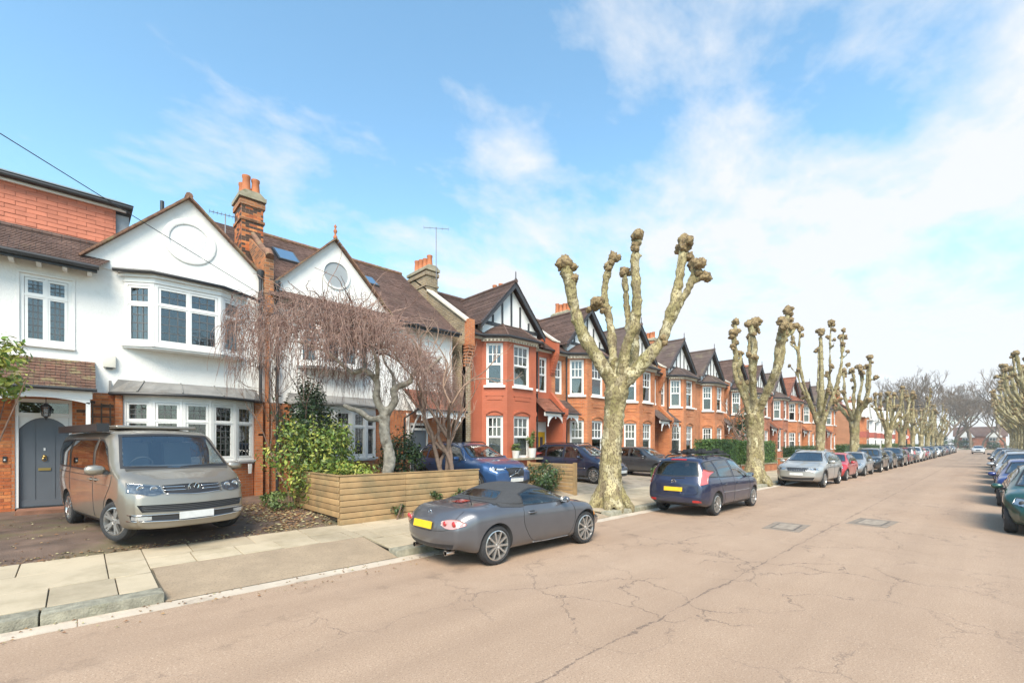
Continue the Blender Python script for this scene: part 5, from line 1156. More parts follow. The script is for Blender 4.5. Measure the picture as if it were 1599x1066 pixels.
# ---- generic hatchback, people carrier and sport-utility shapes
def saloon_fittings(c, hl, gr, tl, rear_plate, front_plate, lower=None, badge=None, plates=(PLATE_Y, PLATE_W), taillight=REDL):
    for sg in (-1, 1):
        T, B = [(sg * a, b) for a, b in hl[0]], [(sg * a, b) for a, b in hl[1]]
        o = c.patch('F', T, B, .010, 16, 6).build('headlight', LAMP, c.t, 180); t2, b2 = c.inset(T, B, .02); c.patch('F', t2, b2, .006, 12, 5, rim=0).build('reflector', LAMPW, o, 180)
        mid = [(np.mean([T[0][0], B[0][0]]) * .35 + np.mean([T[-1][0], B[-1][0]]) * .65), np.mean([T[1][1], B[1][1]])]; p = c.hit('F', *mid, .012); MB().lathe([(.05, 0), (.04, .012), (.001, .016)], 14, (0, 0, 0), 'x').xf(Matrix.Translation(p)).build('projector', DISC, o, 60)
        c.patch('B', [(sg * a, b) for a, b in tl[0]], [(sg * a, b) for a, b in tl[1]], .012, 10, 10).build('tail_light', taillight, c.t, 180)
    if gr: c.patch('F', gr[0], gr[1], .008, 20, 6).build('grille', TRIM, c.t, 180)
    if lower: c.patch('F', lower[0], lower[1], .006, 20, 5).build('lower_intake', TRIM, c.t, 180)
    c.plate('B', 0, rear_plate, plates[0]); c.plate('F', 0, front_plate, plates[1])
def sills(c, x0, x1, z=.24): c.both(lambda v: c.patch(v, [(x0, z + .05), ((x0 + x1) / 2, z + .05), (x1, z + .05)], [(x0, z - .04), ((x0 + x1) / 2, z - .04), (x1, z - .04)], .006, 12, 4).build('sill', TRIM, c.t))
def arches(c, col=TRIM, dr=.035, w_=.045):
    C = c.C
    for v in 'RL':
        for xw in C['ax']:
            m = MB(); zc_ = C['r'] + C.get('az', 0); pts = []; n = 26; vs = []
            for k in range(n + 1):
                a = R(-12 + 204 * k / n)
                for rr_ in (C['ra'] - .006, C['ra'] + w_): vs.append(c.hit(v, xw + rr_ * math.cos(a), max(.2, zc_ + rr_ * math.sin(a)), .010) if rr_ > C['ra'] else None)
                q = vs[-1]; a_ = Vector((xw + (C['ra'] - .004) * math.cos(a), q.y, max(.2, zc_ + (C['ra'] - .004) * math.sin(a)))); vs[-2] = a_
            m.add(vs, [(2 * k, 2 * k + 1, 2 * k + 3, 2 * k + 2) for k in range(n)]); m.build('arch_trim', col, c.t, 180)
NAVY = paint('navy_paint', (.020, .026, .062), .3, .25)
def mpv(label, pm, group=None, roofbars=False, rimm=None, front=True):
    C = dict(L=4.5, W=1.755, ax=(-1.36, 1.39), r=.315, ra=.36, az=.012, zc=.92, cowl=1.28, cab=(-1.9, 1.3), seats=[(.15, 2), (-.75, 3)], rim=.72, spokes=10, bowf=.30, bowr=.12, rimm=rimm or ALLOY, sm=3,
        top=[(-2.25, .80), (-2.22, 1.02), (-2.06, 1.40), (-1.93, 1.545), (-1.7, 1.595), (-1.0, 1.625), (-.2, 1.625), (.25, 1.575), (.45, 1.525), (1.30, 1.06), (1.75, .955), (2.05, .83), (2.2, .70), (2.25, .58)],
        belt=[(-2.25, .80), (-2.1, .98), (-1.4, .985), (0, .955), (1.2, .925), (1.6, .88), (2.05, .75), (2.25, .58)], bot=[(-2.25, .38), (-2.0, .27), (-1.4, .2), (1.4, .19), (2.0, .22), (2.25, .28)],
        hw=[(-2.25, .74), (-2.15, .80), (-1.9, .855), (-1.3, .876), (0, .872), (1.3, .877), (1.8, .84), (2.1, .74), (2.25, .62)], rw=[(-2.25, .66), (-1.9, .585), (-.5, .60), (.4, .60), (.9, .66), (1.3, .70), (2.25, .5)],
        nose=[(.2, .08), (.5, 0), (.7, .05), (1.0, .14)], tail=[(.25, .06), (.5, 0), (.75, .02), (1.1, .05), (1.6, .10)])
    c = Car('people_carrier', label, 'car', C, pm, group)
    c.both(lambda v: (c.glaze(v, [(-1.86, 1.44), (-1.6, 1.48), (-1.32, 1.495)], [(-1.98, 1.07), (-1.6, 1.045), (-1.25, 1.04)], TINT, border=.025), c.glaze(v, [(-1.27, 1.50), (-.8, 1.515), (-.30, 1.515)], [(-1.20, 1.035), (-.8, 1.02), (-.25, 1.01)], TINT, border=.025),
                      c.glaze(v, [(-.22, 1.51), (.05, 1.495), (.38, 1.42)], [(-.18, 1.01), (.3, .995), (.92, .985)], border=.025)))
    c.glaze('F', [(-.54, 1.50), (0, 1.53), (.54, 1.50)], [(-.68, 1.08), (0, 1.07), (.68, 1.08)], border=.035)
    c.glaze('B', [(-.54, 1.47), (0, 1.49), (.54, 1.47)], [(-.64, 1.09), (0, 1.06), (.64, 1.09)], TINT, border=.03)
    c.split('rear_door', lambda q: -1.22 < q.x < -.22 and .28 < q.z < .98 and abs(q.y) > .6); c.split('front_door', lambda q: -.22 < q.x < .92 and .28 < q.z < .98 and abs(q.y) > .6)
    c.split('tailgate', lambda q: q.x < -1.95 and q.z > .62 and abs(q.y) < .62)
    c.both(lambda v: (c.seam(v, [(-1.24, 1.02), (-1.12, .75), (-.92, .55), (-.90, .28)]), c.seam(v, [(-.215, 1.0), (-.215, .6), (-.215, .28)]), c.seam(v, [(.93, .98), (.97, .7), (.93, .45), (.90, .28)]), c.seam(v, [(-.9, .28), (0, .265), (.9, .28)]), c.line(v, [(-1.0, .62), (0, .60), (1.0, .60)], .007, CHROME, 'side_moulding')))
    c.seam('B', [(-.66, 1.03), (-.64, .8), (-.60, .62), (0, .58), (.60, .62), (.64, .8), (.66, 1.03)], .010)
    c.handle([(-.95, .84), (-.02, .83)])
    saloon_fittings(c, ([(.40, .72), (.55, .80), (.70, .86)], [(.38, .64), (.55, .64), (.76, .70)]), ([(-.26, .70), (0, .715), (.26, .70)], [(-.24, .64), (0, .63), (.24, .64)]), ([(.68, 1.27), (.72, 1.26), (.765, 1.20)], [(.70, .86), (.76, .87), (.82, .90)]), .735, .46, ([(-.6, .44), (0, .46), (.6, .44)], [(-.52, .30), (0, .28), (.52, .30)]), taillight=mat('pale_red_lens', (.45, .10, .09), .12, .1, coat=1.0))
    for sg in (-1, 1): c.patch('B', [(sg * .52, .455), (sg * .62, .46), (sg * .72, .45)], [(sg * .52, .40), (sg * .62, .395), (sg * .72, .40)], .008, 8, 4).build('rear_reflector', REDL, c.t)
    m, p = c.ring('B', 0, .93, .058, tube=.008); m.tube([p + Vector((0, -.045, .016)), p + Vector((0, -.022, .02)), p + Vector((0, 0, -.018)), p + Vector((0, .022, .02)), p + Vector((0, .045, .016))], .008, 5); m.build('badge', CHROME, c.t, 60)
    c.patch('B', [(-.64, .40), (0, .39), (.64, .40)], [(-.55, .33), (0, .32), (.55, .33)], .006, 14, 4).build('rear_valance', TRIM, c.t)
    c.line('B', [(-.3, 1.03), (0, 1.025), (.1, 1.02)], .010, TRIM, 'rear_wiper'); c.patch('B', [(-.22, 1.53), (0, 1.535), (.22, 1.53)], [(-.22, 1.505), (0, 1.51), (.22, 1.505)], .01, 8, 4).build('brake_light', REDL, c.t)
    c.mirror(.72, 1.04, pm, .95, .86); sills(c, -.9, .95)
    if roofbars:
        for sg in (-1, 1):
            m = MB(); m.tube([(-1.6, sg * .55, 1.56), (-1.45, sg * .56, 1.625), (-.5, sg * .58, 1.655), (.1, sg * .58, 1.62), (.22, sg * .57, 1.53)], .02, 8); m.build('roof_rail', TRIM, c.t, 60)
        for xx in (-1.1, -.2): MB().box(xx - .03, xx + .03, -.62, .62, 1.665, 1.70).build('roof_bar', TRIM, c.t)
        for k, yy in enumerate((-.36, .05, .40)):
            m = MB(); m.box(-1.5, .25, yy - .015, yy + .015, 1.71, 1.75); m.box(-1.5, .25, yy + .05, yy + .08, 1.71, 1.75); m.box(-1.32, -1.22, yy - .05, yy + .12, 1.70, 1.79).box(-.3, -.15, yy - .05, yy + .12, 1.70, 1.81); m.build('bicycle_carrier', TRIM, c.t)
    return c.finish()
mp1 = place(mpv('dark blue people carrier with roof bars seen from behind at the kerb', NAVY, roofbars=True), 13.98, 5.95, 0)
MPV2 = paint('deep_blue_paint', (.016, .022, .05), .2, .22)
mp2 = copy_tree(mp1); mp2.name = 'people_carrier'; tag(mp2, 'dark blue people carrier nosing out of the drive behind the first plane tree', 'car'); paint_copy(mp2, NAVY, MPV2)
for o in list(mp2.children):
    if o.name.split('.')[0] in ('roof_bar', 'bicycle_carrier'): bpy.data.objects.remove(o)
place(mp2, 16.0, 12.5, -90, zg(12.5))

def suv(label, pm, group=None, style=0):
    C = dict(L=4.69, W=1.90, ax=(-1.40, 1.45), r=.36, ra=.405, az=.015, zc=1.02, cowl=1.18, cab=(-1.9, 1.2), seats=[(.05, 2), (-.85, 3)], rim=.70, spokes=5, bowf=.26, bowr=.16,
        top=[(-2.345, .86), (-2.32, 1.10), (-2.10, 1.42), (-1.95, 1.56), (-1.7, 1.62), (-.8, 1.66), (-.1, 1.65), (.22, 1.60), (.40, 1.55), (1.20, 1.13), (1.7, 1.06), (2.1, .98), (2.28, .86), (2.345, .72)],
        belt=[(-2.345, .86), (-2.2, 1.07), (-1.4, 1.08), (0, 1.04), (1.15, 1.01), (1.7, .98), (2.15, .86), (2.345, .72)], bot=[(-2.345, .42), (-2.0, .30), (-1.4, .24), (1.4, .23), (2.0, .25), (2.345, .32)],
        hw=[(-2.345, .78), (-2.25, .85), (-2.0, .92), (-1.4, .95), (0, .925), (1.4, .95), (1.9, .92), (2.2, .82), (2.345, .70)], rw=[(-2.345, .68), (-1.9, .60), (-.5, .62), (.4, .62), (.9, .69), (1.3, .78), (2.345, .62)],
        nose=[(.25, .08), (.5, .0), (.75, .0), (.95, .06), (1.1, .14)], tail=[(.3, .06), (.55, 0), (.8, .02), (1.1, .04), (1.6, .14)])
    c = Car('sport_utility_car', label, 'car', C, pm, group)
    c.both(lambda v: (c.glaze(v, [(-1.82, 1.46), (-1.6, 1.495), (-1.36, 1.515)], [(-1.98, 1.22), (-1.6, 1.15), (-1.30, 1.13)], TINT, border=.022), c.glaze(v, [(-1.30, 1.52), (-.8, 1.545), (-.36, 1.55)], [(-1.22, 1.12), (-.8, 1.105), (-.30, 1.09)], TINT, border=.022), c.glaze(v, [(-.29, 1.55), (0, 1.53), (.34, 1.455)], [(-.24, 1.09), (.3, 1.075), (.84, 1.07)], border=.022)))
    c.glaze('F', [(-.55, 1.53), (0, 1.56), (.55, 1.53)], [(-.72, 1.16), (0, 1.15), (.72, 1.16)], border=.035)
    c.glaze('B', [(-.54, 1.50), (0, 1.52), (.54, 1.50)], [(-.66, 1.18), (0, 1.16), (.66, 1.18)], TINT, border=.03)
    c.split('rear_door', lambda q: -1.22 < q.x < -.28 and .34 < q.z < 1.06 and abs(q.y) > .6); c.split('front_door', lambda q: -.28 < q.x < .86 and .34 < q.z < 1.06 and abs(q.y) > .6); c.split('bonnet', lambda q: 1.22 < q.x < 2.12 and q.z > .93 and abs(q.y) < .70)
    c.both(lambda v: (c.seam(v, [(-1.26, 1.10), (-1.10, .8), (-.92, .6), (-.90, .36)]), c.seam(v, [(-.27, 1.08), (-.27, .7), (-.25, .36)]), c.seam(v, [(.88, 1.05), (.93, .8), (.90, .55), (.86, .36)])))
    c.both(lambda v: c.line(v, [(-1.95, 1.235), (-1.86, 1.47), (-1.5, 1.525), (-.6, 1.572), (-.1, 1.57), (.38, 1.47), (.90, 1.065)], .008, CHROME, 'window_trim', 40))
    c.seam('F', [(-.74, 1.04), (-.70, .93), (-.4, .90), (0, .895), (.4, .90), (.70, .93), (.74, 1.04)], .009)
    c.handle([(-.98, .93), (-.02, .92)])
    if style == 0:
        hl = ([(.40, .85), (.60, .875), (.80, .89)], [(.40, .775), (.60, .77), (.82, .80)]); gr = ([(-.36, .85), (0, .865), (.36, .85)], [(-.30, .60), (0, .58), (.30, .60)])
    else:
        hl = ([(.44, .86), (.60, .875), (.78, .88)], [(.44, .79), (.60, .775), (.80, .79)]); gr = ([(-.44, .875), (0, .885), (.44, .875)], [(-.36, .74), (0, .72), (.36, .74)])
    saloon_fittings(c, hl, gr, ([(.66, 1.16), (.76, 1.15), (.84, 1.10)], [(.60, .96), (.76, .90), (.88, .92)]), .82, .50 if style == 0 else .60, ([(-.68, .47), (0, .44), (.68, .47)], [(-.6, .34), (0, .33), (.6, .34)]), plates=(PLATE_Y, PLATE_W))
    for i in range(9):
        y = (-.32 + .08 * i) if style == 0 else (-.38 + .095 * i); c.line('F', [(y, gr[0][1][1] - .03), (y * .92, gr[1][1][1] + .03)], .006, CHROME if style else DISC, 'grille_bar', 6, off=.012)
    c.line('F', gr[0] + [], .008, CHROME, 'grille_rim', off=.01); c.line('F', gr[1], .008, CHROME, 'grille_rim', off=.01)
    if style == 0:
        m, p = c.ring('F', 0, .72, .072, tube=.013); m.build('badge', CHROME, c.t, 60); c.line('F', [(-.30, .61), (.30, .84)], .011, CHROME, 'grille_slash', 10, off=.014)
        for sg in (-1, 1): c.line('F', [(sg * .46, .83), (sg * .56, .82), (sg * .70, .83)], .008, mat('daylight_strip', (.85, .86, .88), .3), 'daylight_bar', 8, off=.016)
    else:
        m, p = c.ring('F', 0, .91, .04, tube=.006); m.build('badge', CHROME, c.t, 60)
    c.mirror(.62, 1.13, pm, 1.05, .93); sills(c, -.9, .95, .29); arches(c, TRIM, w_=.05)
    for sg in (-1, 1): MB().tube([(-1.72, sg * .57, 1.56), (-1.55, sg * .59, 1.635), (-.5, sg * .61, 1.675), (.0, sg * .61, 1.655), (.15, sg * .60, 1.58)], .018, 8).build('roof_rail', CHROME if style else TRIM, c.t, 60)
    return c.finish()
VBLUE = paint('bright_blue_paint', (.03, .085, .215), .45, .25)
SILV = paint('silver_paint', (.46, .45, .42), .6, .30)
su1 = place(suv('blue sport utility car with diagonal grille bar nosing over the timber fence', VBLUE), 9.75, 12.35, -90, zg(12.3))
su2 = place(suv('silver sport utility car with wide slatted grille facing the camera', SILV, style=1), 25.75, 6.0, 180)

def hatch(label, pm, group=None):
    C = dict(L=4.05, W=1.73, ax=(-1.22, 1.28), r=.308, ra=.345, az=.012, zc=.88, cowl=1.02, cab=(-1.6, 1.05), seats=[(-.05, 2), (-.85, 3)], rim=.70, spokes=5, bowf=.30, bowr=.16,
        top=[(-2.025, .72), (-2.0, .95), (-1.82, 1.22), (-1.66, 1.36), (-1.45, 1.42), (-.7, 1.475), (-.15, 1.47), (.12, 1.425), (.28, 1.38), (1.04, .985), (1.45, .90), (1.78, .80), (1.96, .66), (2.025, .52)],
        belt=[(-2.025, .72), (-1.9, .91), (-1.3, .93), (0, .895), (1.0, .87), (1.4, .83), (1.8, .71), (2.025, .52)], bot=[(-2.025, .36), (-1.8, .26), (-1.2, .19), (1.2, .18), (1.8, .21), (2.025, .27)],
        hw=[(-2.025, .70), (-1.93, .77), (-1.7, .83), (-1.2, .862), (0, .85), (1.25, .864), (1.6, .83), (1.88, .72), (2.025, .60)], rw=[(-2.025, .6), (-1.6, .55), (-.5, .575), (.3, .575), (.8, .64), (1.1, .68), (2.025, .48)],
        nose=[(.2, .07), (.45, 0), (.62, .04), (.9, .12)], tail=[(.25, .06), (.45, 0), (.7, .02), (.95, .05), (1.4, .12)])
    c = Car('hatchback_car', label, 'car', C, pm, group)
    c.both(lambda v: (c.glaze(v, [(-1.36, 1.31), (-.9, 1.365), (-.42, 1.385)], [(-1.48, 1.0), (-.9, .965), (-.36, .95)], TINT, border=.025), c.glaze(v, [(-.35, 1.385), (-.05, 1.365), (.24, 1.30)], [(-.30, .95), (.2, .935), (.70, .925)], border=.025)))
    c.glaze('F', [(-.51, 1.355), (0, 1.385), (.51, 1.355)], [(-.66, 1.01), (0, 1.0), (.66, 1.01)], border=.035)
    c.glaze('B', [(-.50, 1.31), (0, 1.33), (.50, 1.31)], [(-.60, 1.04), (0, 1.02), (.60, 1.04)], TINT, border=.03)
    c.split('rear_door', lambda q: -1.08 < q.x < -.33 and .28 < q.z < .91 and abs(q.y) > .6); c.split('front_door', lambda q: -.33 < q.x < .74 and .28 < q.z < .91 and abs(q.y) > .6)
    c.both(lambda v: (c.seam(v, [(-1.30, .95), (-1.02, .75), (-.84, .55), (-.80, .28)]), c.seam(v, [(-.33, .93), (-.33, .6), (-.31, .28)]), c.seam(v, [(.76, .92), (.82, .7), (.80, .45), (.76, .28)])))
    c.handle([(-.80, .80), (-.12, .79)])
    saloon_fittings(c, ([(.36, .70), (.52, .775), (.66, .80)], [(.36, .62), (.52, .60), (.72, .66)]), ([(-.28, .68), (0, .69), (.28, .68)], [(-.25, .61), (0, .60), (.25, .61)]), ([(.58, 1.0), (.66, .99), (.74, .94)], [(.56, .78), (.68, .76), (.80, .80)]), .66, .44, ([(-.52, .42), (0, .43), (.52, .42)], [(-.46, .28), (0, .27), (.46, .28)]))
    m, p = c.ring('F', 0, .735, .045, tube=.007); m.build('badge', CHROME, c.t, 60)
    c.mirror(.55, .97, pm, .9, .84); sills(c, -.8, .85, .23); return c.finish()
RED = paint('red_paint', (.42, .022, .025), .1, .22); GREEN = paint('dark_green_paint', (.012, .060, .045), .3, .25)
BLUE2 = paint('mid_blue_paint', (.02, .035, .16), .3, .25); DGREY = paint('dark_grey_paint', (.055, .057, .062), .4, .25); BLK = paint('black_paint', (.014, .015, .017), .1, .2)
LGREY = paint('light_grey_paint', (.32, .33, .34), .5, .3); WHT = paint('white_car_paint', (.62, .62, .61), 0, .25); WINE = paint('wine_paint', (.16, .012, .02), .2, .22)
ha = place(hatch('bright red hatchback parked just behind the silver sport utility car', RED), 31.0, 6.05, 180)
def dup(src, old, new, label, x, y, ang, group, z=0.0):
    c = copy_tree(src); tag(c, label, 'car', group); paint_copy(c, old, new); place(c, x, y, ang, z); return c
GL, GR_ = 'cars parked along the house side kerb', 'cars parked along the opposite kerb'
dup(ha, RED, DGREY, 'dark grey hatchback on a drive beside the roof-rack people carrier', 21.2, 12.4, -90, None, zg(12.4))
place_x = 36.0
left_row = [(ha, RED, LGREY, 'light grey hatchback second behind the silver sport utility car', 180), (su2, SILV, BLK, 'black sport utility car with roof rails parked beyond the red hatchback', 180), (ha, RED, DGREY, 'dark grey hatchback between two black tall cars', 180), (su1, VBLUE, BLK, 'black tall car parked under the fourth plane tree', 180),
    (ha, RED, WINE, 'wine red hatchback showing its tail lights far down the left kerb', 0), (mp1, NAVY, DGREY, 'dark grey people carrier beside the street lamp', 0), (su2, SILV, WHT, 'white tall car in the middle of the far row', 180), (ha, RED, RED, 'small red hatchback in the middle of the far row', 180), (ha, RED, LGREY, 'pale grey hatchback past the small red one', 180), (su1, VBLUE, DGREY, 'dark grey tall car opposite the side street corner', 180)]
for i, (s_, o, n, lb, an) in enumerate(left_row):
    dup(s_, o, n, lb, place_x, 6.03, an, GL); place_x += 5.6
place_x = 96.0
for i in range(9):
    s_, o = [(ha, RED), (su1, VBLUE), (mp1, NAVY)][i % 3]; n = [WHT, BLK, LGREY, WINE, DGREY][i % 5]
    dup(s_, o, n, ['tiny %s hatchback', 'tiny %s tall car', 'tiny %s people carrier'][i % 3] % ['white', 'black', 'grey', 'wine red', 'dark grey'][i % 5] + ', %s car past the side street on the left kerb' % ['first', 'second', 'third', 'fourth', 'fifth', 'sixth', 'seventh', 'eighth', 'ninth'][i], place_x, 6.0, 180, GL); place_x += 6
right_row = [(ha, RED, GREEN, 'dark green hatchback cut by the right picture edge'), (ha, RED, BLUE2, 'blue hatchback next in line behind the dark green one'), (su2, SILV, LGREY, 'grey tall car behind the blue hatchback on the opposite kerb'), (ha, RED, BLK, 'black hatchback third behind the dark green one'), (su1, VBLUE, DGREY, 'dark tall car fourth behind the dark green one'), (ha, RED, WINE, 'wine red hatchback on the opposite kerb'), (ha, RED, LGREY, 'pale grey hatchback farther along the opposite kerb'), (su1, VBLUE, BLK, 'black tall car farthest along the opposite kerb')]
place_x = 16.2
for i, (s_, o, n, lb) in enumerate(right_row):
    dup(s_, o, n, lb, place_x, -1.06 + (.06 if i % 2 else 0), 180, GR_); place_x += 5.5 if i else 6.2
dup(su1, VBLUE, WHT, 'pale car driving towards the camera at the far end of the road', 130, 1.5, 180, None)

# ---- beige camper van on the drive
BEIGE = paint('beige_paint', (.31, .275, .225), .65, .28)
C = dict(L=4.9, W=1.90, ax=(-1.50, 1.50), r=.345, ra=.385, az=.015, zc=1.18, cowl=1.70, cab=(-2.2, 1.6), seats=[(.55, 2), (-.6, 3)], sh=.5, rim=.68, spokes=5, bowf=.19, bowr=.06, steer=22, drv=-.40, sig=.05, tumble=.3, tuck=.98, sm=2,
    top=[(-2.45, 1.70), (-2.42, 1.86), (-2.3, 1.93), (-1.5, 1.96), (.3, 1.965), (.75, 1.93), (.95, 1.87), (1.72, 1.21), (1.95, 1.13), (2.22, 1.04), (2.38, .93), (2.45, .80)],
    belt=[(-2.45, 1.15), (-1.5, 1.14), (.5, 1.12), (1.5, 1.09), (1.9, 1.05), (2.25, .93), (2.45, .80)], bot=[(-2.45, .36), (-2.2, .28), (-1.5, .22), (1.5, .22), (2.1, .22), (2.45, .26)],
    hw=[(-2.45, .84), (-2.35, .92), (-2.0, .948), (0, .95), (1.5, .95), (1.95, .945), (2.28, .90), (2.45, .80)], rw=[(-2.45, .82), (-2.0, .82), (.6, .81), (1.0, .80), (1.7, .87), (2.0, .86), (2.45, .74)],
    nose=[(.22, .04), (.4, .0), (.62, .01), (.8, .04), (1.0, .10), (1.2, .12)], tail=[(.3, .02), (.5, 0), (1.2, 0), (1.9, .03)])
c = Car('camper_van', 'beige camper van with black side awning parked on the drive', 'van', C, BEIGE)
c.both(lambda v: (c.glaze(v, [(-2.20, 1.73), (-1.8, 1.755), (-1.30, 1.76)], [(-2.22, 1.22), (-1.8, 1.20), (-1.28, 1.195)], TINT, border=.03), c.glaze(v, [(-1.20, 1.76), (-.4, 1.765), (.40, 1.76)], [(-1.20, 1.19), (-.4, 1.175), (.42, 1.165)], TINT, border=.03), c.glaze(v, [(.52, 1.755), (.72, 1.74), (.98, 1.62)], [(.52, 1.16), (1.0, 1.15), (1.46, 1.17)], border=.03)))
c.glaze('F', [(-.70, 1.83), (0, 1.86), (.70, 1.83)], [(-.84, 1.24), (0, 1.215), (.84, 1.24)], border=.045)
c.glaze('B', [(-.66, 1.74), (0, 1.76), (.66, 1.74)], [(-.74, 1.22), (0, 1.2), (.74, 1.22)], TINT, border=.03)
c.split('sliding_door', lambda q: -1.25 < q.x < .45 and .34 < q.z < 1.16 and q.y > .6); c.split('front_door', lambda q: .47 < q.x < 1.50 and .34 < q.z < 1.15 and abs(q.y) > .6); c.split('bonnet', lambda q: 1.74 < q.x < 2.36 and q.z > .92 and abs(q.y) < .70)
c.both(lambda v: (c.seam(v, [(.46, 1.78), (.46, 1.1), (.46, .34)], .010), c.seam(v, [(1.52, 1.12), (1.48, .95), (1.28, .78), (1.10, .60), (1.06, .34)], .010), c.seam(v, [(-1.24, 1.78), (-1.24, 1.1), (-1.20, .75)], .010), c.seam(v, [(-2.2, 1.12), (-1.2, 1.10), (.46, 1.08)], .014), c.line(v, [(-2.3, .98), (0, .965), (1.4, .95)], .005, BEIGE, 'crease')))
c.handle([(.62, 1.02), (.32, 1.02)], .2)
hl = ([(.46, .955), (.62, .985), (.86, 1.02)], [(.44, .83), (.62, .80), (.88, .86)])
for sg in (-1, 1):
    T, B = [(sg * a, b) for a, b in hl[0]], [(sg * a, b) for a, b in hl[1]]; o = c.patch('F', T, B, .012, 18, 8).build('headlight', LAMP, c.t, 180); t2, b2 = c.inset(T, B, .012); c.patch('F', t2, b2, .006, 12, 5, rim=0).build('reflector', mat('dark_reflector', (.16, .165, .17), .25, .4, 25, metal=.6), o, 180)
    for yy in (.56, .72):
        p = c.hit('F', sg * yy, .90 + (yy - .56) * .1, .010); MB().lathe([(.052, 0), (.045, .004), (.03, -.01), (.001, -.012)], 16, (0, 0, 0), 'x').xf(Matrix.Translation(p)).build('projector', LAMPW, o, 60)
    c.patch('F', [(sg * .62, .47), (sg * .72, .475), (sg * .84, .48)], [(sg * .62, .415), (sg * .72, .41), (sg * .84, .42)], .012, 8, 4).build('fog_lamp', LAMPW, c.t)
    c.patch('B', [(sg * .80, 1.45), (sg * .84, 1.45), (sg * .88, 1.44)], [(sg * .80, .85), (sg * .85, .85), (sg * .90, .86)], .01, 8, 10).build('tail_light', REDL, c.t)
g = c.patch('F', [(-.43, .955), (0, .965), (.43, .955)], [(-.42, .825), (0, .80), (.42, .825)], .007, 22, 6).build('grille', TRIM, c.t, 180)
for zz_ in (.925, .875): c.line('F', [(-.44, zz_), (-.12, zz_ - .005)], .008, CHROME, 'chrome_strip', 10, g, .014); c.line('F', [(.44, zz_), (.12, zz_ - .005)], .008, CHROME, 'chrome_strip', 10, g, .014)
c.line('F', [(-.43, .825), (0, .80), (.43, .825)], .007, CHROME, 'chrome_strip', 16, g, .010)
m, p = c.ring('F', 0, .895, .088, tube=.009); m.lathe([(.088, 0), (.001, .004)], 24, tuple(p - Vector((.006, 0, 0))), 'x', m=1)
for a, b in (((-.055, .052), (-.018, -.005)), ((.055, .052), (.018, -.005)), ((-.018, -.005), (0, .03)), ((.018, -.005), (0, .03))): pass
for pts in ([(-.034, .078), (0, .012), (.034, .078)], [(-.074, .040), (-.036, -.072), (0, -.004), (.036, -.072), (.074, .040)]): m.tube([p + Vector((.004, y, z)) for y, z in pts], .0085, 5)
m.build('badge', [CHROME, DISC], c.t, 60)
lo_ = c.patch('F', [(-.80, .66), (0, .645), (.80, .66)], [(-.74, .545), (0, .52), (.74, .545)], .006, 24, 5).build('lower_intake', TRIM, c.t, 180)
for zz_ in (.625, .595, .565): c.line('F', [(-.74, zz_ + .012), (0, zz_ - .005), (.74, zz_ + .012)], .006, mat('intake_bar', (.06, .06, .06), .5), 'intake_bar', 24, lo_, .012)
c.patch('F', [(-.86, .495), (0, .475), (.86, .495)], [(-.84, .40), (0, .375), (.84, .40)], .008, 24, 5).build('bumper_insert', TRIM, c.t, 180); c.line('F', [(-.88, .40), (0, .365), (.88, .40)], .010, CHROME, 'bumper_strip', 24)
c.line('F', [(-.88, .50), (0, .485), (.88, .50)], .008, CHROME, 'bumper_strip', 24)
c.plate('F', 0, .45, PLATE_W, .52, .12)
c.mirror(1.30, 1.22, BEIGE, 1.25, .95)
m = MB(); m.bar((-2.1, -.88, 1.965), (.75, -.88, 1.965), .16, .13); m.bar((-2.1, -.80, 1.97), (.75, -.80, 1.97), .06, .02); aw = m.build('side_awning', TRIM, c.t)
MB().box(.75, .80, -.965, -.795, 1.89, 2.04).build('awning_cap', TRIM, aw)
pt = bevel_mesh(MB().box(-1.9, .62, -.66, .66, 1.955, 2.02), 'pop_roof', BEIGE, .04, 3); o = bpy.data.objects.new('pop_roof', pt); COL.objects.link(o); o.parent = c.t
for sg in (-1, 1): c.line('F', [(sg * .10 - .1, 1.235), (sg * .3 - .1, 1.26), (sg * .62 - .06, 1.27)], .010, TRIM, 'wiper', 12)
sills(c, -1.0, 1.0, .27)
van = place(c.finish(), 1.00, 11.55, -79, .345)
van.scale = (.965, .965, .965)
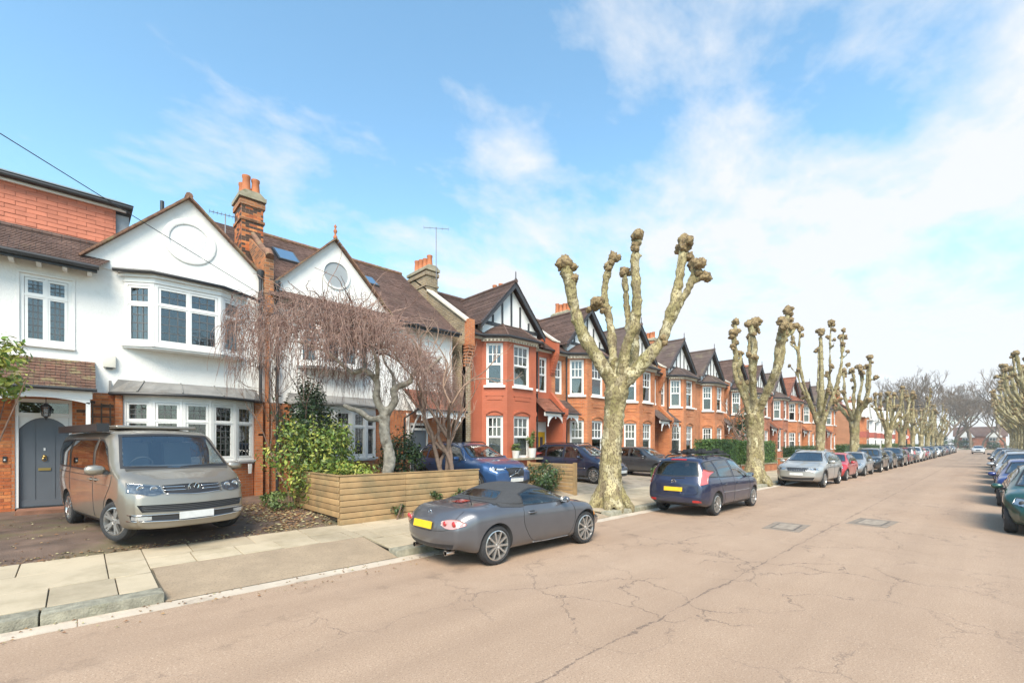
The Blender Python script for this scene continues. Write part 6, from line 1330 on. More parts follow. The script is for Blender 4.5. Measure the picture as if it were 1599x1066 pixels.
# ------------------------------------------------------------------ trees and planting
def bark_material():
    m = bpy.data.materials.new('mottled_plane_bark'); m.use_nodes = True; t = m.node_tree; p = t.nodes['Principled BSDF']; p.inputs['Roughness'].default_value = .9
    tcx = N(t, 'ShaderNodeTexCoord'); mp_ = N(t, 'ShaderNodeMapping'); L(t, tcx.outputs['Object'], mp_.inputs[0]); mp_.inputs['Scale'].default_value = (1, 1, .55)
    wn = N(t, 'ShaderNodeTexNoise'); L(t, mp_.outputs[0], wn.inputs['Vector']); wn.inputs['Scale'].default_value = 4; wn.inputs['Detail'].default_value = 4
    sc = N(t, 'ShaderNodeVectorMath', operation='SCALE'); L(t, wn.outputs[1], sc.inputs[0]); sc.inputs['Scale'].default_value = .35
    ad = N(t, 'ShaderNodeVectorMath', operation='ADD'); L(t, mp_.outputs[0], ad.inputs[0]); L(t, sc.outputs[0], ad.inputs[1])
    v = N(t, 'ShaderNodeTexVoronoi'); L(t, ad.outputs[0], v.inputs['Vector']); v.inputs['Scale'].default_value = 5.5
    sp = N(t, 'ShaderNodeSeparateColor'); L(t, v.outputs['Color'], sp.inputs[0])
    c = ramp(t, sp.outputs[0], [(.0, (.33, .27, .13)), (.25, (.20, .165, .075)), (.5, (.44, .37, .20)), (.72, (.17, .13, .07)), (1.0, (.54, .48, .30))])
    big = N(t, 'ShaderNodeTexNoise'); L(t, mp_.outputs[0], big.inputs['Vector']); big.inputs['Scale'].default_value = 1.4; big.inputs['Detail'].default_value = 5
    c = mixc(t, ramp(t, big.outputs[0], [(.5, 0.0), (.7, .6)]), c, (.225, .205, .065))
    fn = N(t, 'ShaderNodeTexNoise'); L(t, mp_.outputs[0], fn.inputs['Vector']); fn.inputs['Scale'].default_value = 26; fn.inputs['Detail'].default_value = 5
    c = mixc(t, ramp(t, fn.outputs[0], [(.38, .85), (.5, 0.0)]), c, (.10, .072, .04))
    L(t, c, p.inputs['Base Color'])
    h = math_node(t, 'ADD', math_node(t, 'MULTIPLY', sp.outputs[0], .5), fn.outputs[0]); bp = N(t, 'ShaderNodeBump'); bp.inputs['Strength'].default_value = .7; bp.inputs['Distance'].default_value = .03; L(t, h, bp.inputs['Height']); L(t, bp.outputs[0], p.inputs['Normal']); return m
BARK = bark_material()
KNOB = mat('pollard_knuckle', (.24, .155, .07), .92, .35, 14, bump=.8, bs=22, col2=(.36, .27, .14), uv='obj', dirt=(.10, .068, .04), dirts=9, dlo=.5, dhi=.62)
def lumpy(name, mats, seed, rad=.2, amp=.5, fr=6, sub=3):
    bm = bmesh.new(); bmesh.ops.create_icosphere(bm, subdivisions=sub, radius=1)
    o = Vector((seed * 3.1, seed * 1.7, seed))
    for v in bm.verts:
        d = v.co.normalized(); n = noise.noise(d * 1.6 + o) * .5 + abs(noise.noise(d * 3.2 + o)) * .9 + abs(noise.noise(d * 7 + o)) * .35
        v.co = d * rad * (.75 + amp * n)
    me = bpy.data.meshes.new(name); bm.to_mesh(me); bm.free(); me.materials.append(mats); me.shade_smooth(); return me
KN = [lumpy('knuckle', KNOB, s_, .2, .75) for s_ in (1, 2, 3, 4, 5)]
def remesh(mb, voxel, lump=.02, fr=5.0, seed=0):
    me = mb.mesh('tmp', BARK); ob = bpy.data.objects.new('tmp', me); COL.objects.link(ob)
    md = ob.modifiers.new('r', 'REMESH'); md.mode = 'VOXEL'; md.voxel_size = voxel; md.use_smooth_shade = True
    dg = bpy.context.evaluated_depsgraph_get(); dg.update(); nm = bpy.data.meshes.new_from_object(ob.evaluated_get(dg)); bpy.data.objects.remove(ob)
    off = Vector((seed, seed * 2.3, 0))
    bm = bmesh.new(); bm.from_mesh(nm)
    for _ in range(3): bmesh.ops.smooth_vert(bm, verts=bm.verts, factor=.5, use_axis_x=True, use_axis_y=True, use_axis_z=True)
    bm.normal_update()
    for v in bm.verts:
        q = v.co + off; v.co += v.normal * (lump * (noise.noise(q * 2.2) + .9 * noise.noise(q * fr) + .7 * abs(noise.noise(Vector((q.x * 4, q.y * 4, q.z * 14)))) + .5 * noise.noise(q * 15)))
    bm.to_mesh(nm); bm.free(); nm.materials.clear(); nm.materials.append(BARK); nm.shade_smooth(); return nm
RV = Vector((.7236, -.6902, 0)); DV = Vector((.6902, .7236, 0))        # across and into the view, used only to lay limbs out round a trunk
def pollard(label, x, y, z, trunk, limbs, knobs, voxel, seed, group='pollarded plane trees'):
    """trunk: [(a, h, r)], limbs: [([(a, h, depth)], r0, r1)], knobs: [(a, h, depth, size)] in metres about the base"""
    t = thing('plane_tree', label, 'tree', (x, y, z), group); ORG[t.name] = (0, 0, 0); P = lambda a, h, d=0: RV * a + DV * d + Vector((0, 0, h))
    mb = MB(); T = _cr([(a, h, r) for a, h, r in trunk], 24); mb.tube([P(q[0], q[1]) for q in T], [q[2] for q in T], 16)
    rnd = random.Random(seed); r0 = trunk[0][2]
    for k in range(7):                                                   # root flare
        an = 2 * math.pi * k / 7 + rnd.uniform(-.3, .3); e = Vector((math.cos(an), math.sin(an), 0)); mb.tube([e * r0 * .3 + Vector((0, 0, .7)), e * r0 * .85 + Vector((0, 0, .28)), e * r0 * 1.35 + Vector((0, 0, .02)), e * r0 * 1.6 + Vector((0, 0, -.12))], [r0 * .5, r0 * .42, r0 * .30, r0 * .15], 8)
    for pts, ra, rb in limbs:
        Q = _cr([tuple(P(*p)) for p in pts], 5 * len(pts)); n = len(Q); ra, rb = ra * .78, rb * .82
        rr_ = [ra + (rb - ra) * i / (n - 1) + rnd.uniform(-.018, .022) for i in range(n)]
        mb.tube([tuple(q) for q in Q], rr_, 10)
        for i in range(3, n - 2, 2):
            if rnd.random() < .5:
                d = Vector((rnd.uniform(-1, 1), rnd.uniform(-1, 1), rnd.uniform(-.3, .6))).normalized(); c_ = Vector(Q[i]) + d * rr_[i] * .85; mb.tube([c_ - d * .06, c_, c_ + d * rnd.uniform(.04, .10)], [rr_[i] * .55, rr_[i] * .45, .03], 7)
    me = remesh(mb, voxel, .028, 6.5, seed); me.name = 'trunk'
    o = bpy.data.objects.new('trunk', me); COL.objects.link(o); o.parent = t
    for i, (a, h, d, s_) in enumerate(knobs):
        s_ *= 1.22
        for k in range(5):
            q = bpy.data.objects.new('knuckle', KN[(i + k * 2) % 5]); COL.objects.link(q); q.parent = t
            off = Vector((rnd.uniform(-1, 1), rnd.uniform(-1, 1), rnd.uniform(-1.5, .3))) * s_ * (.0 if k == 0 else .8)
            f = s_ / .2 * (1 if k == 0 else rnd.uniform(.45, .72)); q.location = P(a, h, d) + off; q.scale = (f * .85, f * .85, f * rnd.uniform(.8, 1.0)); q.rotation_euler = (rnd.uniform(0, 6), rnd.uniform(0, 6), rnd.uniform(0, 6))
    return t
pollard('largest pollarded plane tree with seven bare limbs beside the grey roadster', 11.2, 7.62, .13,
    [(0, -.1, .42), (.0, .25, .38), (.02, .9, .32), (.06, 1.9, .295), (.14, 2.8, .30), (.19, 3.3, .33), (.22, 3.7, .28)],
    [([(.1, 3.5, 0), (-.28, 4.25, .1), (-.72, 5.05, .25), (-.98, 5.8, .3), (-1.12, 6.5, .25), (-1.24, 7.05, .2)], .26, .17), ([(.2, 3.7, .2), (.18, 4.7, .5), (.14, 5.6, .7), (.0, 6.3, .8), (.06, 6.95, .8), (.22, 7.45, .75)], .18, .115), ([(.08, 5.95, .75), (-.12, 6.1, .7), (-.22, 6.15, .65)], .1, .1),
     ([(.28, 3.6, 0), (.42, 4.6, -.3), (.62, 5.3, -.4), (.66, 6.1, -.45), (.62, 6.9, -.4), (.70, 7.6, -.4)], .21, .13), ([(.5, 4.9, -.3), (.48, 5.7, -.1), (.46, 6.3, .0), (.42, 6.8, 0)], .13, .09),
     ([(.3, 3.5, -.1), (.85, 4.1, -.35), (1.35, 4.75, -.5), (1.62, 5.5, -.5), (1.82, 6.3, -.45), (2.02, 7.35, -.4)], .25, .135), ([(1.5, 5.1, -.5), (1.78, 5.7, -.75), (1.98, 6.1, -.85), (2.12, 6.55, -.9)], .15, .11), ([(2.0, 6.15, -.85), (2.22, 6.28, -.95), (2.34, 6.32, -1.0)], .09, .08), ([(.5, 3.6, .1), (.82, 4.2, .55), (.95, 5.0, .8), (1.0, 5.35, .85)], .19, .16)],
    [(-1.26, 7.15, .2, .21), (-1.02, 6.72, .2, .12), (.27, 7.55, .75, .15), (.10, 7.3, .8, .11), (-.26, 6.12, .65, .19), (.72, 7.72, -.4, .15), (.62, 7.4, -.4, .11), (.42, 6.85, 0, .13), (2.04, 7.5, -.4, .21), (2.14, 7.1, -.4, .12), (2.14, 6.68, -.9, .18), (2.36, 6.34, -1, .13), (.98, 5.45, .85, .14), (1.4, 4.78, -.5, .13)], .032, 3)
def auto_pollard(label, x, y, z, H, seed, r=.33, voxel=.05, slim=False, limbs_n=6, group='pollarded plane trees', wide=1.0):
    rnd = random.Random(seed); fork = H * (.40 if not slim else .33); lm = []; kn = []
    for k in range(limbs_n):
        an = 2 * math.pi * k / limbs_n + rnd.uniform(-.3, .3); out = rnd.uniform(.9, 1.9) * wide; top_ = H * rnd.uniform(.84, 1.0); ca, sa = math.cos(an), math.sin(an)
        h0 = fork * rnd.uniform(.85, 1.0); pts = [(ca * .1, h0, sa * .1), (ca * out * .45, fork + (top_ - fork) * .22, sa * out * .45), (ca * out * .85, fork + (top_ - fork) * .5, sa * out * .85), (ca * out * .95 + rnd.uniform(-.15, .15), fork + (top_ - fork) * .75, sa * out * .95), (ca * out * 1.05 + rnd.uniform(-.2, .2), top_, sa * out * 1.05)]
        ra = rnd.uniform(.17, .23) * (.62 if slim else 1); lm.append((pts, ra, ra * .62)); kn.append((pts[-1][0], top_ + .08, pts[-1][2], rnd.uniform(.16, .23) * (.7 if slim else 1)))
        kn.append((pts[-1][0] + .12, top_ - .35, pts[-1][2], .11))
        for _ in range(2 if not slim else 4):
            i = rnd.randint(1, 3); b = pts[i]; q = (b[0] + ca * rnd.uniform(.25, .6) + rnd.uniform(-.3, .3), b[1] + rnd.uniform(.3, .9), b[2] + sa * rnd.uniform(.2, .6)); lm.append(([b, ((b[0] + q[0]) / 2 + .08, (b[1] + q[1]) / 2 - .05, (b[2] + q[2]) / 2), q], ra * .5, ra * .38)); kn.append((*q, rnd.uniform(.11, .16) * (.75 if slim else 1)))
    tr_ = [(0, -.1, r * 1.25), (0, .3, r * 1.12), (rnd.uniform(-.05, .05), fork * .4, r), (rnd.uniform(-.06, .06), fork * .7, r * .98), (0, fork, r * 1.08)]
    if slim: tr_ += [(.05, H * .6, r * .6), (.0, H * .93, r * .4)]; kn.append((0, H * .97, 0, .2))
    return pollard(label, x, y, z, tr_, lm, kn, voxel, seed, group)
pt2 = auto_pollard('second pollarded plane tree with thick lumpy trunk before the clipped hedge', 23.0, 7.62, .13, 8.1, 11, .37, .04)
pt3 = auto_pollard('slender plane tree with many thin side limbs, third from the camera', 35.2, 7.62, .13, 9.5, 23, .26, .05, True, 6)
pt4 = auto_pollard('fourth plane tree from the camera with forked heads before the brick flank', 46.0, 7.62, .13, 8.9, 31, .33, .055)
far_pl = ['fifth plane tree along the house side kerb, beside the lamp', 'sixth plane tree along the house side kerb', 'seventh plane tree along the house side kerb', 'eighth plane tree along the house side kerb', 'ninth plane tree along the house side kerb', 'tenth plane tree along the house side kerb', 'eleventh plane tree along the house side kerb', 'twelfth plane tree along the house side kerb']
for i, lb in enumerate(far_pl):
    c = copy_tree([pt4, pt2, pt3][i % 3]); tag(c, lb, 'tree', 'pollarded plane trees'); c.location = (64 + i * 11.5, 7.6, .12); c.rotation_euler = (0, 0, 1.3 + i * 1.9); c.scale = (1, 1, .92 + .05 * (i % 3))
pw1 = auto_pollard('first plane tree in view on the opposite pavement, leaning over the parked cars', 51.0, -3.3, .11, 9.2, 57, .36, .06, False, 9, 'plane trees opposite', 1.75)
pw2 = auto_pollard('second plane tree in view on the opposite pavement', 60.0, -3.4, .11, 9.0, 71, .34, .06, False, 9, 'plane trees opposite', 1.6)
ords = ['first', 'second', 'third', 'fourth', 'fifth', 'sixth', 'seventh', 'eighth', 'ninth', 'tenth', 'eleventh']
for i in range(2, 11):
    c = copy_tree([pw1, pw2][i % 2]); tag(c, '%s plane tree in view on the opposite pavement' % ords[i], 'tree', 'plane trees opposite'); c.location = (51 + i * 9.5, -3.4, .11); c.rotation_euler = (0, 0, 2.2 + i * 1.37); f = 1.08 + .04 * (i % 3); c.scale = (f, f, f)

# ---- bare branching trees and the weeping tree
TWIG = mat('bare_twig', (.17, .105, .075), .9, .25, 8, uv='obj'); TWIGP = mat('purple_twig', (.24, .125, .10), .85, .3, 5, uv='obj', col2=(.40, .27, .215)); TRUNKB = mat('silver_birch_bark', (.36, .32, .26), .9, .4, 7, bump=.7, bs=30, dirt=(.12, .095, .065), dirts=5, uv='obj')
GREYTWIG = mat('far_twig', (.175, .13, .09), .95, .2, 1, uv='obj')
def strands(segs_list, sides=3):
    """many thin tubes at once; each item is (points, r0, r1)"""
    V, F = [], []
    for P, r0, r1 in segs_list:
        P = np.asarray(P, float); n = len(P); d = np.gradient(P, axis=0); d /= np.linalg.norm(d, axis=1)[:, None] + 1e-9
        ref = np.array([0.31, .77, .55]); a = np.cross(d, ref); a /= np.linalg.norm(a, axis=1)[:, None] + 1e-9; b = np.cross(a, d); r = np.linspace(r0, r1, n)[:, None]; o = len(V)
        for j in range(sides):
            t = 2 * math.pi * j / sides; V_ = P + (a * math.cos(t) + b * math.sin(t)) * r
            if j == 0: ring_ = [V_]
            else: ring_.append(V_)
        A = np.stack(ring_, 1).reshape(-1, 3); V.extend(A.tolist())
        for i in range(n - 1):
            for j in range(sides): F.append((o + i * sides + j, o + i * sides + (j + 1) % sides, o + (i + 1) * sides + (j + 1) % sides, o + (i + 1) * sides + j))
    m = MB(); m.v = V; m.f = F; m.m = [0] * len(F); return m
def branching(rnd, p, d, ln, r, depth, out, spread=.6, up=.25, kids=(2, 3), wig=.16, shrink=.72, rmin=.004):
    n = 5; pts = [Vector(p)]; dd = Vector(d).normalized()
    for i in range(n):
        dd = (dd + Vector((rnd.gauss(0, wig), rnd.gauss(0, wig), rnd.gauss(0, wig) + up * .12))).normalized(); pts.append(pts[-1] + dd * ln / n)
    out.append(([tuple(q) for q in pts], r, r * .62, depth))
    if depth <= 0: return
    for k in range(rnd.randint(*kids)):
        i = rnd.randint(2, n) if k else n; a = (dd + Vector((rnd.gauss(0, spread), rnd.gauss(0, spread), rnd.gauss(0, spread * .6) + up))).normalized()
        branching(rnd, pts[i], a, ln * rnd.uniform(shrink - .12, shrink + .1), max(r * .6, rmin), depth - 1, out, spread, up, kids, wig, shrink, rmin)
def bare_tree(name, label, org, seed, H, r, depth, tm, wm, group=None, stems=1, spread=.55, lean=None, kids=(2, 3), sides=4, rmin=.004):
    rnd = random.Random(seed); out = []; t = thing(name, label, 'tree', org, group); ORG[t.name] = (0, 0, 0)
    for k in range(stems):
        d = Vector((rnd.uniform(-.22, .22), rnd.uniform(-.22, .22), 1)) if stems > 1 else Vector(lean or (0.05, 0, 1)); branching(rnd, (rnd.uniform(-.12, .12) * (stems > 1), rnd.uniform(-.12, .12) * (stems > 1), -.1), d, H * .36, r, depth, out, spread, .3, kids, rmin=rmin)
    strands([q[:3] for q in out if q[3] >= depth - 1], 8).build('trunk', tm, t, 180); c = strands([q[:3] for q in out if q[3] < depth - 1], sides).build('crown', wm, t, 180); return t
# weeping tree in the front bed of the second white house
wt = thing('weeping_tree', 'bare weeping tree with purplish hanging twigs behind the timber fence', 'tree', (6.3, 11.6, .34))
mb = MB(); B0 = Vector((6.3, 11.6, .25))
Pw = lambda a, h, d=0: B0 + RV * a + DV * d + Vector((0, 0, h))
for pts, ra, rb in [([(0.05, -.1, 0), (-.05, .7, 0), (.02, 1.3, .0), (-.12, 2.0, 0), (-.1, 2.55, 0)], .19, .14), ([(-.1, 2.5, 0), (.15, 2.9, .05), (.12, 3.25, .1), (.55, 3.45, .1), (.7, 3.7, 0), (1.1, 3.75, -.2), (1.5, 4.1, -.2)], .12, .05), ([(-.1, 2.5, 0), (-.32, 2.95, -.1), (-.3, 3.4, -.1), (-.6, 3.75, -.2), (-1.0, 3.7, -.2), (-1.6, 4.2, -.3), (-2.4, 4.5, -.3)], .115, .04), ([(-.1, 2.45, 0), (-.5, 2.4, .0), (-.8, 2.6, 0), (-1.15, 2.72, .05), (-1.3, 2.8, .05)], .09, .07),
        ([(.12, 3.2, .1), (0, 3.7, .4), (-.3, 4.1, .7), (-.5, 4.7, .9)], .07, .03), ([(-.3, 3.4, -.1), (-.2, 4.0, -.5), (-.5, 4.6, -.8), (-.9, 5.0, -1.0)], .07, .03), ([(-.6, 3.75, -.2), (-.8, 4.4, .1), (-.7, 5.0, .1), (-.9, 5.5, .0)], .06, .025), ([(.55, 3.45, .1), (.8, 4.1, .5), (.7, 4.7, .7)], .06, .03)]:
    Q = _cr([tuple(Pw(*p)) for p in pts], 6 * len(pts)); mb.tube([tuple(q) for q in Q], list(np.linspace(ra, rb, len(Q))), 8)
me = remesh(mb, .035, .016, 7, 5); me.materials.clear(); me.materials.append(TRUNKB); o = bpy.data.objects.new('trunk', me); COL.objects.link(o); o.parent = wt; o.location = (-6.3, -11.6, -.34)
rnd = random.Random(21); seg = []; CXw, CYw = 5.25, 11.5
for i in range(3700):
    an = rnd.uniform(0, 2 * math.pi); ro = math.sqrt(rnd.random()) ** .85; ex, ey = 3.2 + .35 * math.sin(an * 3 + 1), 2.35
    lump = .25 * math.sin(an * 4 + 2) + .2 * math.sin(an * 7); x, y = CXw + ex * ro * math.cos(an), CYw + ey * ro * math.sin(an); ztop = 5.50 - 1.55 * ro ** 2.0 + lump * ro + rnd.gauss(0, .22) - .18 * (x - CXw)
    ln = rnd.uniform(.3, .9) * (.5 + .75 * ro); o_ = Vector((math.cos(an), math.sin(an), 0)); p = Vector((x, y, ztop)) - o_ * .3 - Vector((0, 0, .12)); pts = []; dv = o_ * .6 + Vector((rnd.gauss(0, .3), rnd.gauss(0, .3), .55)); n = 7
    for k in range(n):
        pts.append(tuple(p)); p = p + dv.normalized() * ln / n * 1.25; dv = dv * .55 + Vector((rnd.gauss(0, .16), rnd.gauss(0, .16), -.55))
    seg.append((pts, .0065, .0035))
for i in range(260):                                                     # contorted branchlets that carry the curtain of twigs
    an = rnd.uniform(0, 2 * math.pi); p = Vector((CXw + rnd.uniform(-.9, .9), CYw + rnd.uniform(-.6, .6), 4.4 + rnd.uniform(0, .9))); o_ = Vector((math.cos(an), math.sin(an), .15)); pts = []; ln = rnd.uniform(1.0, 2.4)
    for k in range(12):
        pts.append(tuple(p)); o_ = (o_ + Vector((rnd.gauss(0, .28), rnd.gauss(0, .28), rnd.gauss(-.03, .2)))).normalized(); p = p + o_ * ln / 12
    seg.append((pts, .016, .006))
strands(seg).build('crown', TWIGP, wt, 180)
b = bare_tree('bare_shrub_tree', 'leafless multi-stemmed small tree at the end of the timber fence', (7.72, 10.35, .3), 19, 5.4, .085, 5, mat('brown_stem', (.17, .115, .085), .9, .3, 8, uv='obj'), mat('pale_twig', (.30, .20, .145), .9, .3, 8, uv='obj'), None, 3, .40, lean=(0, 0, 1))
bare_tree('bare_shrub_tree', 'thin leafless sapling in front of the party wall between the white houses', (4.35, 13.4, .38), 9, 4.4, .035, 4, TWIG, TWIG, None, 3, .35)
bare_tree('bare_shrub_tree', 'small leafless street-side tree by the hedge between second and third plane trees', (31.5, 10.6, .3), 17, 5.0, .11, 4, TWIG, TWIG, None, 2, .5)
bt = bare_tree('bare_tree', 'bare spreading tree closing the far end of the street, nearest the left houses', (175, 20, 0), 33, 17, .34, 6, GREYTWIG, GREYTWIG, 'bare trees at the end of the street', 1, .5, kids=(3, 3), sides=3, rmin=.03)
spots = [(192, 24), (200, 14), (214, 22), (222, 12), (236, 20), (262, 10), (268, -2), (262, 24), (282, 2), (285, 16), (232, -10), (215, -12), (196, -9), (272, -14), (290, -8), (180, -13), (166, 17), (300, 8), (245, 32), (275, 34), (239, -4), (241, 9), (237, 4.5), (258, 5)]
for i, (x, y) in enumerate(spots):
    c = copy_tree(bt); tag(c, 'bare spreading tree in the grey-brown wood at the street end', 'tree', 'bare trees at the end of the street'); c.location = (x, y, 0); c.rotation_euler = (0, 0, i * 2.4); f = 1.1 + .45 * ((i * 7) % 5) / 5; c.scale = (f, f, f)

# ---- leafy shrubs and hedges: leaf-sized faces through the whole volume
def leaf_mesh(rnd_seed, pts, nrm, size, mats_n, fold=.25):
    r = np.random.default_rng(rnd_seed); n = len(pts); nr = nrm + r.normal(0, .55, (n, 3)); nr /= np.linalg.norm(nr, axis=1)[:, None]
    t = np.cross(nr, r.normal(0, 1, (n, 3))); t /= np.linalg.norm(t, axis=1)[:, None]; b = np.cross(nr, t); s_ = size * r.uniform(.45, 1.5, (n, 1))
    A = pts - t * s_; C_ = pts + t * s_; B = pts + b * s_ * .45 + nr * s_ * fold * .4; D = pts - b * s_ * .45 + nr * s_ * fold * .4
    V = np.stack([A, B, C_, D], 1).reshape(-1, 3); m = MB(); m.v = V.tolist(); m.f = [f for i in range(n) for f in ((4 * i, 4 * i + 1, 4 * i + 2), (4 * i, 4 * i + 2, 4 * i + 3))]; mi = r.integers(0, mats_n, n); m.m = np.repeat(mi, 2).tolist(); return m
def blob_points(seed, n, c, rad, clumps=26, csz=.34, flat=0):
    r = np.random.default_rng(seed); d = r.normal(0, 1, (clumps, 3)); d /= np.linalg.norm(d, axis=1)[:, None]; cc = d * (r.uniform(.25, 1, (clumps, 1)) ** .5) * .78
    k = r.integers(0, clumps, n); e = r.normal(0, 1, (n, 3)); e /= np.linalg.norm(e, axis=1)[:, None]; sz = csz * r.uniform(.7, 1.35, clumps)
    q = cc[k] + e * (r.uniform(0, 1, (n, 1)) ** .4) * sz[k][:, None]; return np.array(c) + q * np.array(rad), e * .8 + q * .5 + np.array([0, 0, .35])
def shrub(name, label, c, rad, n, size, mats, seed, clumps=26, stems=5, cat='shrub', csz=.34, group=None):
    base = (c[0], c[1], zg(c[1])); t = thing(name, label, cat, base, group); P, Nn = blob_points(seed, n, c, rad, clumps, csz)
    f = leaf_mesh(seed, P, Nn, size, len(mats)).build('foliage', mats, t); rnd = random.Random(seed); sg = []
    for i in range(stems):
        e = Vector(P[rnd.randrange(n)]); b0 = Vector(base) + Vector((rnd.uniform(-.1, .1), rnd.uniform(-.1, .1), -.05)); mid = b0.lerp(e, .5) + Vector((rnd.uniform(-.1, .1), rnd.uniform(-.1, .1), .2)); sg.append((_cr([tuple(b0), tuple(mid), tuple(e)], 8), .022, .007))
    strands(sg, 5).build('stem', TWIG, t); return t
def leafm(name, c, var=.3, rough=.5):
    m = mat(name, c, rough, var, 5, uv='w'); m.node_tree.nodes['Principled BSDF'].inputs['Subsurface Weight'].default_value = 0; return m
LIME = [leafm('lime_leaf', (.21, .26, .035)), leafm('yellow_leaf', (.33, .33, .06)), leafm('fresh_leaf', (.12, .20, .03))]
MIDG = [leafm('mid_leaf', (.085, .135, .03)), leafm('mid_leaf_b', (.14, .18, .045)), leafm('mid_leaf_c', (.055, .10, .022))]
DARKG = [leafm('dark_leaf', (.03, .06, .02), .3, .35), leafm('dark_leaf_b', (.05, .085, .028), .3, .35), leafm('dark_leaf_c', (.022, .045, .016), .3, .35)]
HEDGE = [leafm('hedge_leaf', (.065, .13, .025)), leafm('hedge_leaf_b', (.095, .17, .03)), leafm('hedge_leaf_c', (.04, .085, .02))]
shrub('leafy_shrub', 'bright yellow-green shrub spilling over the fence corner', (4.45, 11.9, 1.62), (1.3, 1.15, 1.3), 7000, .05, LIME + MIDG[:2], 41, 40)
shrub('leafy_shrub', 'low pale green shrub leaning on the timber fence return', (4.9, 10.9, 1.1), (.75, .8, .62), 1900, .045, LIME, 42, 18)
shrub('evergreen_shrub', 'tall dark evergreen between the two bow windows', (4.8, 13.4, 2.35), (1.05, .8, 1.45), 7000, .05, DARKG, 43, 40)
shrub('evergreen_shrub', 'dark glossy evergreen right of the weeping tree trunk', (7.35, 12.6, 1.45), (.85, .65, 1.0), 3200, .05, DARKG + [MIDG[0]], 44, 28)
shrub('evergreen_shrub', 'rounded dark leaved shrub against the short timber fence', (11.45, 10.55, .85), (.62, .85, .62), 2600, .045, DARKG + [MIDG[2]], 45, 24)
shrub('leafy_shrub', 'yellow-green leaves reaching in at the left picture edge', (-1.5, 12.0, 3.35), (1.12, .9, 1.0), 3000, .055, LIME, 46, 26)
shrub('leafy_shrub', 'weedy green plants between the drive and timber fence', (3.6, 12.2, .55), (.45, .9, .3), 700, .04, MIDG, 47, 14, 2)
for i, (x, y, z, lb) in enumerate(((5.4, 9.48, .45, 'ivy sprig growing through the fence foot near its corner'), (6.45, 9.46, .70, 'ivy patch on the middle boards of the timber fence'), (7.15, 9.46, .62, 'ivy sprig on the fence boards behind the roadster'))):
    shrub('ivy', lb, (x, y, z), (.28, .07, .22 if i else .16), 130, .035, DARKG + [MIDG[0]], 50 + i, 8, 2, 'ivy')
def hedge(label, x0, x1, y0, y1, z1, n, mats, seed, zb=None):
    z0 = zg(y0) if zb is None else zb; t = thing('clipped_hedge', label, 'hedge', ((x0 + x1) / 2, (y0 + y1) / 2, z0), 'clipped hedges'); r = np.random.default_rng(seed)
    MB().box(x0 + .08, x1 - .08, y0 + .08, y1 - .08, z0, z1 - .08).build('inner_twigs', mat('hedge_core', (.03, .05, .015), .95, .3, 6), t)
    P = np.stack([r.uniform(x0, x1, n), r.uniform(y0, y1, n), r.uniform(z0, z1, n)], 1); f = r.integers(0, 4, n); P[f == 0, 1] = y0; P[f == 1, 2] = z1; P[f == 2, 0] = x0; P[(f == 3), 1] = y0; Nn = np.zeros((n, 3)); Nn[f == 0, 1] = -1; Nn[f == 3, 1] = -1; Nn[f == 1, 2] = 1; Nn[f == 2, 0] = -1
    P += r.normal(0, .035, (n, 3)); leaf_mesh(seed, P, Nn, .045, len(mats)).build('foliage', mats, t); return t
hedge('tall clipped hedge on a low wall left of the second plane tree', 23.4, 26.9, 9.75, 10.7, 2.15, 5200, HEDGE, 61, .75)
hedge('tall clipped hedge right of the second plane tree trunk', 28.2, 33.6, 9.75, 10.6, 2.1, 5200, HEDGE, 62, .75)
hedge('low box hedge beside the dark grey car on its drive', 18.35, 20.1, 9.8, 10.3, .85, 1500, HEDGE + [LIME[2]], 63)
hedge('long dark hedge in front of the farther terrace', 38, 46, 9.8, 10.7, 1.75, 4200, HEDGE + DARKG, 64)
hedge('dark hedge before the last terraced houses', 55, 76, 9.8, 10.7, 1.9, 5000, DARKG + HEDGE, 65)
hedge('yellow-green privet hedge past the side street', 86, 104, 9.8, 11, 2.0, 5000, LIME + HEDGE, 66)
hedge('green hedge beyond the privet', 106, 128, 9.8, 11, 1.9, 4000, HEDGE, 67)
shrub('evergreen_shrub', 'dark conical evergreen in a garden between second and third plane trees', (33.2, 11.9, 2.6), (.9, .8, 2.2), 2200, .07, DARKG, 68, 30)
shrub('evergreen_shrub', 'dark round evergreen near the end of the road', (185, 11, 3), (3.5, 3, 3), 1800, .25, DARKG, 69, 30)

# ------------------------------------------------------------------ timber fences, walls, pots, wire, lamp
WOOD = mat('fence_board', (.37, .235, .11), .75, .18, 3, bump=.3, bs=30, orand=.14, dirt=(.21, .165, .085), dirts=1.8, dlo=.46, dhi=.72)
fe = thing('timber_fence', 'low horizontal board timber fence round the front bed behind the roadster', 'fence', (6, 9.54, .2))
bmesh_ = bevel_mesh(MB().box(0, 1, -.011, .011, -.059, .059), 'board', WOOD, .006, 2); bmy = bevel_mesh(MB().box(-.011, .011, 0, 1, -.059, .059), 'board', WOOD, .006, 2)
for k in range(8):
    z = .275 + k * .131
    for a, b in ((4.03, 5.62), (5.62, 7.85)): piece('board', bmesh_, fe, (a + .002, 9.54 + random.uniform(-.003, .003), z), (0, random.uniform(-.003, .003), 0), (b - a - .004, 1, 1))
    if z > .32: piece('board', bmy, fe, (4.02, 9.56, z + .03), None, (1, 2.75, 1))
for k, (x, y) in enumerate(((4.06, 9.6), (5.62, 9.6), (7.8, 9.6), (4.08, 10.9), (4.08, 12.25))): MB().box(x - .035, x + .035, y - .03, y + .04, .1, 1.24).build('post', WOOD, fe)
MB().box(3.99, 7.87, 9.515, 9.60, 1.262, 1.285).build('capping', WOOD, fe); MB().box(3.99, 4.06, 9.60, 12.32, 1.262, 1.285).build('capping', WOOD, fe)
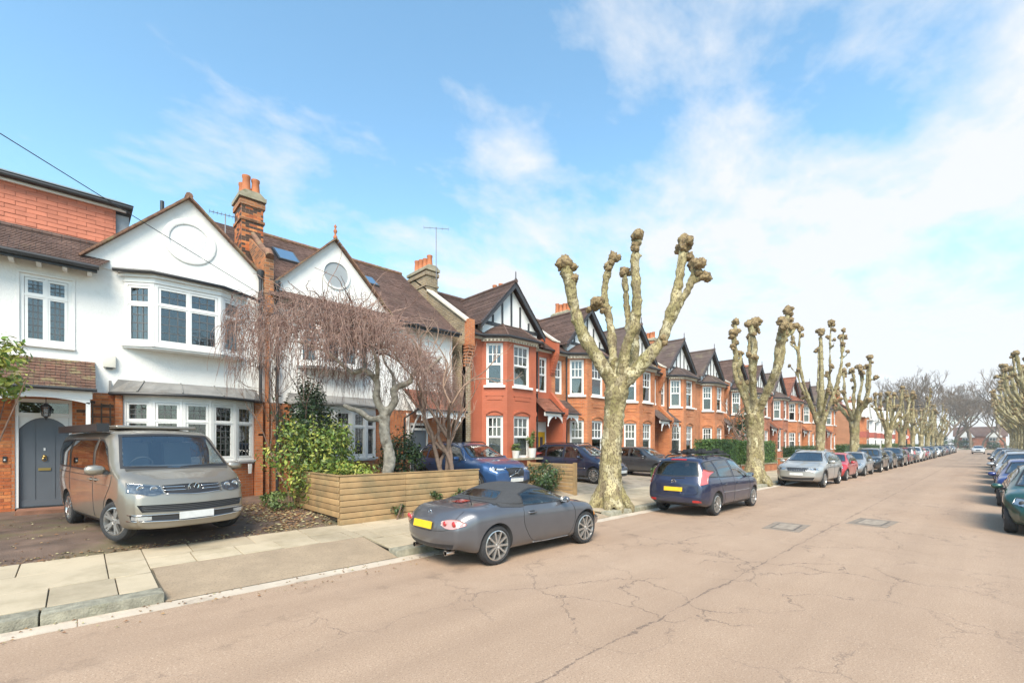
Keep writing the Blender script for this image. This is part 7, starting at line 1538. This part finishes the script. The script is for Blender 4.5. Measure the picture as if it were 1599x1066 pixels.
MB().box(4.05, 7.84, 9.57, 9.575, .2, 1.26).build('gap_shade_sheet', mat('gap_shade', (.05, .035, .02), .9), fe); MB().box(4.045, 4.05, 9.6, 12.3, .3, 1.26).build('gap_shade_sheet', mat('gap_shade', (.05, .035, .02), .9), fe)  # dark sheets added behind the boards, standing in for shade in the gaps
f2 = thing('timber_fence', 'short timber board fence with end post beside the dark blue people carrier', 'fence', (12.2, 10.7, .2))
for k in range(8): piece('board', bmy, f2, (12.2, 9.75, .30 + k * .131), None, (1, 2.1, 1))
MB().box(12.15, 12.27, 9.66, 9.75, .1, 1.32).build('post', WOOD, f2); MB().box(12.16, 12.25, 11.85, 11.93, .1, 1.32).build('post', WOOD, f2)
for i, (x0, x1, zt, lb) in enumerate(((23.3, 27.0, .76, 'low brick front wall under the first clipped hedge'), (28.1, 33.7, .76, 'low brick front wall under the second clipped hedge'), (34.6, 37.8, 1.0, 'low brick garden wall by the third plane tree'), (46.5, 54.5, 1.0, 'long low brick garden wall in the distance'))):
    t = thing('garden_wall', lb, 'wall', ((x0 + x1) / 2, 9.85, .2), 'low front walls'); MB().box(x0, x1, 9.76, 9.98, .1, zt - .07).build('brickwork', BRICK_O, t); MB().box(x0 - .03, x1 + .03, 9.72, 10.02, zt - .07, zt).build('coping', STONE, t)
POTW = mat('white_pot', (.62, .60, .56), .6, .1, 5)
for i, (x, r_, h_, lb) in enumerate(((13.55, .17, .32, 'white flower pot with low plant on the red house window sill'), (14.55, .2, .42, 'white flower pot with tall leafy plant on the red house window sill'))):
    t = thing('flower_pot', lb, 'flower pot', (x, 13.98, 1.35)); MB().lathe([(.001, 1.35), (r_ * .75, 1.35), (r_, 1.35 + h_), (r_ * .9, 1.35 + h_), (r_ * .85, 1.35 + h_ - .05), (.001, 1.35 + h_ - .05)], 16, (x, 13.98, 0)).build('pot', POTW, t, 40)
    P, Nn = blob_points(80 + i, 320 if not i else 560, (x, 13.98, 1.35 + h_ + (.12 if not i else .35)), (.25, .2, .2 if not i else .45), 12); leaf_mesh(80 + i, P, Nn, .045, 2).build('plant', MIDG[:2], t)
MB().box(13.0, 15.2, 13.86, 14.12, 1.27, 1.35).build('pot_shelf', STONE).parent = None
o = bpy.data.objects['pot_shelf']; tag(o, 'stone shelf carrying pots under the red house window', 'shelf')
wr = thing('telephone_wire', 'thin overhead telephone wire sloping down to the first white gable', 'wire', (-15, -3, 8))
A, B = Vector((-15.3, -3.3, 8.0)), Vector((3.9, 14.8, 6.35)); wm_ = MB(); wm_.tube([A.lerp(B, t) - Vector((0, 0, .35 * 4 * t * (1 - t) * .45)) for t in np.linspace(0, 1, 40)], .008, 5); wm_.build('cable', BLACK, wr); MB().box(3.86, 3.94, 14.78, 14.95, 6.28, 6.42).build('anchor', BLACK, wr)
lp = thing('street_lamp', 'slim black lamp column with round speed sign beside the farther plane trees', 'street lamp', (81, 7.7, .15)); m = MB(); m.tube([(81, 7.7, .1), (81, 7.7, 1.4)], .11, 10); m.tube([(81, 7.7, 1.4), (81, 7.7, 6.8), (81.0, 7.2, 6.95), (81, 6.7, 6.95)], .06, 8); m.build('column', BLACK, lp, 60); MB().box(80.85, 81.15, 6.1, 6.75, 6.88, 7.0).build('lantern', BLACK, lp)
sg_ = MB().lathe([(.001, -.012), (.30, -.012), (.30, .012), (.001, .012)], 28, (80.9, 7.7, 2.9), 'x').build('sign_disc', mat('sign_red', (.5, .02, .02), .4), lp); MB().lathe([(.001, -.016), (.235, -.016)], 28, (80.9, 7.7, 2.9), 'x').build('sign_face', WHITE, sg_)
tx = bpy.data.curves.new('sign_text', 'FONT'); tx.body = '20'; tx.size = .3; tx.align_x = 'CENTER'; tx.align_y = 'CENTER'; tx.extrude = .002; tx.materials.append(BLACK); t0 = bpy.data.objects.new('tmp_text', tx); COL.objects.link(t0); dg = bpy.context.evaluated_depsgraph_get(); dg.update(); tm_ = bpy.data.meshes.new_from_object(t0.evaluated_get(dg)); bpy.data.objects.remove(t0); to = bpy.data.objects.new('sign_lettering', tm_); COL.objects.link(to); to.parent = sg_; to.location = (80.88 - 81, 0, 2.9 - .15); to.rotation_euler = (R(90), 0, R(-90))

for i, (x, y, s_) in enumerate(((246, -1, 2.0), (248, 6.5, 2.2), (240, 10, 2.4))):
    shrub('evergreen_shrub', ['low dark evergreen before the end house, opposite side', 'low dark evergreen before the middle of the end house', 'wide dark evergreen at the left corner of the end house'][i], (x, y, s_ * .8), (s_ * 1.5, s_ * 1.4, s_), 900, .2, DARKG, 90 + i, 24)
# the air: far things pale a little
hz_ = MB().box(-70, 340, -120, 130, -1.6, 34).build('haze', []); hz_['kind'] = 'stuff'; hz_['label'] = 'thin pale haze over the far end of the street'; hz_['category'] = 'haze'
hm = bpy.data.materials.new('haze'); hm.use_nodes = True; t = hm.node_tree; t.nodes.remove(t.nodes['Principled BSDF']); pv = N(t, 'ShaderNodeVolumePrincipled'); pv.inputs['Color'].default_value = (.9, .93, .97, 1); pv.inputs['Density'].default_value = .0005; L(t, pv.outputs[0], t.nodes['Material Output'].inputs['Volume']); hz_.data.materials.append(hm)
